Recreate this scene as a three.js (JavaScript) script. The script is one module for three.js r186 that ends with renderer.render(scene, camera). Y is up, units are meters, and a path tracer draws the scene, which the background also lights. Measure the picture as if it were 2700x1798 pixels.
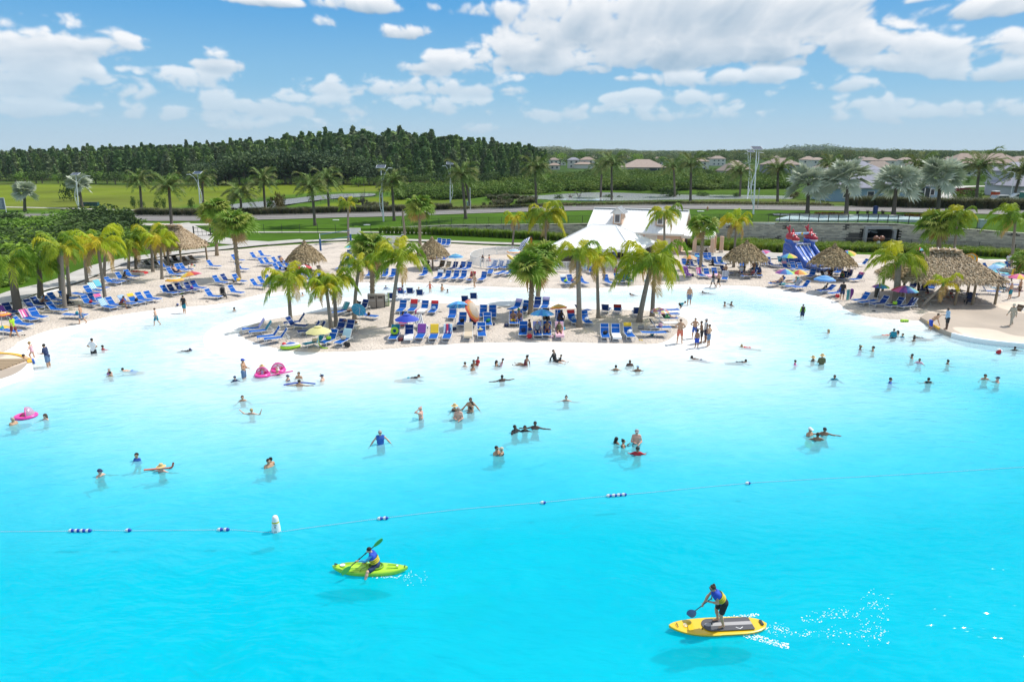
import*as THREE from 'three';
import {mergeGeometries,mergeVertices} from 'three/addons/utils/BufferGeometryUtils.js';
import {RoundedBoxGeometry} from 'three/addons/geometries/RoundedBoxGeometry.js';
// ---------------------------------------------------------------- camera, sky, sun, exposure
const R=Math.PI / 180,PITCH=15.4*R,EYE=14,FOCAL=1800;
const scene=new THREE.Scene();
const camera=new THREE.PerspectiveCamera(2*Math.atan(899 / FOCAL) / R,2700 / 1798,0.3,20000);
camera.position.set(0,EYE,0);
camera.rotation.x=-PITCH;
const renderer=new THREE.WebGLRenderer({antialias:true});
renderer.toneMapping=THREE.LinearToneMapping;
renderer.toneMappingExposure=1.0;
renderer.shadowMap.enabled=true;
const SUN_AZ=60*R,SUN_EL=54*R;
const sunDir=new THREE.Vector3(Math.sin(SUN_AZ)*Math.cos(SUN_EL),Math.sin(SUN_EL),-Math.cos(SUN_AZ)*Math.cos(SUN_EL));
const sun=new THREE.DirectionalLight(new THREE.Color(1,0.965,0.9),4.7);
sun.name='sun';
sun.position.copy(sunDir).multiplyScalar(300).add(new THREE.Vector3(0,0,-80));
sun.target.position.set(0,0,-80);
sun.castShadow=true;
Object.assign(sun.shadow.camera,{left:-160,right:160,top:160,bottom:-160,near:1,far:700});
sun.shadow.mapSize.set(4096,4096);
scene.add(sun,sun.target);
function rng(seed) {let s=seed | 0;return ()=>{s=(s + 0x6d2b79f5) | 0;let t=Math.imul(s ^ (s >>> 15),1 | s);t=(t + Math.imul(t ^ (t >>> 7),61 | t)) ^ t;return ((t ^ (t >>> 14)) >>> 0) / 4294967296;};}
const clamp=(x,a=0,b=1)=>Math.min(b,Math.max(a,x)),lerp=(a,b,t)=>a + (b - a)*t,sstep=(a,b,x)=>{const t=clamp((x - a) / (b - a));return t*t*(3 - 2*t);};
const hashTable=(()=>{const r=rng(7),a=new Float32Array(65536);for (let i=0;i<65536;i++) a[i]=r();return a;})();
const hash2=(i,j,s=0)=>hashTable[(i*73 + j*40503 + s*9176 + ((i*j) & 1023)) & 65535];
function vnoise(x,y,s=0,px=0,py=0) {
const i=Math.floor(x),j=Math.floor(y),fx=x - i,fy=y - j,u=fx*fx*(3 - 2*fx),v=fy*fy*(3 - 2*fy);
const w=(a,p)=>(p?((a % p) + p) % p :a),i0=w(i,px),i1=w(i + 1,px),j0=w(j,py),j1=w(j + 1,py);
return lerp(lerp(hash2(i0,j0,s),hash2(i1,j0,s),u),lerp(hash2(i0,j1,s),hash2(i1,j1,s),u),v);
}
function fbm(x,y,oct=4,s=0,p=0,q=p) {let a=0.5,t=0,n=0;for (let o=0;o<oct;o++) {t+=a*vnoise(x,y,s + o,p,q);n+=a;x *= 2;y *= 2;p *= 2;q *= 2;a *= 0.5;} return t / n;}
const cosP=Math.cos(PITCH),sinP=Math.sin(PITCH);
function ray(px,py) {const u=(px - 1350) / FOCAL,v=(899 - py) / FOCAL;return new THREE.Vector3(u,-sinP + v*cosP,-cosP - v*sinP);}
function at(px,py,y=0) {const d=ray(px,py),t=(y - EYE) / d.y;return new THREE.Vector3(d.x*t,y,d.z*t);}
function atDepth(px,py,d) {const r=ray(px,py),t=-d / r.z;return new THREE.Vector3(r.x*t,EYE + r.y*t,-d);}
const pxSize=(d,y=0)=>(d*cosP + (EYE - y)*sinP) / FOCAL;
function skyTexture() {
const W=4096,H=2048,data=new Float32Array(W*H*4),D=1 / R,puffs=[],r=rng(21);
const puff=(px,py,rx,ry,w=1)=>{const d=ray(px,py).normalize();puffs.push([Math.atan2(d.x,-d.z)*D,Math.asin(d.y)*D,rx / 31,ry / 31,w]);};
[[1560,70,250,105,1.1],[1700,20,260,90,1.1],[1990,55,330,110,1.15],[2090,10,230,70,1],[1880,140,380,60,1.1],[1400,145,170,62,1],[1500,175,120,40,0.9],[1205,178,150,45,0.95],
[1920,210,170,34,0.9],[2280,110,160,52,0.95],[2480,140,230,52,1],[2610,190,150,32,0.9],[2430,175,160,30,0.8],[2640,20,130,34,1],[2380,3,90,14,0.8],
[170,120,140,58,0.95],[50,140,150,60,0.95],[60,190,220,46,0.85],[575,165,58,44,1],[520,215,150,32,0.75],[240,235,280,50,0.75],[1065,82,62,27,0.9],[980,15,130,30,0.95],[690,4,90,17,0.9],
[950,236,170,34,0.75],[1250,232,190,40,0.85],[1130,285,420,42,0.68],[1800,262,220,28,0.7],[1560,285,200,24,0.55],[2190,225,130,28,0.75],[2250,275,190,26,0.6],[2560,278,110,18,0.55],
[1310,30,100,44,0.9],[690,275,330,46,0.72],[1680,205,60,16,0.7],[860,60,40,26,0.5],[1290,90,40,30,0.5],[300,290,420,40,0.62],[1000,330,620,26,0.5],[1700,300,400,34,0.6],[2350,300,350,30,0.5]].forEach((p)=>puff(...p));
for (let i=0;i<330;i++) {
const az=-180 + 360*r(),el=1.5 + 68*Math.pow(r(),1.5),s=0.7 + el / 12;
if (Math.abs(az)<44&&el<14.5) {r();r();continue;}
puffs.push([az,el,s*(2.5 + 6*r()),s*(0.8 + 1.3*r()),0.75 + 0.35*r()]);
}
const bins=Array.from({length:72},()=>[]);
puffs.forEach((p)=>{for (let b=0;b<72;b++) {let da=Math.abs(b*5 - 177.5 - p[0]);da=Math.min(da,360 - da);if (da<p[2]*2.2 + 4) bins[b].push(p);}});
let high=0;
const billow=(x,y,oct,q)=>{let a=0.5,t=0;for (let o=0;o<oct;o++) {t+=a*Math.abs(2*vnoise(x,y,q + o) - 1);x=x*2.03 + 1.7;y=y*2.03 + 3.1;a *= 0.52;} return t;};
const dens=(az,el)=>{
let m=0,hs=0,hw=1e-6;
for (const p of bins[((Math.floor((az + 180) / 5) % 72) + 72) % 72]) {
let da=az - p[0];if (da>180) da -= 360;if (da<-180) da+=360;
const x=da / p[2],y=(el - p[1]) / (el<p[1]?p[3]*0.6 :p[3]),q=x*x + y*y;
if (q<4) {const v=p[4]*(1 - q*0.62);if (v>0) {const g=v*v*v;hs+=g*(el - p[1]) / p[3];hw+=g;m=Math.max(m,v);}}
}
high=hs / hw;if (m <= 0.02) return -1;
const k=0.66 / (1 + Math.max(0,el - 9)*0.05),wx=(fbm(az*k*0.7,el*k,3,30) - 0.5)*2.2;
return m + (billow(az*k*0.55 + wx*0.4 + 40,el*k*1.05 + wx*0.3 + 3,6,3) - 0.42)*1.15 + (fbm(az*k*0.6 + 7,el*k*1.1,6,44) - 0.5)*1.25 - 0.34;
};
const sunAz=SUN_AZ*D,sunEl=SUN_EL*D;
for (let row=0;row<H;row++) {
const el=((row + 0.5) / H - 0.5)*180;
for (let col=0;col<W;col++) {
const th=((col + 0.5) / W - 0.5)*2*Math.PI,az=Math.atan2(Math.cos(th),-Math.sin(th))*D,o=(row*W + col)*4;
const e=Math.max(el,0),t1=sstep(-1,5.5,e),t2=sstep(3,13,e),t3=sstep(10,75,e);
let c=[0.57,0.72,0.805];
c=c.map((v,i)=>lerp(lerp(lerp(v,[0.28,0.57,0.805][i],t1),[0.075,0.365,0.765][i],t2),[0.016,0.125,0.42][i],t3));
let ds=Math.abs(az - sunAz);ds=Math.min(ds,360 - ds);
const glow=Math.exp(-(ds*ds*0.5 + (e - sunEl)*(e - sunEl)) / 900)*0.45;
c=c.map((v,i)=>v + glow*[0.8,0.72,0.6][i]);
if (el>0) {
const d0=dens(az,el);
if (d0>0) {
const h0=high,step=0.42 + el*0.02,d1=dens(az + step*0.5,el + step*0.8);
const lit=clamp(0.60 + 0.6*clamp(h0,-0.7,0.7) + (d0 - Math.max(d1,-0.3))*0.42 - Math.max(0,d0 - 0.5)*0.5),far=sstep(8.5,1.5,el),a=sstep(0.02,0.34,d0)*lerp(0.98,0.62,far);
const w=[lerp(0.30,1.0,lit),lerp(0.45,1.01,lit),lerp(0.60,1.03,lit)].map((v,i)=>lerp(v,[0.66,0.80,0.90][i],far*0.6));
c=c.map((v,i)=>lerp(v,w[i],a));
}
}
data[o]=c[0];data[o + 1]=c[1];data[o + 2]=c[2];data[o + 3]=1;
}
}
const t=new THREE.DataTexture(data,W,H,THREE.RGBAFormat,THREE.FloatType);
t.mapping=THREE.EquirectangularReflectionMapping;t.magFilter=t.minFilter=THREE.LinearFilter;t.needsUpdate=true;
return t;
}
scene.background=skyTexture();
scene.environment=scene.background;
// ---------------------------------------------------------------- helpers
const used=new Map();
function numbered(name) {const n=used.get(name) ?? 0;used.set(name,n + 1);return n?`${name}_${String(n).padStart(3, '0')}` :name;}
function tag(o,label,category,group,kind) {if (label) o.userData.label=label;if (category) o.userData.category=category;if (group) o.userData.group=group;if (kind) o.userData.kind=kind;return o;}
function thing(name,label,category,p,turn=0,group) {const o=new THREE.Group();o.name=numbered(name);if (p) o.position.set(p.x,p.y,p.z);o.rotation.y=turn;scene.add(o);return tag(o,label,category,group);}
function mesh(name,geo,mat,parent) {const o=new THREE.Mesh(Array.isArray(geo)?join(geo) :geo,mat);o.name=parent?name :numbered(name);o.castShadow=o.receiveShadow=true;(parent ?? scene).add(o);return o;}
function copyOf(root,p,turn,label,group,category) {const c=root.clone();c.name=numbered(root.name.replace(/_\d{3}$/,''));scene.add(c);c.position.set(p.x,p.y,p.z);if (turn !== undefined) c.rotation.y=turn;c.userData={...root.userData};return tag(c,label,category,group);}
function join(list) {
const l=list.filter(Boolean).map((g)=>{let h=g.index?g.toNonIndexed() :g;for (const k of Object.keys(h.attributes)) if (!['position','normal','uv'].includes(k)) h.deleteAttribute(k);if (!h.attributes.uv) h.setAttribute('uv',new THREE.BufferAttribute(new Float32Array(h.attributes.position.count*2),2));return h;});
return l.length===1?l[0] :mergeGeometries(l);
}
const V=(x,y,z)=>new THREE.Vector3(x,y,z);
const mv=(g,x=0,y=0,z=0,rx=0,ry=0,rz=0)=>{if (rx) g.rotateX(rx);if (rz) g.rotateZ(rz);if (ry) g.rotateY(ry);return g.translate(x,y,z);};
const box=(w,h,d,x=0,y=0,z=0,rx=0,ry=0,rz=0)=>mv(new THREE.BoxGeometry(w,h,d),x,y,z,rx,ry,rz);
const rbox=(w,h,d,r,x=0,y=0,z=0,rx=0,ry=0,rz=0,s=2)=>mv(new RoundedBoxGeometry(w,h,d,s,r),x,y,z,rx,ry,rz);
const cyl=(r0,r1,h,n=10,x=0,y=0,z=0,rx=0,ry=0,rz=0)=>mv(new THREE.CylinderGeometry(r1,r0,h,n,1),x,y,z,rx,ry,rz);
const ball=(r,x=0,y=0,z=0,sx=1,sy=1,sz=1,n=12)=>mv(new THREE.SphereGeometry(r,n,Math.max(6,n*0.7 | 0)).scale(sx,sy,sz),x,y,z);
function tube(pts,r,n=6,seg=0,closed=false,smooth=0.0) {
const v=pts.map((p)=>(p.isVector3?p :V(...p)));
if (seg) return new THREE.TubeGeometry(new THREE.CatmullRomCurve3(v,closed,'catmullrom',0.5),seg,r,n,closed);
const path=new THREE.CurvePath();for (let i=0;i + 1<v.length;i++) path.add(new THREE.LineCurve3(v[i],v[i + 1]));if (closed) path.add(new THREE.LineCurve3(v[v.length - 1],v[0]));
const out=[];for (const c of path.curves) out.push(rod(c.v1,c.v2,r,r,n));return join(out);
}
const UPV=V(0,1,0);
function rod(a,b,ra,rb=ra,n=6) {const d=b.clone().sub(a),L=d.length(),g=new THREE.CylinderGeometry(rb,ra,L,n,1);g.applyQuaternion(new THREE.Quaternion().setFromUnitVectors(UPV,d.normalize()));return g.translate((a.x + b.x) / 2,(a.y + b.y) / 2,(a.z + b.z) / 2);}
function taper(pts,radii,n=8,cap=true) {
const v=pts.map((p)=>(p.isVector3?p :V(...p))),pos=[],idx=[],uv=[];let len=0;
const q=new THREE.Quaternion(),last=UPV.clone();let ax=V(1,0,0);
v.forEach((p,i)=>{
const d=(v[i + 1] ?? p).clone().sub(v[i - 1] ?? p).normalize();q.setFromUnitVectors(last,d);ax=ax.applyQuaternion(q);last.copy(d);
const bx=ax.clone().sub(d.clone().multiplyScalar(ax.dot(d))).normalize(),by=d.clone().cross(bx);if (i) len+=p.distanceTo(v[i - 1]);
for (let k=0;k <= n;k++) {const a=k / n*Math.PI*2;pos.push(p.x + (bx.x*Math.cos(a) + by.x*Math.sin(a))*radii[i],p.y + (bx.y*Math.cos(a) + by.y*Math.sin(a))*radii[i],p.z + (bx.z*Math.cos(a) + by.z*Math.sin(a))*radii[i]);uv.push(k / n,len);}
});
for (let i=0;i + 1<v.length;i++) for (let k=0;k<n;k++) {const a=i*(n + 1) + k,b=a + n + 1;idx.push(a,a + 1,b,b,a + 1,b + 1);}
if (cap) for (const [e,s] of [[0,1],[v.length - 1,-1]]) {const c=pos.length / 3;pos.push(v[e].x,v[e].y,v[e].z);uv.push(0,0);for (let k=0;k<n;k++) {const a=e*(n + 1) + k;s>0?idx.push(c,a + 1,a) :idx.push(c,a,a + 1);}}
const g=new THREE.BufferGeometry();g.setAttribute('position',new THREE.Float32BufferAttribute(pos,3));g.setAttribute('uv',new THREE.Float32BufferAttribute(uv,2));g.setIndex(idx);g.computeVertexNormals();return g;
}
class Tris {
constructor() {this.p=[];this.uv=[];this.c=null;}
tri(a,b,c) {for (const v of [a,b,c]) {this.p.push(v.x,v.y,v.z);this.uv.push(v.x,v.z);} return this;}
quad(a,b,c,d) {return this.tri(a,b,c).tri(a,c,d);}
done(smooth=false) {let g=new THREE.BufferGeometry();g.setAttribute('position',new THREE.Float32BufferAttribute(this.p,3));g.setAttribute('uv',new THREE.Float32BufferAttribute(this.uv,2));if (smooth) g=mergeVertices(g);g.computeVertexNormals();return g;}
}
function sheet(pts,width,thick=0.012,segs=1) {
const s=pts.map((p)=>V(0,p[0],p[1])),t=new Tris(),n=s.length;
const nor=s.map((p,i)=>{const d=(s[i + 1] ?? p).clone().sub(s[i - 1] ?? p).normalize();return V(0,d.z,-d.y).multiplyScalar(thick / 2);});
const P=(i,x,k)=>s[i].clone().add(nor[i].clone().multiplyScalar(k)).setX(x),w=width / 2;
for (let i=0;i + 1<n;i++) {t.quad(P(i,-w,1),P(i + 1,-w,1),P(i + 1,w,1),P(i,w,1));t.quad(P(i,w,-1),P(i + 1,w,-1),P(i + 1,-w,-1),P(i,-w,-1));t.quad(P(i,-w,-1),P(i + 1,-w,-1),P(i + 1,-w,1),P(i,-w,1));t.quad(P(i,w,1),P(i + 1,w,1),P(i + 1,w,-1),P(i,w,-1));}
t.quad(P(0,-w,-1),P(0,-w,1),P(0,w,1),P(0,w,-1));t.quad(P(n - 1,w,-1),P(n - 1,w,1),P(n - 1,-w,1),P(n - 1,-w,-1));
return t.done();
}
function tex(size,fn,srgb=true,rep=1) {
const d=new Uint8Array(size*size*4);
for (let y=0;y<size;y++) for (let x=0;x<size;x++) {const c=fn(x / size,y / size),o=(y*size + x)*4;for (let k=0;k<3;k++) d[o + k]=clamp(Array.isArray(c)?c[k] :c)*255;d[o + 3]=255;}
const t=new THREE.DataTexture(d,size,size);t.wrapS=t.wrapT=THREE.RepeatWrapping;t.magFilter=t.minFilter=THREE.LinearFilter;if (srgb) t.colorSpace=THREE.SRGBColorSpace;t.repeat.set(rep,rep);t.needsUpdate=true;return t;
}
const retile=(t,x,y=x)=>{const c=t.clone();c.repeat.set(x,y);c.needsUpdate=true;return c;};
const grain=tex(512,(u,v)=>0.9 + 0.3*(fbm(u*8,v*8,6,1,8) - 0.5),false);
const coarse=tex(512,(u,v)=>0.9 + 0.42*(fbm(u*4,v*4,7,31,4) - 0.5),false);
const bumps=tex(512,(u,v)=>fbm(u*16,v*16,5,9,16),false);
const lin=(r,g,b)=>new THREE.Color().setRGB(r,g,b);
function mat(color,rough=0.8,more={}) {return new THREE.MeshPhysicalMaterial({color:Array.isArray(color)?lin(...color) :color,roughness:rough,side:THREE.DoubleSide,...more});}
const leafMat=(c,more={})=>mat(c,0.7,{specularIntensity:0.35,transmission:0.45,thickness:0,...more});
function sdPoly(poly,x,z) {
let d=1e9,inside=false;
for (let i=0,j=poly.length - 1;i<poly.length;j=i++) {
const ax=poly[i][0],az=poly[i][1],bx=poly[j][0],bz=poly[j][1],ex=bx - ax,ez=bz - az,wx=x - ax,wz=z - az,t=clamp((wx*ex + wz*ez) / (ex*ex + ez*ez + 1e-9)),qx=wx - ex*t,qz=wz - ez*t;
d=Math.min(d,qx*qx + qz*qz);
if ((az>z) !== (bz>z)&&x<ex*(z - az) / ez + ax) inside=!inside;
}
return (inside?1 :-1)*Math.sqrt(d);
}
function field(x0,x1,z0,z1,step,fn) {
const nx=Math.round((x1 - x0) / step) + 1,nz=Math.round((z1 - z0) / step) + 1,a=new Float32Array(nx*nz);
for (let j=0;j<nz;j++) for (let i=0;i<nx;i++) a[j*nx + i]=fn(x0 + i*step,z0 + j*step);
return (x,z)=>{const fx=clamp((x - x0) / step,0,nx - 1.001),fz=clamp((z - z0) / step,0,nz - 1.001),i=fx | 0,j=fz | 0,u=fx - i,v=fz - j,k=j*nx + i;return lerp(lerp(a[k],a[k + 1],u),lerp(a[k + nx],a[k + nx + 1],u),v);};
}
function smoothPoly(pts,n,closed=true) {const c=new THREE.CatmullRomCurve3(pts.map((p)=>V(p[0],0,p[1])),closed,'centripetal');return c.getSpacedPoints(n).map((p)=>[p.x,p.z]);}
function grid(xs,zs,h,colour) {
const nx=xs.length,nz=zs.length,pos=new Float32Array(nx*nz*3),uv=new Float32Array(nx*nz*2),col=colour&&new Float32Array(nx*nz*3),idx=[];
for (let j=0;j<nz;j++) for (let i=0;i<nx;i++) {const k=j*nx + i,x=xs[i],z=typeof zs[j]==='function'?zs[j](x) :zs[j];pos.set([x,h(x,z),z],k*3);uv.set([x,z],k*2);if (col) col.set(colour(x,z),k*3);if (i&&j) idx.push(k - nx - 1,k - 1,k - nx,k - nx,k - 1,k);}
const g=new THREE.BufferGeometry();g.setAttribute('position',new THREE.BufferAttribute(pos,3));g.setAttribute('uv',new THREE.BufferAttribute(uv,2));if (col) g.setAttribute('color',new THREE.BufferAttribute(col,3));g.setIndex(idx);g.computeVertexNormals();return g;
}
const range=(a,b,step)=>{const n=Math.max(1,Math.round(Math.abs(b - a) / step));return Array.from({length:n + 1},(_,i)=>a + (b - a)*i / n);};
function strip(line,halfW,h,lift,cross=2) {
const t=[];const n=line.length,L=[];
for (let i=0;i<n;i++) {const a=line[Math.max(0,i - 1)],b=line[Math.min(n - 1,i + 1)],dx=b[0] - a[0],dz=b[1] - a[1],l=Math.hypot(dx,dz),nx=-dz / l,nz=dx / l,w=typeof halfW==='function'?halfW(i / (n - 1)) :halfW;L.push(Array.from({length:cross + 1},(_,k)=>{const s=(k / cross*2 - 1)*w;const x=line[i][0] + nx*s,z=line[i][1] + nz*s;return V(x,h(x,z) + lift,z);}));}
const T=new Tris();for (let i=0;i + 1<n;i++) for (let k=0;k<cross;k++) T.quad(L[i][k],L[i][k + 1],L[i + 1][k + 1],L[i + 1][k]);
return T.done();
}
function slabGeo(poly,top,bottom) {const s=new THREE.Shape(poly.map((p)=>new THREE.Vector2(p[0],-p[1]))),g=new THREE.ExtrudeGeometry(s,{depth:top - bottom,bevelEnabled:false});g.rotateX(-Math.PI / 2);g.translate(0,bottom,0);const p=g.attributes.position,uv=g.attributes.uv;for (let i=0;i<p.count;i++) uv.setXY(i,p.getX(i),p.getZ(i) + p.getY(i));return g;}
const facing=(deg)=>Math.atan2(Math.cos(deg*R),Math.sin(deg*R));
const ORD=['first','second','third','fourth','fifth','sixth','seventh','eighth','ninth','tenth','eleventh','twelfth','thirteenth','fourteenth'];
// ---------------------------------------------------------------- lagoon, beach and land
const xz=(px,py,y=0)=>{const p=at(px,py,y);return [p.x,p.z];};
const shoreLine=smoothPoly([[-20,950],[50,955],[83,956],[110,929],[138,910],[207,876],[275,860],[344,846],[413,837],[482,828],[569,811],[638,797],[684,786],[730,779],[798,769],[890,754],[960,750],[1040,750],[1138,750],[1230,757],[1344,764],[1434,766],[1538,768],[1675,764],[1744,760],[1859,760],[1940,761],[2007,768],[2075,779],[2144,792],[2190,804],[2236,820],[2304,841],[2386,855],[2450,856],[2600,852],[2760,850]].map((p)=>xz(...p)),220,false);
const lagoonPoly=[...shoreLine,[75,-44],[90,0],[80,40],[-80,40],[-90,0],[-60,-40]];
const islandWater=smoothPoly([[535,888],[537,908],[552,926],[600,940],[652,947],[767,955],[904,951],[1019,944],[1100,937],[1244,930],[1400,926],[1519,924],[1600,928],[1698,932],[1790,926],[1860,920],[1893,900],[1897,880],[1884,855],[1855,825],[1810,812],[1733,806],[1632,801],[1560,800],[1488,797],[1300,790],[1173,783],[1000,776],[921,784],[829,797],[738,811],[669,825],[600,846],[555,866]].map((p)=>xz(...p)),180);
const islandSandPoly=smoothPoly([[628,872],[637,884],[669,898],[710,909],[747,917],[806,922],[898,921],[967,918],[1059,911],[1144,904],[1245,899],[1387,896],[1488,896],[1586,899],[1675,901],[1733,900],[1765,890],[1785,874],[1808,858],[1815,847],[1810,836],[1785,827],[1733,818],[1690,814],[1632,813],[1560,811],[1502,809],[1358,803],[1300,803],[1173,796],[1087,793],[1022,792],[955,800],[921,809],[875,816],[829,822],[760,832],[692,843],[646,859]].map((p)=>xz(...p,0.3)),200);
const beachEdge=smoothPoly([[-160,990],[-60,945],[0,924],[23,915],[53,893],[92,877],[138,863],[184,854],[230,842],[298,828],[390,815],[459,805],[500,803],[569,796],[615,788],[649,779],[695,769],[821,755],[890,743],[957,739],[1069,739],[1138,741],[1207,747],[1275,749],[1344,752],[1492,755],[1584,754],[1653,750],[1744,746],[1836,745],[1940,748],[1984,750],[2030,755],[2098,764],[2167,778],[2205,789],[2226,803],[2248,815],[2282,825],[2340,834],[2400,838],[2440,838],[2520,835],[2720,830],[2900,830]].map((p)=>xz(...p,0.3)),240,false);
const beachBack=smoothPoly([[2900,705],[2700,690],[2560,682],[2440,676],[2330,672],[2180,668],[2060,666],[1900,660],[1760,660],[1600,655],[1436,652],[1300,647],[1170,641],[1000,637],[900,637],[800,643],[695,650],[615,658],[540,664],[413,682],[344,695],[298,709],[240,730],[207,744],[150,763],[92,784],[0,813],[-160,870]].map((p)=>xz(...p,0.5)),160,false);
const beachPoly=[...beachEdge,...beachBack];
const FX=[-100,105,-135,45];
const inland=field(...FX,0.5,(x,z)=>Math.max(-sdPoly(lagoonPoly,x,z),sdPoly(islandWater,x,z)));
const sandIn=field(...FX,0.5,(x,z)=>Math.max(sdPoly(beachPoly,x,z),sdPoly(islandSandPoly,x,z)));
const DEEP=0.85;
const terraceFront=smoothPoly([[2428,836],[2447,846],[2462,855],[2495,872],[2549,887],[2603,896],[2700,906],[2900,920],[3300,962],[3800,1015]].map((p)=>xz(...p,0.34)),40,false);
const terrace=[...terraceFront,...[[3800,740],[2900,770],[2700,790],[2600,803],[2520,812],[2450,822]].map((p)=>xz(...p,0.34))];
const underTerrace=field(25,105,-75,-30,1,(x,z)=>sdPoly(terrace,x,z));
const floorY=(x,z)=>{const w=inland(x,z);return w>0?0.46*(1 - Math.exp(-w / 7)) - (x>25?0.28*sstep(0,1.5,underTerrace(x,z)) :0) :-DEEP*(1 - Math.exp(w / 13));};
const hummock=(x,z)=>(fbm(x*0.55,z*0.55,4,60) - 0.5)*0.16 + (fbm(x*2.2,z*2.2,2,66) - 0.5)*0.09;
const sandY=(x,z)=>{const s=sandIn(x,z);return floorY(x,z) + clamp(s*0.22,-0.3,0.07) + hummock(x,z)*sstep(0.1,1.2,s);};
const roadLevel=(x)=>0.9 + 3.2*sstep(-45,55,x);
const roadPts=[[-700,572],[-300,571],[0,570],[250,574],[400,576],[560,576],[760,572],[900,568],[1000,566],[1180,560],[1350,554],[1540,549],[1740,546],[1900,546],[2050,548],[2200,550],[2340,553],[2520,557],[2700,561],[3000,568],[3500,580]].map(([px,py])=>{let p=at(px,py,2);for (let k=0;k<6;k++) p=at(px,py,roadLevel(p.x));return [p.x,p.z];});
const along=(pts)=>{const s=[...pts].sort((a,b)=>a[0] - b[0]);return (x)=>{if (x <= s[0][0]) return s[0][1];for (let i=0;i + 1<s.length;i++) if (x <= s[i + 1][0]) return lerp(s[i][1],s[i + 1][1],(x - s[i][0]) / (s[i + 1][0] - s[i][0]||1));return s[s.length - 1][1];};};
const roadZ=along(smoothPoly(roadPts,120,false));
const wallKnots=[[1195,122,1.75],[1340,118,2.2],[1494,114,2.7],[1650,111,3.1],[1880,107,3.6],[2052,105,3.8],[2277,103.5,3.85],[2360,103,3.8],[2435,101.5,3.6],[2530,99.5,3.5],[2615,97.5,3.35],[2700,95.5,3.25],[2950,91,3.2]].map(([px,d,y])=>[(px - 1350)*pxSize(d,2),-d,y]);
const wallZ=along([[-150,-130],[-70,-129],[-40,-127],[-20,-124.5],...wallKnots]),wallTop=along([[-150,0.56],[-45,0.58],[-26,0.7],...wallKnots.map((k)=>[k[0],k[2]])]);
const pondPolys=[[[1400,521],[1480,525],[1640,526],[1750,524],[1900,523],[2010,523],[2075,523],[2075,514],[1950,512],[1800,511],[1720,509],[1640,506],[1570,505],[1500,508],[1420,513],[1340,515],[1310,518]],[[560,553],[600,555],[680,556],[708,550],[735,540],[790,532],[850,524],[905,519],[980,514],[980,508],[900,509],[830,514],[780,520],[720,526],[660,531],[600,538],[570,545]]].map((l,n)=>smoothPoly(l.map((p)=>xz(...p,n?1.2 :3.4)),60));
const pondIn=pondPolys.map((p)=>field(-95,95,-330,-145,2,(x,z)=>sdPoly(p,x,z)));
const PONDY=[3.15,0.95];
function upperY(x,z) {
const wz=wallZ(x),rz=roadZ(x) + 7.5,rl=roadLevel(x),t=clamp((wz - z) / Math.max(3,wz - rz));
let y=lerp(wallTop(x) - 0.06,rl,t*t*(3 - 2*t));
const beyond=Math.max(0,rz - 15 - z);
if (beyond>0) {
y=lerp(rl,1.2 + 2.2*sstep(-60,60,x),sstep(0,160,beyond)) + (fbm(x*0.02,z*0.02,3,80) - 0.5)*1.2*sstep(5,60,beyond)*sstep(1500,500,beyond);
pondIn.forEach((f,n)=>{if (z>-330&&z<-145&&Math.abs(x)<95) {const s=f(x,z);y=lerp(y,PONDY[n] + 0.12,sstep(-14,-1,s));if (s>-2) y -= 0.8*sstep(-2,2,s);}});
}
return y;
}
const LOW=0.5;
const landY=(x,z)=>(z>wallZ(x)?LOW :upperY(x,z));
function gnd(px,py) {
let p=at(px,py,LOW);if (p.z>wallZ(p.x)) {for (let k=0;k<4;k++) if (sandIn(p.x,p.z)>-4) p=at(px,py,Math.max(floorY(p.x,p.z),sandIn(p.x,p.z)>0?sandY(p.x,p.z) :-1));return p;}
p=at(px,py,2);for (let k=0;k<14;k++) {const q=at(px,py,upperY(p.x,Math.min(p.z,wallZ(p.x) - 0.1)));p.lerp(q,0.7);} p.y=upperY(p.x,p.z);return p;
}
const apronTex=tex(1024,(u,v)=>{const n=fbm(u*6,v*6,6,40,6),s=sstep(0.66,0.74,fbm(u*10 + 3,v*18,4,50,10,18))*0.45*sstep(0.5,0.62,n + 0.06);const b=0.955 + (n - 0.5)*0.1;return [b,b - 0.05*s,b - 0.12*s];});
const M={};
scene.fog=new THREE.FogExp2(lin(0.62,0.74,0.86),0.00007);
M.apron=mat([0.84,0.84,0.82],0.7,{map:retile(apronTex,1 / 34)});
M.sand=mat([0.64,0.555,0.475],0.95,{map:retile(coarse,1 / 5),bumpMap:retile(bumps,1 / 2.2),bumpScale:0.11});
const xs1=range(-100,105,0.9),zs1=range(-92,32,0.7);
tag(mesh('lagoon_floor',grid(xs1,zs1,floorY),M.apron),'white concrete shelf sloping from the beach under the lagoon water',null,null,'structure');
tag(mesh('beach_sand',grid(range(-95,102,0.6),range(-128,-42,0.48),sandY),M.sand),'pale rumpled sand of the beach and of the island',null,null,'structure');
const rippleTex=tex(1024,(u,v)=>{const w=0.35*(fbm(u*5,v*5,3,70,5) - 0.5);return clamp(0.5 + 0.55*(fbm(u*26 + w*3,v*70 + w*16,3,72,26,70) - 0.5) + 0.5*(fbm(u*12 + w,v*30 + w*7,2,75,12,30) - 0.5));},false);
const murkAndReflections=tex(1024,(u,v)=>{const w=0.3*(fbm(u*4,v*4,3,90,4) - 0.5),a=fbm(u*30 + w*4,v*64 + w*20,3,92,30,64),b=fbm(u*5,v*7,4,96,5,7);const q=1 + (a - 0.5)*0.17 + (b - 0.5)*0.13;return [clamp(0.9*q*q),clamp(0.95*(0.5 + q*0.5)),clamp(0.97*(0.8 + q*0.2))];},false);  // turbid patches plus painted streaks standing in for ripple reflections
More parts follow.
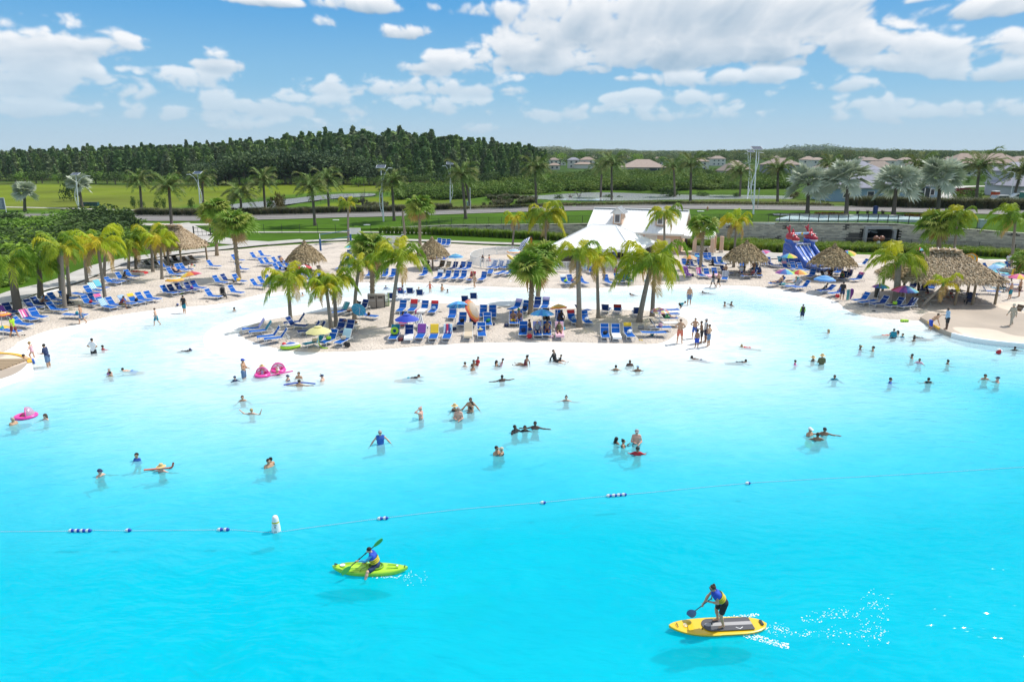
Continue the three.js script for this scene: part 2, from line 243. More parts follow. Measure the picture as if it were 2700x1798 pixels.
M.water=mat([1,1,1],0.09,{transmission:0.6,thickness:0,ior:1.33,specularIntensity:0.36,vertexColors:true,map:retile(murkAndReflections,1 / 22),bumpMap:retile(rippleTex,1 / 17),bumpScale:0.09});
const tintAt=(x,z)=>{
const w=-inland(x,z),s=[[-1,1,1,1],[0.6,0.99,1,1],[2.5,0.93,0.985,0.995],[5,0.80,0.95,0.975],[9,0.60,0.885,0.935],[14,0.37,0.825,0.90],[19,0.12,0.745,0.87],[25,0.004,0.69,0.81],[60,0.001,0.685,0.81]];
for (let i=0;i + 1<s.length;i++) if (w<s[i + 1][0]) {const t=clamp((w - s[i][0]) / (s[i + 1][0] - s[i][0]));return [1,2,3].map((k)=>lerp(s[i][k],s[i + 1][k],t));}
return s[s.length - 1].slice(1);
};
tag(mesh('lagoon_water',grid(range(-96,100,1),range(-90,30,0.8),()=>0,tintAt),M.water),'clear turquoise lagoon water with fine ripples',null,null,'structure');
M.beige=mat([0.80,0.66,0.53],0.85,{map:retile(tex(1024,(u,v)=>{const n=fbm(u*5,v*5,6,120,5),s=sstep(0.56,0.6,fbm(u*3,v*3 + 0.4,3,128,3))*0.16;return 0.9 + (n - 0.5)*0.16 - s;}),1 / 16),bumpMap:retile(bumps,1),bumpScale:0.004});
M.curb=mat([0.82,0.83,0.83],0.5);
M.yellow=mat([0.75,0.42,0.03],0.6);
tag(mesh('terrace',slabGeo(terrace,0.34,-1.1),M.beige),'beige concrete terrace curving along the right shore',null,null,'structure');
const edgeBand=(line,w,top,bot,from=0,to=1)=>{const n=line.length - 1,a=Math.round(n*from),b=Math.round(n*to),seg=line.slice(a,b + 1),out=[],nrm=seg.map((p,i)=>{const q=seg[Math.min(i + 1,seg.length - 1)],o=seg[Math.max(i - 1,0)],l=Math.hypot(q[0] - o[0],q[1] - o[1])||1;return [-(q[1] - o[1]) / l,(q[0] - o[0]) / l];});const inner=seg.map((p,i)=>[p[0] - nrm[i][0]*w,p[1] - nrm[i][1]*w]),outer=seg.map((p,i)=>[p[0] + nrm[i][0]*w,p[1] + nrm[i][1]*w]);return slabGeo([...inner,...outer.reverse()],top,bot);};
tag(mesh('curb',edgeBand(terraceFront,0.12,0.37,-1.1,0.18,1),M.curb),'white curb between the right terrace and the water',null,null,'structure');
tag(mesh('curb',edgeBand(terraceFront,0.07,0.36,0.2,0.04,0.13),M.yellow),'yellow painted edge where the terrace meets the white shelf',null,null,'structure');
const deckRim=smoothPoly([[-90,932],[-30,934],[0,936],[30,938],[58,944],[74,953],[78,962],[70,974],[42,993],[0,1008],[-60,1026],[-160,1050]].map((p)=>xz(...p,0.3)),60,false);
tag(mesh('terrace',slabGeo([...deckRim,xz(-400,1060,0.3),xz(-400,940,0.3)],0.42,-1.1),M.beige),'beige rounded landing at the left edge of the lagoon',null,null,'structure');
tag(mesh('curb',edgeBand(deckRim,0.14,0.46,-1.1,0.52,1),M.curb),'white curb on the water side of the left landing',null,null,'structure');
tag(mesh('curb',edgeBand(deckRim,0.13,0.47,0.1,0,0.5),M.yellow),'yellow painted rim on the beach side of the left landing',null,null,'structure');
const wetPoly=[...beachBack,[-100,-25],[-120,60],[130,60],[130,-40]],wetIn=field(-130,130,-140,45,1,(x,z)=>sdPoly(wetPoly,x,z));
M.lawn=mat([1,1,1],0.95,{specularIntensity:0.15,vertexColors:true,map:retile(coarse,1 / 9),bumpMap:retile(bumps,1 / 1.2),bumpScale:0.03});
const G_LAWN=[0.062,0.135,0.008],G_FIELD=[0.15,0.20,0.012],G_DRY=[0.16,0.17,0.04],G_WILD=[0.05,0.10,0.015];
const mixc=(a,b,t)=>a.map((v,i)=>lerp(v,b[i],t));
const mottle=(c,x,z,s)=>{const n=0.6 + 0.8*fbm(x*s + 50,z*s + 20,4,140);return c.map((v)=>v*n);};
tag(mesh('lawn',grid(range(-220,170,2.5),range(-136,-30,1.5),(x,z)=>LOW - 0.04 - 2.5*sstep(0.4,3,wetIn(x,z)),(x,z)=>mottle(G_LAWN,x,z,0.12)),M.lawn),'mown green lawn between the beach and the road',null,null,'structure');
const farCols=(x,z)=>{
const b=roadZ(x) - 9 - z;
let c=G_LAWN;
if (b>0) {
const left=sstep(-8,-38,x),field_=sstep(4,16,b)*left,wild=sstep(48,70,b)*(1 - left);
c=mixc(mixc(G_LAWN,G_DRY,sstep(0,6,b)*0.5*(1 - left)),G_FIELD,field_);
c=mixc(c,G_WILD,Math.max(wild,sstep(125,150,b)));
if (left>0) c=mixc(c,G_DRY,0.45*sstep(0.45,0.62,fbm(x*0.02,z*0.05,3,150))*field_);
pondIn.forEach((f)=>{if (z>-330&&z<-145&&Math.abs(x)<95) {const s=f(x,z);c=mixc(c,[0.075,0.15,0.012],sstep(-12,-8,s));c=mixc(c,[0.03,0.04,0.02],sstep(-1.2,-0.2,s));}});
}
return mottle(c,x,z,b>0?0.05 :0.14);
};
const tRow=[0,0.02,0.05,0.12,0.2,0.35,0.5,0.65,0.8,0.92,1].map((t)=>(x)=>lerp(wallZ(x) + (t?0 :-0.05),roadZ(x) + 8,t));
const farRow=[...range(0,60,3),...range(64,240,7),...[260,290,330,380,440,520,640,800,1000,1300,1700,2200,3000,4200,6000]].map((b)=>(x)=>(b<300?roadZ(x) + 7.5 - b :-Math.max(150 + b,-(roadZ(x)) + b)));
const xs3=[...[-6000,-3600,-2200,-1400,-900,-600,-450,-350],...range(-300,-110,10),...range(-105,130,3),...range(140,330,10),...[380,480,650,950,1500,2400,3800,6000]];
tag(mesh('grassland',grid(xs3,[...tRow,...farRow],(x,z)=>upperY(x,z),farCols),M.lawn),'grass bank, fields and scrubland reaching to the horizon',null,null,'structure');
M.asphalt=mat([0.19,0.175,0.165],0.9,{map:retile(coarse,1 / 6)});
M.concrete=mat([0.50,0.47,0.43],0.85,{map:retile(coarse,1 / 7),bumpMap:retile(bumps,1),bumpScale:0.004});
M.paint=mat([0.75,0.74,0.7],0.7);
const roadLine=range(-250,190,3).map((x)=>[x,roadZ(x)]);
tag(mesh('road',strip(roadLine,5.4,upperY,0.06,4),M.asphalt),'grey asphalt road running across behind the beach park',null,null,'structure');
for (const [s,w] of [[5.62,'near'],[-5.62,'far']]) tag(mesh('kerb',strip(roadLine.map(([x,z])=>[x,z + s]),0.2,upperY,0.17,1),M.concrete),`pale concrete kerb along the ${w} side of the road`,null,null,'structure');
tag(mesh('road_marking',strip(roadLine.map(([x,z])=>[x,z + 0.1]),0.12,upperY,0.075,1),M.paint),'thin pale line along the middle of the road',null,null,'structure');
const path=(pts,w,lift,label,h=landY)=>tag(mesh('path',strip(smoothPoly(pts.map((p)=>{const q=gnd(...p);return [q.x,q.z];}),50,false),w,h,lift,2),M.concrete),label,null,null,'structure');
path([[-260,890],[-60,812],[0,798],[80,768],[150,752],[205,733],[250,713],[300,697],[360,684],[440,672],[540,661],[620,652],[700,644],[800,636]],1.7,0.13,'pale concrete path curving along the back of the left beach');
path([[700,646],[800,638],[900,634],[1000,633],[1150,637],[1300,643],[1400,646],[1500,652]],1.1,0.1,'pale concrete path between the sand and the lawn');
path([[640,612],[800,612],[960,612],[1080,613],[1180,616],[1300,620],[1400,624],[1480,632]],0.8,0.02,'narrow concrete path along the black lawn fence');
path([[462,590],[480,600],[505,612],[540,626],[600,637],[680,643]],2.4,0.05,'concrete driveway leading from the gate down to the beach');
path([[330,590],[420,592],[520,592],[600,592]],1.1,0.03,'concrete pavement on the near side of the road by the gate');
path([[-60,545],[100,548],[300,553],[420,556],[520,557],[640,559],[760,560],[860,560]],0.9,0.05,'thin pale pavement along the far side of the road');
path([[1860,690],[1900,680],[1960,676],[2060,673]],3.2,0.1,'pale paving beside the white roofed building');
path([[2040,566],[2200,568],[2350,570],[2500,574]],1.3,0.05,'pale pavement above the retaining wall');
const plazaPts=[[2045,582],[2080,572],[2150,569],[2330,571],[2440,576],[2450,588],[2360,584],[2280,583],[2160,585]].map((p)=>{const q=gnd(...p);return [q.x,q.z];});
tag(mesh('plaza',slabGeo(plazaPts,4.06,3.2),mat([0.55,0.58,0.6],0.7,{map:retile(coarse,1 / 4)})),'pale paved overlook behind the glass railing',null,null,'structure');
M.pond=mat([0.62,0.66,0.68],0.05,{ior:1.4,bumpMap:retile(rippleTex,1 / 26),bumpScale:0.004});  // pale base colour carries the reflection of sunlit clouds
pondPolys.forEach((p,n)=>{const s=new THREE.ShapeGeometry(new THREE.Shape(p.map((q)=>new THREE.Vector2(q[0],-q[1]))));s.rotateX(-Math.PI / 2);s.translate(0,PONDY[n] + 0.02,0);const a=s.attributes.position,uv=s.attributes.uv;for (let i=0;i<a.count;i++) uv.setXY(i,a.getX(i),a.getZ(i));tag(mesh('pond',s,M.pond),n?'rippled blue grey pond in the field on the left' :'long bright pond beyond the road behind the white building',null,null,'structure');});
// ---------------------------------------------------------------- walls, buildings and shelters
M.white=mat([0.8,0.8,0.79],0.5);M.black=mat([0.02,0.022,0.024],0.5);M.wood=mat([0.36,0.26,0.16],0.85,{map:retile(grain,1,3)});M.post=mat([0.30,0.23,0.15],0.85,{map:retile(grain,1,2)});
M.block=[[0.60,0.55,0.46],[0.52,0.475,0.40],[0.66,0.61,0.51],[0.44,0.405,0.345]].map((c)=>mat(c,0.95,{map:retile(coarse,0.5),bumpMap:retile(bumps,1),bumpScale:0.012}));
M.stain=mat([0.12,0.112,0.10],0.95,{map:retile(coarse,0.5)});
{
const w=thing('retaining_wall','weathered grey block retaining wall with dark stains behind the beach shrubs','wall'),r=rng(5);
const sets=[[],[],[],[]],stain=[],caps=[],x0=-22,x1=88,tA=at(2277,643,LOW).x*0 + (2278 - 1350)*pxSize(103.6,2),tB=(2360 - 1350)*pxSize(103,2);
let x=x0;const cols=[];while (x<x1) {const l=0.62;cols.push([x,l]);x+=l;}
const stainAt=(x,y)=>fbm(x*0.35 + 7,y*0.25,3,200)*0.9 + (y>2.6?0.08 :0) + (Math.abs(x - tA + 2.2)<1.3?0.14 :0)>0.68;
for (let k=0;k<19;k++) {
const y=LOW - 0.1 + k*0.2;
for (const [cx,l] of cols) {
const xx=cx + (k % 2)*l / 2,z=wallZ(xx),top=wallTop(xx);
if (y + 0.2>top - 0.05||(xx + l>tA - 0.35&&xx<tB + 0.35&&y<3.0)) continue;
const dz=wallZ(xx + l) - z,g=box(Math.hypot(l,dz) - 0.015,0.185,0.3,xx + l / 2,y + 0.1,z + dz / 2 + 0.02 + r()*0.025,0,Math.atan2(-dz,l));
(stainAt(xx,y)?stain :sets[Math.floor(r()*4)]).push(g);
}
}
for (const [cx,l] of cols) {const z=wallZ(cx),dz=wallZ(cx + l) - z,y=wallTop(cx),dy=wallTop(cx + l) - y;caps.push(box(Math.hypot(l,dz) - 0.01,0.12,0.42,cx + l / 2,y + dy / 2 - 0.03,z + dz / 2 + 0.02,0,Math.atan2(-dz,l),Math.atan2(dy,l)));}
sets.forEach((s,i)=>tag(mesh('block',s,M.block[i],w),null,null,null,'stuff'));tag(mesh('stained_block',stain,M.stain,w),null,null,null,'stuff');tag(mesh('cap_stone',caps,M.block[2],w),null,null,null,'stuff');
const cx=(tA + tB) / 2,cw=tB - tA,zt=(wallZ(tA) + wallZ(tB)) / 2;
const fr=mesh('tunnel_frame',[box(0.4,3,0.5,tA,LOW + 1.4,zt + 0.12),box(0.4,3,0.5,tB,LOW + 1.4,zt + 0.12),box(cw - 0.4,0.4,0.5,cx,LOW + 2.7,zt + 0.12),box(0.5,0.3,0.48,tB - 0.35,LOW + 2.45,zt + 0.12,0,0,-0.7)],mat([0.42,0.42,0.42],0.9,{map:grain}),w);
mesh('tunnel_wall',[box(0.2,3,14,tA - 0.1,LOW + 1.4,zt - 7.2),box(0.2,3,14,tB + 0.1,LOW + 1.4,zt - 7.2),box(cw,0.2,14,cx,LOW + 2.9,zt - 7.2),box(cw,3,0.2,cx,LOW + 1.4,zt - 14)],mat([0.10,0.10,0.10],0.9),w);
mesh('graffiti',[box(1.5,0.14,0.02,cx - 1.2,LOW + 2.25,zt - 0.15,0,0,0.08),box(0.9,0.12,0.02,cx - 0.7,LOW + 2.0,zt - 0.15,0,0,-0.1),box(0.4,0.2,0.02,cx - 1.6,LOW + 2.05,zt - 0.15)],mat([0.25,0.28,0.33],0.6),w);
}
function fence(name,label,pts,y0,height,postGap,o={}) {
const f=thing(name,label,'fence'),m=o.mat ?? M.black,line=smoothPoly(pts,Math.max(8,Math.round(pts.length*12)),false),pick=[],rails=[];
let acc=0,next=0,pn=0;const P=(x,z)=>V(x,y0(x,z),z);
for (let i=0;i + 1<line.length;i++) {
const a=P(...line[i]),b=P(...line[i + 1]),L=Math.hypot(b.x - a.x,b.z - a.z);
for (const h of o.rails ?? [0.12,height - 0.06]) rails.push(rod(a.clone().setY(a.y + h),b.clone().setY(b.y + h),o.rail ?? 0.022,undefined,4));
for (let s=next - acc;s<L;s+=postGap) {if (s<0) continue;const p=a.clone().lerp(b,s / L);mesh('post',box(o.post ?? 0.06,height,o.post ?? 0.06,p.x,p.y + height / 2,p.z),m,f);next=acc + s + postGap;pn++;}
if (o.pickets) for (let s=0.05;s<L;s+=o.pickets) {const p=a.clone().lerp(b,s / L);pick.push(box(o.picket ?? 0.018,height - 0.14,o.picket ?? 0.018,p.x,p.y + height / 2,p.z));}
if (o.glass) {const gap=0.0;const mid=a.clone().lerp(b,0.5),ang=Math.atan2(-(b.z - a.z),b.x - a.x);(o.panes ??= []).push(box(L - 0.02,height - 0.2,0.012,mid.x,mid.y + height / 2,mid.z,0,ang));}
acc+=L;
}
mesh('rail',rails,m,f);
if (pick.length) tag(mesh('picket',pick,m,f),null,null,null,'stuff');
if (o.panes) for (const g of o.panes) mesh('glass_pane',g,M.glass,f);
return f;
}
M.glass=mat([0.80,0.90,0.90],0.03,{transmission:1,thickness:0,ior:1.45});
const px2=(l)=>l.map((p)=>{const q=gnd(...p);return [q.x,q.z];});
const onWall=(a,b,n=8)=>Array.from({length:n + 1},(_,i)=>{const x=lerp(a,b,i / n);return [x,wallZ(x) - 0.25];});
const wx=(px,d)=>(px - 1350)*pxSize(d,3);
const topY=(x)=>wallTop(x) + 0.02;
fence('black_metal_fence','black metal picket fence along the wall top left of the glass railing',onWall(-20,wx(2050,105)),topY,1.25,2.4,{pickets:0.16});
fence('glass_railing','black railing with glass panes on top of the retaining wall',onWall(wx(2056,105),wx(2435,101),14),topY,1.3,1.42,{glass:1,post:0.09,rail:0.035,rails:[0.06,1.27]});
fence('black_metal_fence','short black fence section at the right end of the wall top',onWall(wx(2530,99),wx(2620,97)),topY,1.3,2.6,{rails:[0.1,1.25]});
fence('black_wire_fence','thin black wire fence with tall posts across the left lawn',px2([[560,613],[700,614],[900,613],[1060,613],[1190,615]]),landY,1.5,3.1,{rails:[0.06,1.48],rail:0.012});
fence('black_wire_fence','thin black wire fence among the ornamental grass clumps',px2([[1190,616],[1300,618],[1420,625],[1460,630]]),landY,1.5,3.1,{rails:[0.06,1.48],rail:0.012});
fence('black_metal_fence','low black picket fence in front of the retaining wall behind the shrubs',range(26,88,6).map((x)=>[x,wallZ(x) + 1.6]),()=>LOW,1.3,4.2,{pickets:0.16});
fence('black_metal_fence','low black fence with close pickets along the pond bank in the left field',px2([[845,537],[880,530],[920,522],[985,517]]),landY,1.2,3.2,{rails:[0.1,1.15]});
{const g=thing('gate','black metal gate across the concrete drive on the left lawn','gate'),a=gnd(511,624),b=gnd(555,622);const H=1.5;
for (const p of [a,b]) mesh('post',box(0.16,H + 0.3,0.16,p.x,p.y + H / 2 + 0.1,p.z),M.black,g);
for (const h of [0.15,0.8,1.45]) mesh('rail',rod(a.clone().setY(a.y + h),b.clone().setY(b.y + h),0.03),M.black,g);
for (const t of [0.25,0.5,0.75]) {const p=a.clone().lerp(b,t);mesh('bar',box(0.04,1.3,0.04,p.x,p.y + 0.8,p.z),M.black,g);}
for (const p of [V(b.x - 0.3,b.y + 0.16,b.z),V(b.x + 0.2,b.y + 0.16,b.z)]) mesh('wheel',cyl(0.16,0.16,0.06,12,p.x,p.y,p.z,R*90),M.black,g);}
M.picket=mat([0.8,0.8,0.78],0.5);
fence('white_picket_fence','white picket fence in front of the play yard and the tent',px2([[1268,706],[1360,711],[1460,716],[1580,718],[1700,717]]),landY,1.15,2.4,{mat:M.picket,pickets:0.13,picket:0.05,post:0.1,rail:0.035});
fence('white_picket_fence','white picket fence curving round the left end of the play yard',px2([[1266,705],[1250,703],[1241,697],[1246,686],[1275,676],[1330,670],[1375,671]]),landY,1.15,2.4,{mat:M.picket,pickets:0.13,picket:0.05,post:0.1,rail:0.035});
M.metalRoof=mat([0.84,0.84,0.82],0.5);M.peach=mat([0.66,0.45,0.32],0.8);M.trim=mat([0.74,0.68,0.60],0.6);M.dark=mat([0.03,0.03,0.03],0.8);M.louvre=mat([0.16,0.16,0.17],0.6);
{
const A=V(12.3,6.05,-103.2),B=V(25.2,6.05,-98.5),len=A.distanceTo(B),turn=Math.atan2(-(B.z - A.z),B.x - A.x),mid=A.clone().lerp(B,0.5);
const h=thing('pavilion','peach walled pavilion with white ribbed metal roof and two dormers','building',V(mid.x,LOW,mid.z),turn);
const ridge=5.55,eave=2.75,half=5.2,L=len;
const wl=half - 0.7,sl=Math.atan2(ridge - eave,half),rl=Math.hypot(half,ridge - eave);
const gable=(x)=>{const s=new THREE.Shape([[-wl,0],[wl,0],[wl,eave + 0.33],[0,ridge - 0.08],[-wl,eave + 0.33]].map((p)=>new THREE.Vector2(...p)));return new THREE.ExtrudeGeometry(s,{depth:0.2,bevelEnabled:false}).rotateY(Math.PI / 2).translate(x - 0.1,0,0);};
mesh('wall',[gable(-L / 2 + 0.6),gable(L / 2 - 0.6),box(L - 1.4,eave + 0.2,0.2,0,(eave + 0.2) / 2,-wl),box(L - 1.4,eave + 0.2,0.2,0,(eave + 0.2) / 2,wl)],M.peach,h);
for (const s of [1,-1]) {
const rf=mesh('roof',box(L,0.1,rl,0,(ridge + eave) / 2,s*half / 2,s*sl),M.metalRoof,h);
for (let k=0;k <= 32;k++) mesh('roof_seam',box(0.05,0.05,rl,-L / 2 + k*L / 32,(ridge + eave) / 2 + 0.085*Math.cos(sl),s*(half / 2 + 0.085*Math.sin(sl)),s*sl),M.metalRoof,rf);
}
mesh('ridge_cap',box(L + 0.05,0.1,0.4,0,ridge + 0.1,0),M.metalRoof,h);mesh('ridge_vent',box(L - 0.2,0.07,0.5,0,ridge + 0.03,0),mat([0.2,0.2,0.2],0.8),h);
mesh('fascia',[box(L,0.2,0.06,0,eave - 0.13,half),box(L,0.2,0.06,0,eave - 0.13,-half)],M.trim,h);
for (const s of [1,-1]) for (const q of [1,-1]) mesh('barge_board',box(0.06,0.2,rl,q*(L / 2 + 0.03),(ridge + eave) / 2 - 0.06,s*half / 2,s*sl),M.trim,h);
for (const x of [-2.55,3.45]) {
const d=mesh('dormer',[box(1.25,1.5,2.4,x,eave + 1.75,half - 2.35)],M.peach,h);
mesh('louvred_vent',[box(0.62,0.95,0.06,x,eave + 1.8,half - 1.11),...range(0,0.8,0.16).map((k)=>box(0.56,0.04,0.08,x,eave + 1.42 + k,half - 1.08,0.5))],M.louvre,d);
mesh('vent_frame',[box(0.1,1.2,0.08,x - 0.38,eave + 1.8,half - 1.1),box(0.1,1.2,0.08,x + 0.38,eave + 1.8,half - 1.1),box(0.86,0.1,0.08,x,eave + 2.42,half - 1.1),box(0.86,0.1,0.08,x,eave + 1.18,half - 1.1)],M.white,d);
const s=new THREE.Shape([[-0.9,0],[0.9,0],[0,0.78]].map((p)=>new THREE.Vector2(...p)));mesh('dormer_gable',new THREE.ExtrudeGeometry(s,{depth:2.6,bevelEnabled:false}).translate(x,eave + 2.47,half - 3.7),M.white,d);
for (const q of [1,-1]) {const rr=[box(1.3,0.07,3.0,x + q*0.5,eave + 2.88,half - 2.3,0,0,-q*0.715)];for (let k=0;k<6;k++) rr.push(box(1.3,0.05,0.05,x + q*0.535,eave + 2.94,half - 3.6 + k*0.5,0,0,-q*0.715));mesh('dormer_roof',rr,mat([0.55,0.56,0.57],0.5),d);}
}
for (const x of [-4.6,0.4,2.4]) {const w=mesh('shutter_window',box(1.5,1.1,0.06,x,1.75,wl + 0.12),M.trim,h);mesh('frame',[box(1.7,0.1,0.1,x,2.35,wl + 0.14),box(1.7,0.1,0.1,x,1.15,wl + 0.14),box(0.1,1.1,0.1,x - 0.8,1.75,wl + 0.14),box(0.1,1.1,0.1,x + 0.8,1.75,wl + 0.14)],M.white,w);}
mesh('sign_board',box(0.3,0.42,0.04,-1.3,2.1,wl + 0.13),M.white,h);mesh('door',box(1,2.1,0.06,4.6,1.06,wl + 0.13),M.trim,h);
const px=L / 2 + 1.3,pr=mesh('porch_roof',[box(4.4,0.1,4.2,px + 0.5,2.95,2.4,0.22)],M.metalRoof,h);
for (let k=0;k<10;k++) mesh('roof_seam',box(0.05,0.05,4.2,px - 1.6 + k*0.47,3.02,2.4,0.22),M.metalRoof,pr);
mesh('beam',[box(4.3,0.3,0.2,px + 0.5,2.32,4.4),box(0.2,0.3,4,px + 2.6,2.5,2.4)],M.trim,h);
for (const [x,z] of [[px + 2.55,4.4],[px + 0.2,4.4],[px + 2.55,0.5],[px + 3.6,1.4]]) {const c=mesh('column',box(0.5,2.3,0.5,x,1.15,z),M.peach,h);mesh('base',box(0.6,0.4,0.6,x,0.2,z),M.trim,c);}
mesh('counter',[box(2.2,1.0,0.6,px + 1.2,0.5,3.4),box(2.4,0.06,0.8,px + 1.2,1.03,3.4)],M.trim,h);mesh('gable_panel',box(0.06,1.4,1.0,L / 2 + 0.02 - 0.6 + 0.15,3.4,0.2),M.trim,h);
}
{
const FL=atDepth(1441,647,84),FR=atDepth(1668,662,80.6),BR=atDepth(1733,638,88.6),BL=FL.clone().add(BR).sub(FR);const e=2.35 + LOW;for (const p of [FL,FR,BR,BL]) p.y=e;
const c=FL.clone().add(BR).multiplyScalar(0.5),t=thing('frame_tent','large white frame tent with hipped roof beside the pavilion','tent',V(c.x,LOW,c.z));const loc=(p)=>p.clone().sub(V(c.x,LOW,c.z));
const [a,b,d,f]=[FL,FR,BR,BL].map(loc),mL=a.clone().lerp(f,0.5),mR=b.clone().lerp(d,0.5),r1=mL.clone().lerp(mR,0.36).setY(4.85),r2=mL.clone().lerp(mR,0.64).setY(4.85);
const sag=(P,Q,S,U,n=14)=>{const T=new Tris(),G=[];for (let i=0;i <= n;i++) {G.push([]);for (let j=0;j <= n;j++) {const u=i / n,v=j / n,p=P.clone().lerp(Q,u).lerp(U.clone().lerp(S,u),v);p.y -= Math.sin(v*Math.PI)*0.16*(0.4 + 0.6*Math.sin(u*Math.PI)) - 0.025*(fbm(u*9,v*9,3,230) - 0.5) - 0.035*Math.abs(Math.sin(u*Math.PI*2))*(1 - v);G[i].push(p);}} for (let i=0;i<n;i++) for (let j=0;j<n;j++) T.quad(G[i][j],G[i + 1][j],G[i + 1][j + 1],G[i][j + 1]);return T.done(true);};
M.tent=mat([0.90,0.90,0.89],0.97,{transmission:0.1,thickness:0});
for (const q of [[a,b,r2,r1],[b,d,r2,r2],[d,f,r1,r2],[f,a,r1,r1]]) mesh('roof_panel',sag(...q),M.tent,t);
for (const [p,q] of [[a,b],[b,d],[d,f],[f,a]]) {const n=Math.round(p.distanceTo(q) / 0.75),T=new Tris();for (let i=0;i<n;i++) {const s=p.clone().lerp(q,i / n),u=p.clone().lerp(q,(i + 1) / n),m=s.clone().lerp(u,0.5);const dn=(v,k)=>v.clone().setY(v.y - k);T.quad(s,u,dn(u,0.2),dn(s,0.2)).tri(dn(s,0.2),dn(u,0.2),dn(m,0.3));} mesh('valance',T.done(),M.tent,t);}
for (const p of [a,b,d,f,a.clone().lerp(b,0.33),a.clone().lerp(b,0.67),b.clone().lerp(d,0.5)]) mesh('pole',rod(p.clone().setY(0),p.clone(),0.05),M.white,t);
for (const [p,q] of [[r1,r2],[a,r1],[b,r2],[d,r2],[f,r1]]) mesh('rafter',rod(p,q,0.035),M.white,t);
mesh('side_wall',box(a.distanceTo(f)*0.5,2.2,0.03,a.clone().lerp(f,0.7).x,1.1,a.clone().lerp(f,0.7).z,0,Math.atan2(-(f.z - a.z),f.x - a.x)),mat([0.35,0.34,0.32],0.8),t);
tag(mesh('speaker_box',rbox(0.3,0.4,0.25,0.02,c.x - 0.2,2.2,FL.z*0.4 + FR.z*0.6 - 0.2),M.white),'small white box hung on the middle front tent pole','box');
const slab=[a,b,d,f].map((q)=>[c.x + q.x,c.z + q.z]);tag(mesh('dark_shade_floor',slabGeo(slab,LOW + 0.16,LOW - 0.3),mat([0.20,0.165,0.13],0.85,{map:retile(coarse,0.3)})),'added brown floor slab darkening the shade under the white tent',null,null,'structure');  // dark slab added so the ground under the tent reads as shade
{const bw=a.clone().lerp(f,0.86),be=b.clone().lerp(d,0.86),bl=bw.distanceTo(be),bm=bw.clone().lerp(be,0.5),wall=thing('shade_back_bar','added dark bar panel with shelves deepening shade at the tent rear','bar',V(c.x + bm.x,LOW,c.z + bm.z),Math.atan2(-(be.z - bw.z),be.x - bw.x));mesh('shade_panel',box(bl,2.25,0.1,0,1.12,0),mat([0.09,0.07,0.055],0.8),wall);for (const y of [0.9,1.35,1.8]) mesh('shelf',box(bl*0.7,0.05,0.3,0,y,0.2),M.wood,wall);mesh('fridge',[box(0.9,1.9,0.6,-bl*0.42,0.95,0.4),box(0.9,1.9,0.6,bl*0.42,0.95,0.4)],mat([0.04,0.04,0.045],0.4),wall);}  // dark bar, shelves and fridges added to deepen the shade inside the tent
for (let i=0;i<3;i++) {const q=a.clone().lerp(b,0.32 + i*0.22).lerp(d,0.3),tb=thing('bar_table',['round table left of centre','round table at the centre','round table right of centre'][i] + ' in the tent shade','table',V(c.x + q.x,LOW,c.z + q.z));mesh('tabletop',cyl(0.6,0.6,0.05,16,0,0.74,0),M.trim,tb);mesh('stem',cyl(0.05,0.05,0.7,8,0,0.37,0),M.black,tb);mesh('foot',cyl(0.3,0.28,0.04,12,0,0.02,0),M.black,tb);}
const q=a.clone().lerp(b,0.78).lerp(d,0.22),br=thing('bar_counter','pale bar counter under the right part of the tent','counter',V(c.x + q.x,LOW,c.z + q.z),-0.2);mesh('front',box(3,1.05,0.1,0,0.53,0.3),M.trim,br);mesh('top',box(3.2,0.06,0.8,0,1.08,0),M.wood,br);mesh('shelf',box(2.9,0.05,0.5,0,0.5,0),M.wood,br);
for (let i=0;i<2;i++) {const q2=a.clone().lerp(b,0.42 + i*0.2).lerp(d,0.12),bn=thing('trash_bin',i?'pale square bin at the right front of the tent' :'black bin at the front of the tent shade','bin',V(c.x + q2.x,LOW,c.z + q2.z));mesh('body',rbox(0.5,0.8,0.5,0.04,0,0.4,0),i?M.trim :M.black,bn);mesh('lid',rbox(0.54,0.12,0.54,0.04,0,0.86,0),M.black,bn);}
}
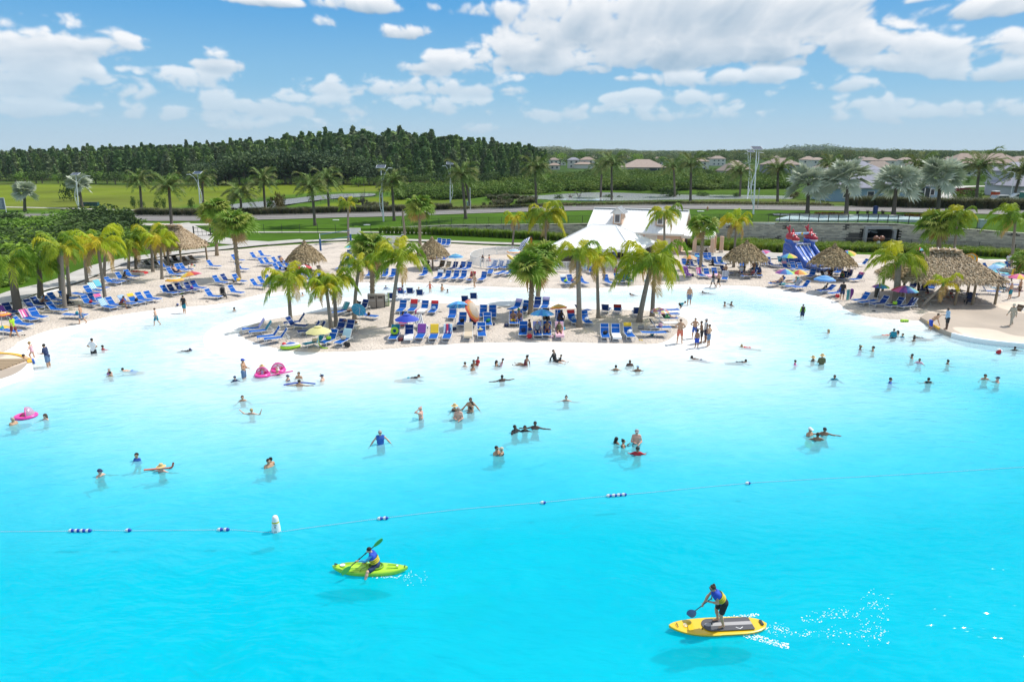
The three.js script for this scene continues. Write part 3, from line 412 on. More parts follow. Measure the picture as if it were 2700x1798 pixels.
// ---------------------------------------------------------------- thatch
M.thatch=[[0.30,0.225,0.125],[0.36,0.275,0.16],[0.235,0.175,0.10],[0.40,0.31,0.19]].map((c)=>mat(c,0.95,{specularIntensity:0.1}));
M.greyThatch=[[0.43,0.32,0.205],[0.51,0.39,0.26],[0.34,0.25,0.155],[0.58,0.46,0.32]].map((c)=>mat(c,0.95,{specularIntensity:0.1}));
function thatch(f,rows,cols,seed,len=0.55) {
const r=rng(seed),T=[new Tris(),new Tris(),new Tris(),new Tris()];
for (let j=0;j<rows;j++) {
const v=(j + 0.4) / rows,n=cols(v);
for (let i=0;i<n;i++) {
const u=(i + r()) / n,vv=clamp(v + (r() - 0.5) / rows),p=f(u,vv),q=f(u + 0.0015,vv),dn=f(u,Math.min(1,vv + 0.03)).sub(f(u,Math.max(0,vv - 0.03))).normalize(),side=q.clone().sub(p).normalize(),nrm=side.clone().cross(dn).normalize();if (nrm.y<0) nrm.negate();
const w=0.035 + r()*0.05,L=len*(0.7 + r()*0.7),tw=(r() - 0.5)*0.5,lift=0.05 + r()*0.12,a=p.clone().addScaledVector(nrm,0.02),b=p.clone().addScaledVector(dn,L*0.55).addScaledVector(nrm,lift).addScaledVector(side,tw*L*0.5),c=p.clone().addScaledVector(dn,L).addScaledVector(nrm,lift*0.55 - 0.03).addScaledVector(side,tw*L);c.y -= L*0.12*(vv>0.9?2 :0.6);
const s1=side.clone().multiplyScalar(w).addScaledVector(nrm,(r() - 0.5)*w),t=T[Math.floor(r()*4)];
t.quad(a.clone().add(s1),a.clone().sub(s1),b.clone().sub(s1),b.clone().add(s1)).tri(b.clone().add(s1),b.clone().sub(s1),c);
}
}
return T.map((t)=>t.done());
}
function surfaceGeo(f,nu,nv) {const T=new Tris();for (let i=0;i<nu;i++) for (let j=0;j<nv;j++) T.quad(f(i / nu,j / nv),f((i + 1) / nu,j / nv),f((i + 1) / nu,(j + 1) / nv),f(i / nu,(j + 1) / nv));return T.done(true);}
const tikiGeo=(()=>{
const f=(u,v)=>{const a=u*Math.PI*2,rr=0.12 + 1.95*Math.pow(v,0.85);return V(Math.cos(a)*rr,1.72 - 1.62*Math.pow(v,1.25) + 0.0,Math.sin(a)*rr);};
return {skin:surfaceGeo(f,24,6),layers:thatch(f,15,(v)=>Math.round(26 + 125*v),3,0.5),knot:thatch((u,v)=>V(Math.cos(u*6.283)*(0.05 + 0.26*v*v),2.3 - 0.66*v,Math.sin(u*6.283)*(0.05 + 0.26*v*v)),6,()=>26,8,0.32)};
})();
function tiki(px,py,label,s=1) {
const p=gnd(px,py),o=thing('thatched_umbrella',label,'umbrella',p,px*0.01,'round thatched umbrellas on the beach'),eave=1.75;
const roof=mesh('thatch_roof',tikiGeo.skin.clone().translate(0,eave - 0.1,0).scale(s,1,s),M.thatch[2],o);
tikiGeo.layers.forEach((g,i)=>tag(mesh('thatch_strip',g.clone().translate(0,eave - 0.1,0).scale(s,1,s),M.thatch[i],roof),null,null,null,'stuff'));
const k=mesh('top_knot',cyl(0.2,0.05,0.55,8,0,eave + 1.85,0),M.thatch[2],o);tikiGeo.knot.forEach((g,i)=>tag(mesh('thatch_strip',g.clone().translate(0,eave - 0.12,0),M.thatch[i],k),null,null,null,'stuff'));
mesh('tie',new THREE.TorusGeometry(0.17,0.03,6,14).rotateX(Math.PI / 2).translate(0,eave + 1.72,0),M.post,k);
mesh('post',cyl(0.11,0.09,eave + 1.4,10,0,(eave + 1.4) / 2,0),M.post,o);
for (let i=0;i<6;i++) {const a=i / 6*6.283;mesh('rafter',rod(V(0,eave + 1.3,0),V(Math.cos(a)*1.75*s,eave + 0.12,Math.sin(a)*1.75*s),0.035),M.post,o);}
return o;
}
tiki(808,722,'round thatched umbrella beside the volleyball net above the red parasol');
tiki(1141,708,'round thatched umbrella behind the middle beach with brown loungers at its post',0.93);
tiki(1963,720,'round thatched umbrella on the right beach sheltering a seated group',1.12);
tiki(2192,733,'round thatched umbrella in front of the blue inflatable slide',1.1);
function palapa(label,c,lx,lz,eave,ridge,rlen,turn,posts,seed) {
const o=thing('thatched_shelter',label,'shelter',c,turn);
const per=(u)=>{const a=u*Math.PI*2,ca=Math.cos(a),sa=Math.sin(a),k=1 / Math.pow(Math.pow(Math.abs(ca),3.2) + Math.pow(Math.abs(sa),3.2),1 / 3.2);return [ca*k*lx / 2,sa*k*lz / 2];};
const f=(u,v)=>{const [x,z]=per(u),x0=clamp(x,-rlen / 2,rlen / 2),z0=0;return V(lerp(x0,x,v),lerp(ridge,eave,Math.pow(v,0.92)) + 0.1*Math.sin(v*3.1),lerp(z0 + 0.06*Math.sign(z),z,v));};
const roof=mesh('thatch_roof',surfaceGeo(f,48,6),M.greyThatch[2],o);
thatch(f,30,(v)=>Math.round(110 + (lx + lz)*17*v),seed,0.42).forEach((g,i)=>tag(mesh('thatch_strip',g,M.greyThatch[i],roof),null,null,null,'stuff'));
const r=rng(seed),cap=[];for (let i=0;i<60;i++) cap.push(box(0.5,0.05,0.9,-rlen / 2 + rlen*i / 60,ridge + 0.06 + r()*0.08,(r() - 0.5)*0.4,(r() - 0.5)*0.8,r()*0.5,r()*0.3));mesh('ridge_thatch',cap,M.greyThatch[0],o);
for (let i=0;i<5;i++) mesh('ridge_pole',rod(V(-rlen / 2 + rlen*(i + 0.5) / 5,ridge + 0.02,0.55),V(-rlen / 2 + rlen*(i + 0.5) / 5 + 0.25,ridge + 0.32,-0.6),0.04),M.trim,o);
for (const [x,z] of posts) mesh('post',rod(V(x,0,z),V(x,eave + 0.5,z),0.12,0.1,10),M.post,o);
const xs=posts.map((p)=>p[0]),zs=posts.map((p)=>p[1]);const X0=Math.min(...xs),X1=Math.max(...xs),Z0=Math.min(...zs),Z1=Math.max(...zs);
for (const z of [Z0,Z1]) mesh('beam',rod(V(X0 - 0.3,eave + 0.25,z),V(X1 + 0.3,eave + 0.25,z),0.09),M.post,o);for (const x of [X0,X1]) mesh('beam',rod(V(x,eave + 0.42,Z0),V(x,eave + 0.42,Z1),0.09),M.post,o);
return o;
}
palapa('weathered thatched shelter at the back of the left beach',gnd(455,692),8.3,6,2.25,4.5,3.6,-0.25,[[-3.4,2.3],[-0.4,2.5],[3.2,2.3],[-3.2,-2.3],[3.3,-2.3]],41);
palapa('large weathered thatched shelter on the right beach above picnic tables',gnd(2468,785),10.2,7.6,2.15,4.5,2.6,-0.16,[[-4.0,2.6],[0.4,3.2],[2.0,2.9],[4.1,2.5],[-3.9,-2.8],[0,-3],[4.0,-2.6]],47);
// ---------------------------------------------------------------- palms
const bark=tex(256,(u,v)=>{const ring=Math.abs(((v*16 + 0.25*fbm(u*8,v*8,2,300,8)) % 1) - 0.5)*2;return 0.8 + 0.2*ring - 0.25*(ring<0.16) + (fbm(u*24,v*24,3,310,24) - 0.5)*0.3;},false);
M.trunk=mat([0.30,0.26,0.215],0.95,{map:retile(bark,1,0.55),specularIntensity:0.2});
M.trunkDark=mat([0.17,0.145,0.12],0.95,{map:retile(bark,1,0.8),specularIntensity:0.2});
M.boots=mat([0.34,0.27,0.19],0.95,{map:retile(bark,1,1.4),specularIntensity:0.2});
M.shaft=mat([0.13,0.21,0.04],0.6);
M.fr={
queen:[[0.21,0.33,0.018],[0.33,0.42,0.02],[0.52,0.51,0.02]].map((c)=>leafMat(c)),queenYellow:[[0.50,0.54,0.016],[0.62,0.52,0.02],[0.42,0.52,0.016]].map((c)=>leafMat(c)),queenGreen:[[0.18,0.32,0.02],[0.24,0.38,0.02],[0.32,0.42,0.02]].map((c)=>leafMat(c)),
fan:[[0.19,0.33,0.035],[0.24,0.39,0.04],[0.34,0.40,0.06]].map((c)=>leafMat(c)),date:[[0.14,0.22,0.05],[0.17,0.255,0.055],[0.21,0.24,0.07]].map((c)=>leafMat(c,{transmission:0.25})),
silver:[[0.48,0.53,0.41],[0.56,0.60,0.48],[0.40,0.45,0.32]].map((c)=>leafMat(c,{transmission:0.25})),dead:[[0.63,0.438,0.158],[0.578,0.411,0.175],[0.49,0.35,0.175]].map((c)=>leafMat(c)),
};
function featherFrond(seed,{rise,fall,pairs,leaf,width,hang,stiff}) {
const r=rng(seed),T=new Tris(),pts=[],at_=(t)=>V(t*(1 - 0.16*fall*t),rise*t - fall*t*t*(0.55 + 0.45*t),0);
for (let i=0;i <= 7;i++) pts.push(at_(i / 7));
for (let i=0;i<pairs;i++) for (const s of [-1,1]) {
const t=0.1 + 0.9*(i + r()*0.6) / pairs,p=at_(t),d=at_(Math.min(1,t + 0.02)).sub(at_(t - 0.02)).normalize(),L=leaf*(0.55 + 0.75*Math.sin(Math.PI*clamp(t*0.86 + 0.1)))*(0.8 + 0.4*r());
const side=V(0,0,s),dir=side.clone().multiplyScalar(0.8 - 0.25*t).addScaledVector(d,0.45 + 0.5*t).addScaledVector(UPV,stiff + (r() - 0.5)*0.5).normalize(),m=p.clone().addScaledVector(dir,L*0.5).add(V(0,-hang*L*0.14,0)),e=p.clone().addScaledVector(dir,L*(1 - hang*0.28)).add(V(0,-hang*L*0.62,0)),w=width*(0.8 + 0.5*r());
const wv=d.clone().multiplyScalar(w).add(V(0,(r() - 0.5)*w,0));
T.quad(p.clone().addScaledVector(wv,0.6),p.clone().addScaledVector(wv,-0.6),m.clone().sub(wv),m.clone().add(wv)).tri(m.clone().add(wv),m.clone().sub(wv),e);
}
return join([T.done(),taper(pts,pts.map((_,i)=>0.011*(1 - i / 8)),4,false)]);
}
function fanFrond(seed,{rise,stalk,blade,n,spread,hang,width}) {
const r=rng(seed),T=new Tris(),tilt=Math.atan2(rise,1),c=V(Math.cos(tilt)*stalk,Math.sin(tilt)*stalk - 0.04,0),out=V(Math.cos(tilt - 0.35),Math.sin(tilt - 0.35),0),up=V(-out.y,out.x,0);
for (let i=0;i<n;i++) {
const a=((i + 0.5) / n - 0.5)*spread,L=blade*(0.78 + 0.22*Math.cos(a*0.8))*(0.88 + 0.24*r()),dir=out.clone().multiplyScalar(Math.cos(a)).add(V(0,0,Math.sin(a))).addScaledVector(up,0.16*Math.abs(Math.sin(a)) + (r() - 0.5)*0.12).normalize(),perp=dir.clone().cross(up).normalize();
const w=width*(0.9 + 0.3*r()),m=c.clone().addScaledVector(dir,L*0.55).add(V(0,-0.02*hang,0)),e=c.clone().addScaledVector(dir,L*(1 - 0.12*hang)).add(V(0,-hang*L*(0.22 + 0.25*r()),0));
const wv=perp.multiplyScalar(w).addScaledVector(up,(i % 2?1 :-1)*w*0.5);T.quad(c.clone().addScaledVector(wv,0.25),c.clone().addScaledVector(wv,-0.25),m.clone().sub(wv),m.clone().add(wv)).tri(m.clone().add(wv),m.clone().sub(wv),e);
}
return join([T.done(),rod(V(0,0,0),c,0.016,0.01,4)]);
}
const FR={
queen:[[0.75,0.85],[1.05,1.05],[0.45,0.8],[0.12,0.72],[1.5,1.15]].map(([rise,fall],i)=>featherFrond(10 + i,{rise,fall,pairs:36,leaf:0.30,width:0.019,hang:0.85,stiff:0.0})),
date:[[0.9,0.75],[1.5,0.9],[0.45,0.62],[0.1,0.5],[-0.25,0.4]].map(([rise,fall],i)=>featherFrond(30 + i,{rise,fall,pairs:34,leaf:0.22,width:0.015,hang:0.2,stiff:0.22})),
coco:[[0.7,0.95],[1.0,1.2],[0.4,0.9],[0.1,0.8],[1.3,1.2]].map(([rise,fall],i)=>featherFrond(50 + i,{rise,fall,pairs:34,leaf:0.28,width:0.018,hang:0.85,stiff:-0.05})),
fan:[1.0,0.45,0.0,-0.7,2.6].map((rise,i)=>fanFrond(70 + i,{rise,stalk:0.5,blade:0.62,n:26,spread:4.5,hang:0.8,width:0.036})),
silver:[1.1,0.5,0.0,-0.55,2.8].map((rise,i)=>fanFrond(90 + i,{rise,stalk:0.48,blade:0.58,n:26,spread:4.4,hang:0.25,width:0.04})),
};
const PALM={
queen:{f:'queen',m:'queen',n:16,tm:'trunk',r0:0.19,r1:0.13,dry:1},yellow:{f:'queen',m:'queenYellow',n:15,tm:'trunk',r0:0.18,r1:0.12,dry:2},green:{f:'coco',m:'queenGreen',n:20,tm:'trunkDark',r0:0.3,r1:0.2},mixed:{f:'queen',m:'queen',n:16,tm:'trunk',r0:0.2,r1:0.13,dry:3},
fan:{f:'fan',m:'fan',n:34,tm:'boots',r0:0.24,r1:0.19,dry:2,boots:1},date:{f:'date',m:'date',n:34,tm:'trunkDark',r0:0.3,r1:0.24},silver:{f:'silver',m:'silver',n:26,tm:'trunkDark',r0:0.38,r1:0.24},
};
let palmSeed=500;
function palm(kind,bx,by,cx,cy,rp,label,o={}) {
const k={...PALM[kind],...o},r=rng(palmSeed++),b=gnd(bx,by),d=-b.z - (o.back ?? 0),c=atDepth(cx,cy,-b.z).sub(b),rad=rp*pxSize(-b.z,c.y)*1.12;
const g=thing(`${{ queen: 'feather', yellow: 'feather', mixed: 'feather', green: 'feather', fan: 'fan', date: 'date', silver: 'silver_fan' }[kind]}_palm`,label,'palm tree',b);
const bend=o.bend ?? 0.12,pts=[],radii=[];const N=9;
for (let i=0;i <= N;i++) {const t=i / N;pts.push(V(c.x*(t*(1 - bend) + bend*t*t*(o.curl ?? 1)),c.y*t - (i?0 :0.15),(o.lean ?? 0)*t));radii.push(lerp(k.r0,k.r1,Math.pow(t,0.6))*(i===0?1.25 :1)*(o.thick ?? 1));}
const top=pts[N].clone(),tr=mesh('trunk',taper(pts,radii,10),M[k.tm],g);
if (k.boots) {const B=[];for (let i=0;i<40;i++) {const t=0.3 + 0.7*i / 40,a=i*2.4,p=V(c.x*t,c.y*t,(o.lean ?? 0)*t);B.push(box(0.05,0.26,0.1,p.x + Math.cos(a)*k.r1*1.05,p.y,p.z + Math.sin(a)*k.r1*1.05,0,-a,0.5));} tag(mesh('leaf_base',B,M.boots,tr),null,null,null,'stuff');}
if (k.f==='queen'||k.f==='coco') mesh('crownshaft',taper([top.clone().add(V(0,-0.35,0)),top.clone().add(V(0,0.1,0)),top.clone().add(V(0,0.45,0))],[k.r1*1.1,k.r1*1.15,0.05],8),M.shaft,g);
if (kind==='date') mesh('crown_base',ball(0.42,top.x,top.y - 0.1,top.z,1,1.1,1,10),mat([0.19,0.10,0.04],0.9),g);
const list=FR[k.f],ms=M.fr[k.m];
for (let i=0;i<k.n;i++) {
const layer=i / k.n,dry=k.dry&&i >= k.n - k.dry,which=k.f==='fan'||k.f==='silver'?(layer<0.2?4 :layer<0.46?0 :layer<0.7?1 :layer<0.87?2 :3) :(layer<0.15?(k.f==='date'?1 :4) :layer<0.4?(k.f==='date'?0 :1) :layer<0.65?(k.f==='date'?2 :0) :layer<0.85?(k.f==='date'?3 :2) :(k.f==='date'?4 :3));
let yaw=i*2.399 + r()*0.5;if (o.wind) {const w=o.wind,dx=Math.cos(yaw) + w*0.7,dz=Math.sin(yaw);yaw=Math.atan2(dz,dx);}
const fm=dry?M.fr.dead[i % 3] :ms[(i*7 + (layer>0.6?1 :0) + (i % 2)) % 3],fr=mesh('frond',list[which],fm,g);
fr.position.copy(top).add(V(0,k.f==='queen'||k.f==='coco'?0.2 :0.05,0));fr.rotation.order='YXZ';fr.rotation.set((r() - 0.5)*(/fan|silver/.test(k.f)?1.7 :0.7),-yaw,(r() - 0.5)*0.22 - (dry?0.6 :0));fr.scale.setScalar(rad*(0.86 + 0.26*r())*(dry?0.8 :1)*(o.fs ?? 1));
}
if (o.hanging) {const fr=mesh('hanging_frond',list[3],M.fr.dead[1],g);fr.position.copy(top);fr.rotation.set(0,o.hanging,-1.15);fr.scale.setScalar(rad*1.2);}
return g;
}
palm('green',47,826,26,697,74,'lush green palm with thick trunk at the left edge of the beach',{thick:1.3});
palm('green',106,785,101,700,66,'bushy green palm second from the left edge of the beach');
palm('queen',161,784,150,650,48,'slender palm behind the leaning pair on the left beach',{m:'queenGreen'});
palm('queen',170,819,160,664,56,'palm with straight trunk beside the walking boy on the left beach');
palm('queen',182,789,174,668,46,'rear palm of the close pair on the left beach');
palm('queen',228,747,218,636,40,'thin trunked palm by the curving path on the left beach',{m:'queenGreen'});
palm('yellow',277,796,257,652,72,'tall yellow fronded palm behind the row with the yellow towel');
palm('queen',273,741,276,662,42,'short palm behind the tall yellow fronded one on the left beach');
palm('queen',337,723,340,652,46,'short wind bent palm by the sunbather on a red towel',{wind:0.5});
palm('green',357,709,354,662,30,'small green palm at the left end of the thatched shelter',{thick:0.6});
palm('queen',402,717,397,628,48,'palm in front of the left thatched shelter with trunk at its shade');
palm('yellow',426,736,423,642,44,'yellow green palm nearest the striped and rainbow parasols');
palm('queen',443,702,440,648,34,'small palm at the right end of the left thatched shelter');
palm('fan',571,674,566,556,42,'taller fan palm of the two beside the concrete drive');
palm('fan',629,735,614,596,54,'fan palm with curved trunk among the left middle loungers',{bend:0.5,curl:0.6});
palm('queen',918,639,917,541,26,'thin pale palm behind the volleyball net');
palm('fan',1107,648,1106,548,40,'fan palm behind the middle thatched umbrella');
palm('yellow',1351,652,1358,580,32,'small bright yellow palm left of the white tent');
palm('queen',1439,652,1439,574,56,'full feathery palm at the left corner of the white tent',{n:24});
palm('queen',766,851,759,746,68,'leftmost palm of the island');
palm('yellow',873,871,858,766,48,'yellower palm of the pair at the left end of the island',{bend:0.5,curl:0.4});
palm('queen',886,861,880,752,66,'larger palm of the pair at the left end of the island');
palm('queen',934,842,943,706,52,'palm with bent trunk between the island pair and the litter bins',{bend:0.5,curl:1.4});
palm('fan',982,806,980,664,60,'dense fan palm beside the litter bins on the island',{n:34});
palm('queen',1030,862,1056,690,76,'leaning palm behind the dark blue parasol on the island',{bend:0.3,curl:0.6});
palm('fan',1399,828,1404,712,60,'front fan palm of the two above the crowded loungers on the island',{n:32});
palm('fan',1418,796,1424,682,56,'rear fan palm of the two above the crowded loungers on the island',{n:30});
palm('mixed',1528,862,1524,678,56,'thick trunked palm with a hanging dead frond on the island',{thick:1.25,hanging:0.3});
palm('yellow',1578,838,1574,694,58,'yellow palm right of the thick trunked one on the island');
palm('queen',1685,848,1738,702,92,'big strongly leaning palm at the right end of the island',{bend:0.55,curl:0.15,thick:1.35,m:'queen',n:20});
palm('yellow',1720,833,1727,700,66,'upright palm behind the big leaning one on the island',{thick:1.2,n:11});
palm('queen',1752,690,1752,572,46,'palm in front of the pavilion dormers',{n:14});
palm('fan',1845,726,1856,600,40,'fan palm with slim trunk in front of the pavilion porch',{thick:0.75});
palm('yellow',1935,704,1942,590,46,'bright yellow green palm behind the right thatched umbrella');
palm('queen',2364,798,2371,692,74,'palm with thick trunk at the left end of the large thatched shelter',{thick:1.9});
palm('yellow',2428,812,2487,757,42,'toppled yellow palm leaning over under the large thatched shelter',{bend:0.2,wind:0.5,n:7,thick:0.8});
palm('fan',2476,674,2479,594,52,'fan palm in front of the retaining wall right of the tunnel',{thick:1.4});
palm('queen',2515,680,2527,576,48,'feathery palm right of the fan palm by the retaining wall');
palm('queen',2668,704,2679,582,64,'drooping palm near the right edge by the wall',{m:'queenGreen'});
palm('fan',2716,722,2712,690,40,'fan palm cut by the right edge of the beach');
[[373,556,367,478,36,'date palm first of the row beyond the road on the left'],[452,598,444,494,43,'date palm on the near side of the road left of the gate'],[535,553,532,478,36,'date palm close behind the second street lamp from the left'],[636,566,633,512,43,'short date palm in front of the left pond'],[699,560,693,477,38,'date palm at the right end of the left pond'],
[830,595,822,494,46,'date palm on the lawn bank above the wire fence'],[867,557,862,476,40,'windblown date palm beyond the road behind the lawn bank',{wind:0.6}],[1039,582,1033,482,43,'date palm beside the third street lamp from the left'],[1228,577,1217,463,44,'tall date palm on the near side of the road before the dark wood'],[1240,545,1226,470,34,'date palm behind the tall one before the dark wood'],
[1414,540,1411,446,43,'date palm at the left end of the bright pond'],[1584,528,1587,443,32,'left date palm of the close pair in front of the bright pond'],[1613,535,1613,432,40,'right date palm of the close pair in front of the bright pond'],[1780,526,1777,442,34,'left date palm of the second pair at the bright pond'],[1821,533,1823,435,38,'right date palm of the second pair at the bright pond'],
[1951,525,1955,455,40,'date palm just left of the tall pair of street lamps',{wind:-0.35}],[2051,533,2052,448,40,'date palm between the tall street lamps and the silver palms'],[2191,525,2191,434,34,'dark date palm between the two left silver palms'],[2425,528,2427,440,42,'date palm between the two right silver palms',{m:'date'}],[2574,538,2584,440,52,'large date palm by the orange portable toilet'],[2673,528,2694,453,46,'leaning dark date palm at the right edge beyond the road'],
].forEach(([bx,by,cx,cy,rp,l,o])=>palm('date',bx,by,cx,cy,rp,l,o));
[[64,556,63,506,30,'small silver green palm at the far left beyond the road'],[215,546,206,486,30,'silver palm behind the leftmost street lamp'],[2130,562,2133,484,56,'leftmost of the four big silver palms along the road'],[2232,567,2238,472,60,'second of the four big silver palms, with dead leaves on its trunk'],[2357,566,2365,484,56,'third of the four big silver palms, beside the blue bin'],[2473,563,2482,471,60,'rightmost of the four big silver palms along the road']].forEach(([bx,by,cx,cy,rp,l])=>palm('silver',bx,by,cx,cy,rp,l));
{const b=gnd(1069,640),c=atDepth(1061,558,-b.z).sub(b),t=thing('palm_stump','bare dead palm trunk without a crown behind the volleyball court','tree trunk',b);mesh('trunk',taper([V(0,-0.1,0),c.clone().multiplyScalar(0.5),c],[0.22,0.17,0.15],9),M.trunk,t);mesh('broken_top',cyl(0.13,0.02,0.5,6,c.x,c.y + 0.2,c.z,0,0,0.1),M.trunkDark,t);}
// ---------------------------------------------------------------- wood, bushes and far trees
const clumpMats={conifer:[[0.040,0.066,0.021],[0.030,0.052,0.018],[0.055,0.082,0.022],[0.046,0.060,0.028]],oak:[[0.028,0.044,0.020],[0.036,0.054,0.022],[0.022,0.036,0.018]],bush:[[0.060,0.105,0.014],[0.045,0.082,0.013],[0.085,0.13,0.016]],dark:[[0.030,0.052,0.014],[0.024,0.042,0.013],[0.04,0.066,0.016]],scrub:[[0.070,0.115,0.020],[0.055,0.092,0.020],[0.088,0.125,0.022]],far:[[0.060,0.085,0.028],[0.076,0.096,0.034],[0.046,0.070,0.026],[0.09,0.10,0.035]]};
const LIGHT={conifer:3.4,oak:2.7,bush:2.8,dark:2.2,scrub:1.8,far:2.3};
for (const k of Object.keys(clumpMats)) clumpMats[k]=clumpMats[k].map((c)=>mat(c.map((v)=>v*LIGHT[k]),0.85,{transmission:0.22,thickness:0,specularIntensity:0.3}));
function leaves(seed,n,size,place) {const r=rng(seed),T=new Tris();for (let i=0;i<n;i++) {const p=place(r),s=size*(0.6 + 0.8*r()),a=V(r() - 0.5,r() - 0.5,r() - 0.5).normalize(),b=V(r() - 0.5,(r() - 0.5)*0.7,r() - 0.5).cross(a).normalize();T.quad(p.clone().addScaledVector(a,s),p.clone().addScaledVector(b,s*0.7),p.clone().addScaledVector(a,-s),p.clone().addScaledVector(b,-s*0.7));} return T.done();}
const coniferGeo=[0,1,2,3,4].map((k)=>leaves(700 + k,330,0.042,(r)=>{const t=Math.pow(r(),0.8),w=(k % 2?0.17 :0.145)*Math.pow(1 - t,0.62) + 0.012,a=r()*6.283,q=w*(0.45 + 0.6*Math.sqrt(r()))*(0.8 + 0.3*Math.sin(a*3 + t*21 + k));return V(Math.cos(a)*q,0.12 + 0.86*t,Math.sin(a)*q);}));
const roundGeo=(seed,n,size,lumps,flat=1)=>{const r0=rng(seed),L=Array.from({length:lumps},()=>{const a=r0()*6.283,q=Math.sqrt(r0())*0.34;return [Math.cos(a)*q,0.34 + 0.42*r0()*flat,Math.sin(a)*q,0.16 + 0.12*r0()];});return leaves(seed + 1,n,size,(r)=>{const l=L[Math.floor(r()*lumps)],v=V(r() - 0.5,r() - 0.42,r() - 0.5).normalize().multiplyScalar(l[3]*(0.75 + 0.3*r()));return V(l[0] + v.x,Math.max(0.02,l[1] + v.y*flat),l[2] + v.z);});};
const oakGeo=[0,1,2].map((k)=>roundGeo(740 + k*5,620,0.036,16)),bushGeo=[0,1,2,3].map((k)=>{const r0=rng(770 + k),L=Array.from({length:12},()=>[(r0() - 0.5)*0.8,0.15 + 0.45*r0(),(r0() - 0.5)*0.8,0.2 + 0.16*r0()]);return leaves(780 + k,620,0.05,(r)=>{const l=L[Math.floor(r()*12)],v=V(r() - 0.5,r() - 0.4,r() - 0.5).normalize().multiplyScalar(l[3]*(0.8 + 0.25*r()));return V(l[0] + v.x,Math.max(0.01,l[1] + v.y),l[2] + v.z);});});
const poleGeo=taper([[0,-0.02,0],[0,0.45,0],[0,0.93,0]],[0.013,0.009,0.003],5,false),trunkGeo=join([taper([[0,-0.02,0],[0,0.2,0],[0.02,0.42,0]],[0.035,0.024,0.014],6,false),taper([[0,0.2,0],[0.14,0.45,0.06]],[0.016,0.006],5,false),taper([[0,0.22,0],[-0.13,0.46,-0.08]],[0.016,0.006],5,false)]);
function tree(name,label,cat,p,h,w,crown,m,trunk,group,turn=0) {const o=thing(name,label,cat,p,turn,group);mesh('trunk',trunk,M.trunkDark,o).scale.set(w,h,w);mesh('crown',crown,m,o).scale.set(w,h,w);return o;}
{
const r=rng(33),pt=(px,d)=>{const x=(px - 1350)*pxSize(d,3);return V(x,upperY(x,-d),-d);};
const topPx=along([[-200,418],[0,398],[60,391],[160,386],[330,380],[500,374],[650,366],[800,350],[900,342],[1020,340],[1150,348],[1280,362],[1380,374],[1440,388],[1480,400]]);
const hTop=(px,d)=>atDepth(px,topPx(px),d).y;
let n=0;
for (let row=0;row<5;row++) for (let i=0;i<58;i++) {
const px=-70 + (i + r()) / 58*1500,d=[418,372,338,312,296][row] + r()*22 - (px<500?-26 :0) - (px>1000?14 :0),p=pt(px,d),H=(hTop(px,418) - p.y)*[1.0,0.9,0.74,0.60,0.44][row]*(0.86 + 0.26*r())*(1 - (px>1330?0.12 :0)),w=H*(0.85 + 0.35*r());
tree('conifer','slender dark green conifer of the dense wood beyond the left field','tree',p,H,w*(row>2?1.25 :1),coniferGeo[Math.floor(r()*5)],clumpMats.conifer[Math.floor(r()*4)],poleGeo,'conifers of the dense wood',r()*6.28);n++;
}
for (let i=0;i<40;i++) {const px=515 + (i + r()) / 40*500 - (i % 3)*6,d=286 + r()*16,p=pt(px,d),H=(7.5 + 7*Math.sin(Math.PI*clamp((px - 480) / 560)))*(0.8 + 0.35*r());tree('oak_tree','rounded dark oak along the front of the wood behind the left pond','tree',p,H,H*1.25,oakGeo[i % 3],clumpMats.oak[i % 3],trunkGeo,'dark oaks at the front of the wood',r()*6.28);}
for (let i=0;i<46;i++) {const px=-60 + (i + r()) / 46*1500,left=px<520,d=(left?298 :276) + r()*10,p=pt(px,d),H=(left?5 :px>1000?4.6 :3.4)*(0.7 + 0.6*r());tree('scrub_tree','low rounded scrub tree at the foot of the dense wood','tree',p,H,H*1.6,oakGeo[i % 3],clumpMats[i % 3?'dark' :'bush'][i % 3],trunkGeo,'low scrub trees at the foot of the wood',r()*6.28);}
const inst=(name,geo,ms,list,label)=>ms.forEach((m,q)=>{const l=list.filter((_,i)=>i % ms.length===q);if (!l.length) return;const im=new THREE.InstancedMesh(geo,m,l.length);const M4=new THREE.Matrix4(),Q=new THREE.Quaternion();l.forEach((e,i)=>im.setMatrixAt(i,M4.compose(e.p,Q.setFromAxisAngle(UPV,e.a),V(e.w,e.h,e.w))));im.name=numbered(name);im.castShadow=im.receiveShadow=true;scene.add(im);tag(im,label,'trees',null,'stuff');});
const mass=[];for (let i=0;i<900;i++) {const px=-90 + r()*1530,d=330 + r()*170,p=pt(px,d),H=(hTop(px,418) - p.y)*(d<380?0.78 :0.93)*(0.85 + 0.2*r());mass.push({p,a:r()*6,w:H*(1.1 + 0.5*r()),h:H});}
inst('woodland',coniferGeo[2],clumpMats.conifer,mass,'inner mass of the dense dark conifer wood');
const far=[];for (let i=0;i<2600;i++) {const d=1100 + 3200*r()*r(),px=-300 + r()*3300,p=pt(px,d),H=(9 + 9*fbm(px*0.01,d*0.001,3,5))*(0.8 + 0.4*r());far.push({p,a:r()*6,w:H*2.2,h:H});}
for (let i=0;i<900;i++) {const px=-300 + i / 900*3300,d=3000 + 1500*r(),p=pt(px,d),H=8 + 44*Math.pow(fbm(px*0.009,3,4,9),1.6) + 7*r();far.push({p,a:r()*6,w:H*3.2,h:H});}
inst('distant_treeline',oakGeo[0],clumpMats.far,far,'distant hazy belt of trees along the horizon');
const mid=[];for (let i=0;i<520;i++) {const d=620 + 420*r(),px=1380 + r()*1500,p=pt(px,d),big=px>1850?1.3 :0.8;mid.push({p,a:r()*6,w:(10 + 6*r())*big,h:(7 + 5*r())*big});}
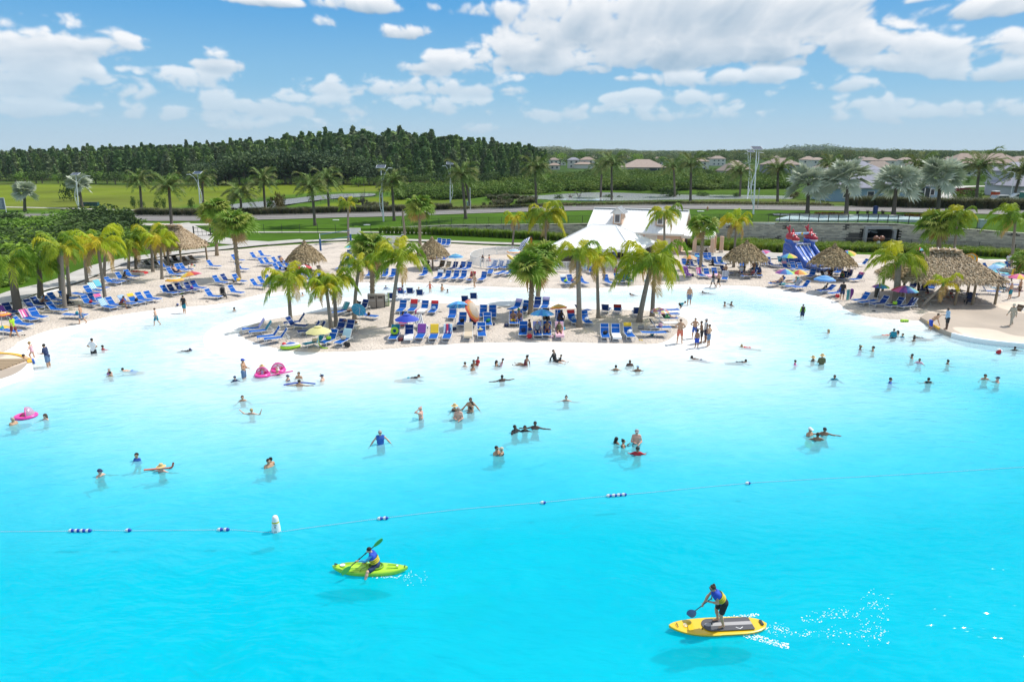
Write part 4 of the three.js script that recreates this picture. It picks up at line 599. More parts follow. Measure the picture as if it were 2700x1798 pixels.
for (let i=0;i<60;i++) {const d=560 + 260*r(),px=-180 + r()*120,p=pt(px,d);mid.push({p,a:r()*6,w:14,h:11});}
inst('tree_belt',oakGeo[1],clumpMats.far,mid,'belt of rounded green trees behind the far houses');
const scr=[];for (let i=0;i<1500;i++) {const px=1060 + r()*1240,d=(px>1950?196 :190) + 10*fbm(px*0.01,4,2,6) + Math.pow(r(),1.3)*(px<1300?50 :175),p=pt(px,d);if (pondIn[0](p.x,p.z)>-7||(px>2080&&d<320)) continue;scr.push({p,a:r()*6,w:3.4 + 3.4*r(),h:1.8 + 2.2*r()});}
inst('scrubland',bushGeo[1],clumpMats.scrub,scr,'low dense green scrub between the bright pond and the houses');
const thick=[];for (let i=0;i<170;i++) {const px=-150 + r()*500,py=580 + 150*Math.pow(r(),0.8),lim=lerp(700,740,px / -100);if (py>640 + Math.max(0,(200 - px))*0.42) continue;const p=gnd(px,py);thick.push({p,a:r()*6,w:4.5 + 3*r(),h:1.7 + 2.0*r()});}
inst('thicket',bushGeo[0],clumpMats.dark.concat(clumpMats.bush),thick,'dense green thicket left of the beach path');
const under=[];for (let i=0;i<420;i++) {const px=-200 + r()*560,py=572 + 190*r();if (py>660 + Math.max(0,215 - px)*0.44) continue;under.push({p:gnd(px,py),a:r()*6,w:2.6 + 2*r(),h:0.6 + 0.8*r()});}
inst('undergrowth',bushGeo[2],clumpMats.bush,under,'low green undergrowth in front of the left thicket');
const bush=(px,py,wpx,hpx,k,m,label,name='bush')=>{const p=gnd(px,py),s=pxSize(-p.z,p.y);const o=thing(name,label,'bush',p,r()*6);mesh('foliage',bushGeo[k],m,o).scale.set(wpx*s*0.8,hpx*s,wpx*s*0.8);mesh('stem',taper([[0,-0.1,0],[0.05,hpx*s*0.5,0]],[0.08,0.03],5),M.trunkDark,o);return o;};
bush(272,592,110,60,0,clumpMats.dark[0],'largest dark bush of the thicket above the left beach');bush(228,596,95,46,1,clumpMats.dark[1],'dark bush left of the largest one in the thicket');bush(318,598,90,60,3,clumpMats.dark[2],'dark rounded bush at the right end of the thicket');
bush(175,600,90,40,2,clumpMats.bush[1],'mid green bush on the left slope of the thicket');bush(110,622,100,36,0,clumpMats.bush[0],'broad green bush low in the left thicket');
bush(185,530,44,56,0,clumpMats.dark[0],'dark shrub behind the leftmost street lamp','shrub');bush(730,556,34,58,1,mat([0.13,0.10,0.02],0.8),'rust brown small tree at the right end of the left pond','shrub');bush(742,548,26,46,2,mat([0.11,0.10,0.025],0.8),'taller brownish tree behind the rust brown one','shrub');bush(716,556,26,40,3,clumpMats.bush[1],'olive shrub beside the rust brown tree','shrub');
bush(1474,531,26,21,0,clumpMats.dark[1],'round dark bush on the near bank of the bright pond');bush(1634,527,18,14,1,clumpMats.dark[1],'small round dark bush beside the palm pair at the pond');bush(1600,527,34,18,2,clumpMats.dark[0],'straggly bush between the palm pair at the pond');bush(1337,533,28,20,3,clumpMats.dark[2],'grey green bush at the left end of the bright pond');
bush(1762,525,50,36,1,clumpMats.dark[1],'dark leafy bush around the second palm pair');bush(1855,524,34,24,2,clumpMats.dark[0],'thin dark bush at the right part of the pond bank');bush(1941,524,24,18,0,clumpMats.dark[2],'small dark bush left of the tall street lamps');bush(2086,525,28,18,3,mat([0.12,0.10,0.03],0.8),'olive brown bush at the right end of the bright pond');bush(2103,519,16,20,1,mat([0.11,0.09,0.03],0.8),'brownish sapling at the right end of the bright pond');
bush(1580,470,40,24,0,clumpMats.dark[0],'very dark bush in the scrub left of the wide roofed house');bush(1870,466,44,28,1,clumpMats.dark[2],'round dark tree in front of the far hip roofed house','shrub');bush(2055,478,60,26,2,clumpMats.dark[0],'dark hedge like bush behind the date palm at the pond');
bush(2300,530,40,38,3,mat([0.10,0.11,0.02],0.8),'yellowish palm like shrub in front of the blue houses','shrub');bush(2330,530,50,34,0,clumpMats.scrub[0],'leafy shrub right of the yellowish one by the blue houses','shrub');bush(2420,530,34,32,1,clumpMats.dark[2],'dark leafy shrub under the date palm by the blue houses','shrub');bush(2560,532,60,40,2,clumpMats.scrub[1],'loose grey green tree left of the orange portable toilet','shrub');bush(2522,530,34,30,0,clumpMats.scrub[2],'thin grey green sapling by the side street','shrub');bush(2590,478,24,26,1,clumpMats.bush[0],'small bright green tree before the pale terrace house','shrub');bush(2555,482,20,24,2,clumpMats.bush[1],'small street tree by the pale terrace house','shrub');
for (const [px,l] of [[352,'first'],[374,'second'],[413,'third'],[430,'fourth'],[505,'fifth']]) bush(px,549,18,42 - (px % 3)*8,px % 4,clumpMats.scrub[1],`${l} from the left of the thin saplings in the left field`,'sapling');
for (const [px,l] of [[1505,'left'],[1526,'right']]) {const p=gnd(px,528),o=thing('bare_shrub',`${l} bare branched shrub at the near bank of the bright pond`,'shrub',p),q=rng(px),B=[];for (let i=0;i<16;i++) {const a=q()*6.28,h=1 + 1.6*q();B.push(taper([[0,0,0],[Math.cos(a)*0.3,h*0.6,Math.sin(a)*0.3],[Math.cos(a)*(0.5 + q()),h,Math.sin(a)*(0.5 + q())]],[0.05,0.035,0.015],4));} mesh('branch',B,M.trunkDark,o);}
for (const [px,py,i] of [[957,553,0],[1006,541,1]]) {const p=gnd(px,py),o=thing('bare_tree',i?'second leafless grey tree beyond the road at the ditch' :'leafless grey tree beside the pond fence beyond the road','tree',p),q=rng(px),B=[];for (let k=0;k<14;k++) {const a=q()*6.28,h=3 + 2.5*q();B.push(taper([[0,k*0.2,0],[Math.cos(a)*0.5,h*0.7,Math.sin(a)*0.5],[Math.cos(a)*0.8,h,Math.sin(a)*0.8]],[0.06,0.035,0.01],4));} mesh('branch',B,M.trunkDark,o);mesh('trunk',taper([[0,-0.1,0],[0,3,0]],[0.12,0.06],6),M.trunkDark,o);}
for (let i=0;i<13;i++) {const px=1395 + i*34 + r()*16,d=560 + 120*r(),p=pt(px,d),H=8 + 5*r();tree('broadleaf_tree',i===3?'bright green round tree between the far houses on the left' :'rounded green tree standing among the far houses','tree',p,H,H*1.2,oakGeo[i % 3],clumpMats[i % 2?'far' :'bush'][i % 3],trunkGeo,'trees among the far houses',r()*6);}
}
const tuftGeo=(seed,n,h)=>{const r=rng(seed),T=new Tris();for (let i=0;i<n;i++) {const a=r()*6.283,q=r()*0.18,L=h*(0.6 + 0.6*r()),o=0.15 + 0.55*r(),b=V(Math.cos(a)*q,0,Math.sin(a)*q),m=V(Math.cos(a)*(q + o*0.35),L*0.75,Math.sin(a)*(q + o*0.35)),e=V(Math.cos(a)*(q + o),L*(0.75 + 0.3*r()),Math.sin(a)*(q + o)),w=V(-Math.sin(a),0,Math.cos(a)).multiplyScalar(0.025);T.quad(b.clone().add(w),b.clone().sub(w),m.clone().sub(w),m.clone().add(w)).tri(m.clone().add(w),m.clone().sub(w),e);} return T.done();};
const tufts=[tuftGeo(801,70,1),tuftGeo(802,60,1),tuftGeo(803,80,1)];
M.grass=[[0.16,0.27,0.02],[0.21,0.32,0.02],[0.26,0.33,0.03]].map((c)=>leafMat(c));M.dryGrass=[[0.19,0.20,0.07],[0.26,0.25,0.10],[0.14,0.15,0.05]].map((c)=>leafMat(c));M.greyGrass=[[0.10,0.12,0.05],[0.13,0.15,0.06],[0.17,0.16,0.08]].map((c)=>leafMat(c));M.flower=[[0.55,0.42,0.03],[0.30,0.04,0.03],[0.45,0.30,0.03]].map((c)=>leafMat(c));
function band(name,label,n,seed,ms,place,h,w=1) {const r=rng(seed),L=ms.map(()=>[]);for (let i=0;i<n;i++) {const p=place(r);if (p) L[i % ms.length].push([p,h*(0.7 + 0.6*r()),r()*6.28]);} L.forEach((l,k)=>{if (!l.length) return;const im=new THREE.InstancedMesh(tufts[k % 3],ms[k],l.length),M4=new THREE.Matrix4(),Q=new THREE.Quaternion();l.forEach(([p,s,a],i)=>im.setMatrixAt(i,M4.compose(p,Q.setFromAxisAngle(UPV,a),V(s*w,s,s*w))));im.name=numbered(name);scene.add(im);tag(im,label,'plants',null,'stuff');});}
const betw=(a,b)=>(r)=>{const x=lerp(a,b,r());return x;};
band('grass_planting','green grassy planting strip in front of the right part of the retaining wall',2400,61,M.grass,(r)=>{const x=lerp(38,90,r()),z=wallZ(x) + 2 + r()*5.5*(x<44?0.8 :1);return V(x,LOW - 0.05,z);},0.78,0.95);
band('grass_planting','green grassy planting between the pavilion porch and the inflatable slide',700,62,M.grass,(r)=>{const x=lerp(27,40,r());return V(x,LOW - 0.05,wallZ(x) + 2 + r()*7);},1.0,0.9);
band('grass_planting','green grassy planting at the foot of the low wall left of the tent',700,63,M.grass,(r)=>{const x=lerp(-14,9,r());return V(x,LOW - 0.05,wallZ(x) + 1 + r()*4);},0.85,0.9);
band('roadside_grass','grey green ornamental grass band beyond the left road',1500,64,M.greyGrass,(r)=>{const x=lerp(-82,-14,r()),z=roadZ(x) - 6.5 - r()*3.5;return V(x,upperY(x,z),z);},1.15,1.2);
band('roadside_grass','low dry grass strip beyond the road at the bright pond',1500,65,M.dryGrass,(r)=>{const x=lerp(-16,62,r()),z=roadZ(x) - 6.3 - r()*4;return V(x,upperY(x,z),z);},0.5,1.2);
band('roadside_grass','tall grey green grass band beyond the road on the right',1500,66,M.greyGrass,(r)=>{const x=lerp(66,118,r()),z=roadZ(x) - 6.5 - r()*4;return V(x,upperY(x,z),z);},1.5,1.2);
band('ditch_reeds','brown green reeds along the ditch between road and dark wood',1300,67,M.greyGrass,(r)=>{const x=lerp(-46,6,r()),z=roadZ(x) - lerp(12,46,Math.pow(r(),0.8));if (pondIn[1](x,z)>-3||fbm(x*0.06,z*0.09,3,410)<0.5) return null;return V(x,upperY(x,z),z);},0.9,1.6);
band('flower_bed','yellow and dark red flower beds behind the glass railing',260,68,M.flower,(r)=>{const k=Math.floor(r()*3),p=gnd([2165,2185,2405][k] + (r() - 0.3)*[50,60,60][k],[564.5,565,569.5][k] + r()*1.5);p.y -= 0.05;return p;},0.4,0.9);
{const o0={g:tufts[0]};const mk=(p,label,i,s,m)=>{const o=thing('grass_clump',label,'grass clump',p,i*1.7,'ornamental grass clumps in a row along the lawn');mesh('blades',tufts[i % 3],m,o).scale.set(s*1.1,s,s*1.1);};
for (let i=0;i<44;i++) {const t=i / 43,px=lerp(1003,1452,t),py=lerp(615,633,t*t*0.6 + t*0.4);mk(gnd(px,py),'rounded green ornamental grass clump in the row along the edge of the lawn',i,1.15 + (i*7 % 5)*0.07,M.grass[i % 2]);}
for (let i=0;i<3;i++) mk(gnd([2262,2288,2328][i],566),['grey grass clump left of the blue bin','grey grass clump close to the blue bin','grey grass clump right of the blue bin'][i],i,0.8,M.greyGrass[i]);}
// ---------------------------------------------------------------- street lamps, far houses, street things
M.lampWhite=mat([0.74,0.77,0.80],0.45);M.panel=mat([0.05,0.06,0.09],0.25);
function lamp(bx,by,tx,ty,ax,ay,label) {
const b=gnd(bx,by),d=-b.z,t=atDepth(tx,ty,d).sub(b),a=atDepth(ax,ay,d).sub(b),H=t.y,s=Math.sign(a.x - t.x),o=thing('street_lamp',label,'street lamp',b);
mesh('mast',taper([V(0,0,0),V(t.x*0.5,H*0.5,0),V(t.x,H,0)],[0.16,0.12,0.08],8),M.lampWhite,o);
const br=[V(-s*0.1,H*0.12,0.1),V(-s*0.55 + t.x*0.3,H*0.3,0.1),V(-s*0.5 + t.x*0.5,H*0.5,0.1),V(t.x*0.7,H*0.66,0.1),V(t.x + s*0.45,H*0.82,0.1),V((t.x + a.x) / 2 + s*0.2,H*0.93,0.05),V(a.x,a.y,0)];
mesh('arm',tube(br,0.065,6,22),M.lampWhite,o);
for (const h of [0.22,0.34,0.46]) mesh('rung',rod(V(t.x*h,H*h,0),V(t.x*h - s*0.5,H*h,0.1),0.035),M.lampWhite,o);
const hd=mesh('lamp_head',rbox(0.85,0.1,0.3,0.04,a.x + s*0.3,a.y,0,0,0,-s*0.12),M.lampWhite,o);mesh('lens',box(0.5,0.02,0.2,a.x + s*0.35,a.y - 0.06,0),M.glass,hd);
const p=mesh('solar_panel',box(1.7,0.06,1.4,t.x,H + 0.25,0,0.35),M.panel,o);mesh('panel_frame',[box(1.76,0.08,0.05,t.x,H + 0.01,0.67),box(1.76,0.08,0.05,t.x,H + 0.49,-0.67),box(0.05,0.08,1.4,t.x - 0.86,H + 0.25,0,0.35),box(0.05,0.08,1.4,t.x + 0.86,H + 0.25,0,0.35),box(0.1,0.4,0.1,t.x,H + 0.1,0)],M.lampWhite,p);
}
lamp(206,551,198,461,228,464,'leftmost white solar street lamp with its arm curving right');lamp(528,556,520,458,499,460,'white solar street lamp by the date palm with its arm curving left');lamp(1011,584,1004,442,1024,443,'white solar street lamp on the lawn bank left of the middle');lamp(1187,545,1187,433,1174,437,'white solar street lamp beyond the road before the dark wood');lamp(1987,565,1996,394,2002,402,'taller white solar street lamp of the close pair on the right');lamp(1972,525,1980,401,1972,404,'rear white solar street lamp of the close pair on the right');
M.roofTan=[[0.36,0.27,0.22],[0.33,0.26,0.22],[0.40,0.31,0.26]].map((c)=>mat(c,0.9,{map:retile(grain,0.3)}));M.roofGrey=mat([0.30,0.30,0.36],0.9,{map:retile(grain,0.3)});M.wallC=[[0.62,0.60,0.55],[0.55,0.47,0.40],[0.60,0.60,0.60]].map((c)=>mat(c,0.85));M.wallBlue=mat([0.24,0.36,0.46],0.85);M.wallGrey=mat([0.45,0.47,0.53],0.85);M.win=mat([0.05,0.06,0.07],0.15);
function hipRoof(w,d,y,h,over=0.5) {const W=w / 2 + over,D=d / 2 + over,rl=Math.max(0.05,W - D),T=new Tris(),a=V(-W,y,D),b=V(W,y,D),c=V(W,y,-D),e=V(-W,y,-D),p=V(-rl,y + h,0),q=V(rl,y + h,0),low=(v)=>v.clone().setY(y - 0.2);T.quad(a,b,q,p).quad(c,e,p,q).tri(b,c,q).tri(e,a,p);for (const [s,t] of [[a,b],[b,c],[c,e],[e,a]]) T.quad(low(s),low(t),t,s);T.quad(low(a),low(e),low(c),low(b));return T.done();}
function house(label,px,py,wpx,o={}) {
const d=o.d ?? -gnd(px,py).z,x=(px - 1350)*pxSize(d,3),p=V(x,upperY(x,-d),-d),s=pxSize(d,3),w=wpx*s,dep=o.dep ?? w*0.7,st=o.st ?? 1,wh=2.9*st,h=thing('house',label,'house',p,o.turn ?? 0);
mesh('wall',box(w - 1,wh,dep - 1,0,wh / 2,0),o.wall ?? M.wallC[0],h);
const rf=mesh('roof',hipRoof(w - 1,dep - 1,wh,o.rh ?? Math.min(3.2,dep*0.26)),o.roof ?? M.roofTan[0],h);
if (o.solar) for (let i=0;i<4;i++) mesh('solar_panel',box(1.3,0.06,1.4,-1.6 + i*1.4 + o.solar,wh + 1.35,dep*0.25,0.5),M.panel,rf);
const n=o.n ?? Math.max(2,Math.round(w / 4.5));
for (let f=0;f<st;f++) for (let i=0;i<n;i++) {const wxp=(-0.5 + (i + 0.5) / n)*(w - 2),yy=1.5 + f*2.8,wn=mesh('window',box(1.3,1.2,0.08,wxp,yy,dep / 2 - 0.5),M.win,h);mesh('frame',[box(1.5,0.1,0.1,wxp,yy + 0.65,dep / 2 - 0.48),box(1.5,0.1,0.1,wxp,yy - 0.65,dep / 2 - 0.48),box(0.1,1.3,0.1,wxp - 0.7,yy,dep / 2 - 0.48),box(0.1,1.3,0.1,wxp + 0.7,yy,dep / 2 - 0.48)],M.white,wn);}
if (o.porch) {mesh('screened_porch',box(w*0.4,2.4,0.3,o.porch*w,1.2,dep / 2 - 0.4),M.win,h);mesh('porch_post',[box(0.15,2.4,0.15,o.porch*w - w*0.2,1.2,dep / 2 - 0.2),box(0.15,2.4,0.15,o.porch*w + w*0.2,1.2,dep / 2 - 0.2),box(0.15,2.4,0.15,o.porch*w,1.2,dep / 2 - 0.2)],M.white,h);}
if (o.wing) {const [ox,ww,wd,wst]=o.wing;mesh('wing_wall',box(ww*s,2.9*wst,wd,ox*s,1.45*wst,dep / 2),o.wall ?? M.wallC[0],h);mesh('wing_roof',hipRoof(ww*s,wd,2.9*wst,1.6).translate(ox*s,0,dep / 2),o.roof ?? M.roofTan[0],h);}
return h;
}
const T_=M.roofTan,W_=M.wallC;
house('small pale two storey house at the edge of the dark wood',1460,444,30,{d:520,st:2,roof:T_[1]});house('low tan roofed house in front of the small two storey one by the wood',1462,450,32,{d:470,roof:T_[0]});
house('pale house with steep gable behind the bright green tree',1512,445,34,{d:500,st:2,roof:M.roofGrey});house('two storey house with tan roof and a lower front wing',1548,446,40,{d:490,st:2,roof:T_[0],wing:[-10,48,8,1],wall:W_[0]});
house('wide low house with long tan roof and solar panels',1694,453,112,{d:395,roof:T_[2],wall:W_[1],solar:6,porch:0.28,rh:4.2});
house('pale cream house left of the street lamps with lawn',1845,452,44,{d:430,st:2,roof:T_[0]});house('far two storey hip roofed house behind the round dark tree',1891,440,40,{d:600,st:2,roof:T_[1]});
house('cream house with long sloping tan roof left of the street lamps',1935,463,80,{d:330,roof:T_[2],turn:0.5,rh:4.6});house('two storey house with dark screened porch behind the street lamps',2055,466,92,{d:320,st:2,roof:T_[1],wall:mat([0.25,0.27,0.30],0.8),porch:-0.2});
house('two storey hip roofed house left of the first silver palm',2125,450,34,{d:520,st:2,roof:T_[0]});house('two storey hip roofed house behind the first silver palm',2152,449,36,{d:500,st:2,roof:T_[2]});house('tan roofed house low behind the first silver palm',2175,460,60,{d:380,roof:T_[1]});
house('tan roofed house right of the second silver palm',2290,448,44,{d:480,st:2,roof:T_[1]});house('long brown roofed house between the second and third silver palms',2310,474,110,{d:300,st:1,roof:T_[1],wall:mat([0.22,0.18,0.17],0.8),rh:4.4});house('pale gabled two storey house behind the third silver palm',2336,448,44,{d:470,st:2,roof:T_[0]});house('hip roofed house peeking between third silver palm and date palm',2384,448,36,{d:490,st:2,roof:T_[2]});house('large tan roofed house behind the date palm near the side street',2412,470,80,{d:310,st:1,roof:T_[2],rh:5});
house('long white terrace house with tan roof beyond the side street',2580,468,190,{d:330,st:2,roof:T_[0],wall:W_[2],n:11,rh:4.5,dep:14});house('tan roofed house at the right edge behind the grey ones',2690,448,90,{d:430,st:2,roof:T_[1]});
house('pale blue house with lilac grey roof beyond the road',2262,528,208,{d:152,roof:M.roofGrey,wall:M.wallBlue,n:3,rh:3.6,dep:11});house('blue house behind the pale blue one with a higher roof',2240,512,130,{d:172,st:2,roof:M.roofGrey,wall:M.wallBlue,dep:9,rh:2.4});house('small grey blue house right of the pale blue one',2410,528,70,{d:160,roof:M.roofGrey,wall:M.wallBlue,dep:10,porch:-0.1});
house('two storey lilac grey house under construction at the right edge',2672,508,120,{d:172,st:2,roof:M.roofGrey,wall:M.wallGrey,wing:[-50,50,8,1]});house('single storey grey house in front of the lilac grey one',2690,512,90,{d:158,roof:M.roofGrey,wall:M.wallGrey,dep:9});
for (let i=0;i<16;i++) house(['distant cream house roof','distant tan hip roof','distant white gabled house','distant pale house'][i % 4] + ` ${['left', 'right'][i % 2]} part of the far housing row number ${ORD[i % 14]} along the trees`,1480 + i*78 + (i*37) % 30,438,26,{d:640 + (i*53) % 130,st:2,roof:T_[i % 3],wall:W_[i % 3]});
path([[2450,545],[2480,520],[2500,500],[2540,492],[2640,490]],3.4,0.06,'pale concrete side street running between the houses',upperY);path([[2440,534],[2455,518],[2470,506]],0.8,0.08,'white pavement beside the side street',upperY);
function loo(px,py,c,label,h=2.3) {const p=gnd(px,py),o=thing('portable_toilet',label,'portable toilet',p,0.2),m=mat(c,0.5);mesh('cabin',rbox(1.15,h - 0.2,1.15,0.06,0,(h - 0.2) / 2,0),m,o);mesh('roof',rbox(1.2,0.26,1.2,0.12,0,h - 0.1,0),mat([0.6,0.6,0.62],0.5),o);const d=mesh('door',rbox(0.8,1.85,0.05,0.02,0,0.98,0.58),mat(c.map((v)=>v*0.8),0.5),o);mesh('handle',box(0.05,0.16,0.05,0.3,1,0.62),M.black,d);mesh('vent',box(0.5,0.12,0.04,0,h - 0.42,0.58),M.black,o);}
loo(2622,533,[0.55,0.07,0.02],'orange red portable toilet near the right edge beyond the road');loo(2313,531,[0.42,0.26,0.50],'lilac portable toilet in front of the blue house');loo(2329,530,[0.05,0.28,0.22],'green portable toilet beside the lilac one');loo(2698,535,[0.03,0.18,0.18],'dark teal portable toilet at the right edge');
{const p=gnd(2308,565),o=thing('waste_bin','tall dark blue bin above the retaining wall beside the silver palm','bin',p);mesh('body',cyl(0.36,0.4,1.25,16,0,0.63,0),mat([0.015,0.05,0.20],0.45),o);mesh('lid',ball(0.41,0,1.25,0,1,0.4,1,14),mat([0.015,0.05,0.22],0.4),o);mesh('rim',new THREE.TorusGeometry(0.4,0.03,6,18).rotateX(Math.PI / 2).translate(0,1.24,0),M.black,o);}
{const p=gnd(6,570),o=thing('notice_board','grey notice board on two posts at the left edge beside the road','sign',p,0.3);mesh('board',rbox(1.5,2.4,0.08,0.05,0,2.6,0),mat([0.16,0.20,0.26],0.5),o);const l=[];for (let i=0;i<7;i++) l.push(box(0.9 - (i % 3)*0.15,0.06,0.02,-0.1,3.3 - i*0.25,0.05));mesh('printed_line',l,M.lampWhite,o);mesh('frame',[box(0.1,2.6,0.12,-0.78,2.6,0),box(0.1,2.6,0.12,0.78,2.6,0),box(1.6,0.1,0.12,0,3.85,0)],M.lampWhite,o);for (const x of [-0.78,0.78]) mesh('post',cyl(0.05,0.05,1.5,8,x,0.75,0),M.lampWhite,o);}
{const p=gnd(1866,555),o=thing('fire_hydrant','pale orange fire hydrant beside the road above the pavilion','hydrant',p);const m=mat([0.5,0.28,0.16],0.5);mesh('barrel',cyl(0.14,0.12,0.6,10,0,0.3,0),m,o);mesh('cap',ball(0.15,0,0.62,0,1,0.8,1),m,o);mesh('nozzle',[cyl(0.06,0.06,0.42,8,0,0.42,0,0,0,R*90),cyl(0.07,0.07,0.2,8,0,0.42,0.12,R*90)],m,o);}
function car(px,py,c,label,turn) {const p=gnd(px,py),o=thing('parked_car',label,'car',p,turn),m=mat(c,0.25,{clearcoat:1});const s=new THREE.Shape([[-2.2,0.35],[-2.25,0.9],[-1.9,1.05],[-1.5,1.62],[0.7,1.66],[1.3,1.08],[2.15,0.9],[2.25,0.4]].map((q)=>new THREE.Vector2(...q)));mesh('body',new THREE.ExtrudeGeometry(s,{depth:1.6,bevelSize:0.1,bevelThickness:0.1,bevelSegments:2}).translate(0,0,-0.8),m,o);const g=new THREE.Shape([[-1.55,1.08],[-1.3,1.54],[0.6,1.56],[1.05,1.1]].map((q)=>new THREE.Vector2(...q)));mesh('side_window',new THREE.ExtrudeGeometry(g,{depth:1.84,bevelEnabled:false}).translate(0,0,-0.92),M.win,o);for (const x of [-1.4,1.4]) for (const z of [-0.86,0.86]) {const w=mesh('wheel',cyl(0.34,0.34,0.2,14,x,0.34,z,R*90),M.black,o);mesh('rim',cyl(0.18,0.18,0.22,10,x,0.34,z,R*90),M.lampWhite,w);} for (const z of [-0.6,0.6]) mesh('headlight',box(0.06,0.14,0.3,2.28,0.78,z),M.white,o);}
car(2686,532,[0.7,0.7,0.7],'white suv parked at the right edge beyond the road',2.9);car(2640,537,[0.5,0.5,0.48],'pale car half hidden by the grass band on the right',0.1);
{const p=gnd(2540,512),o=thing('skip_container','dark red open skip standing by the side street','container',p,0.1);mesh('side',[box(5,1.4,0.1,0,0.8,1.1),box(5,1.4,0.1,0,0.8,-1.1),box(0.1,1.4,2.2,2.45,0.8,0),box(0.1,1.4,2.2,-2.45,0.8,0),box(5,0.1,2.2,0,0.15,0)],mat([0.16,0.025,0.02],0.6),o);mesh('rib',range(-2.2,2.2,0.73).map((x)=>box(0.12,1.4,0.08,x,0.8,1.18)),mat([0.13,0.02,0.018],0.6),o);}
{const p=gnd(1236,543),o=thing('utility_box','small pale green utility box beyond the road','utility box',p);mesh('cabinet',rbox(1,1.0,0.7,0.04,0,0.5,0),mat([0.35,0.45,0.42],0.5),o);mesh('lid',rbox(1.06,0.08,0.76,0.02,0,1.02,0),mat([0.32,0.42,0.4],0.5),o);}
{const p=gnd(2588,601),o=thing('utility_box','grey green cabinet behind the short fence on the wall top','utility box',V(p.x,upperY(p.x,p.z),p.z));mesh('cabinet',rbox(0.9,1.2,0.7,0.04,0,0.6,0),mat([0.3,0.38,0.36],0.5),o);mesh('lid',rbox(0.96,0.08,0.76,0.02,0,1.22,0),mat([0.3,0.38,0.36],0.5),o);}
{const p=gnd(200,543),o=thing('garbage_container','dark teal low containers on the field beside the leftmost lamp','container',V(p.x + 3.4,p.y,p.z));for (const x of [-1.2,1.2]) mesh('bin_body',rbox(2.2,0.9,1,0.05,x,0.45,0),mat([0.02,0.08,0.09],0.5),o);mesh('lid',box(4.6,0.08,1.05,0,0.92,0),M.black,o);}
{const p=gnd(1240,552),o=thing('road_sign','back of a tall grey road sign beside the date palm before the wood','sign',p);mesh('plate',box(0.12,3.6,1.2,0,2.9,0),mat([0.33,0.36,0.37],0.5),o);mesh('post',cyl(0.06,0.06,1.4,8,0,0.7,0),M.lampWhite,o);}
{const p=gnd(1998,552),o=thing('road_sign','thin signpost beside the tall street lamps','sign',p);mesh('post',cyl(0.05,0.05,3.8,8,0,1.9,0),mat([0.4,0.42,0.42],0.5),o);mesh('plate',box(0.06,0.6,0.4,0,3.5,0),mat([0.4,0.42,0.42],0.5),o);}
for (const [px,py,l] of [[2499,528,'slim street light pole by the side street'],[2663,534,'slim pale street light right of the orange red portable toilet']]) {const p=gnd(px,py),o=thing('street_light',l,'street lamp',p);mesh('pole',cyl(0.07,0.05,6,8,0,3,0),M.lampWhite,o);mesh('arm',tube([[0,5.8,0],[-0.4,6.15,0],[-1.1,6.2,0]],0.04,6,8),M.lampWhite,o);mesh('lamp_head',rbox(0.6,0.1,0.25,0.04,-1.3,6.18,0),M.lampWhite,o);}
for (const [px,py,l] of [[885,581,'white cover slab on the lawn bank left of the middle'],[967,594,'small white cover on the lawn left of the bank lamp'],[1848,558,'white cover slab on the grass above the pavilion']]) {const p=gnd(px,py);tag(mesh('cover_slab',rbox(1.2,0.14,0.6,0.03,p.x,p.y + 0.08,p.z),M.white),l,'cover slab');}
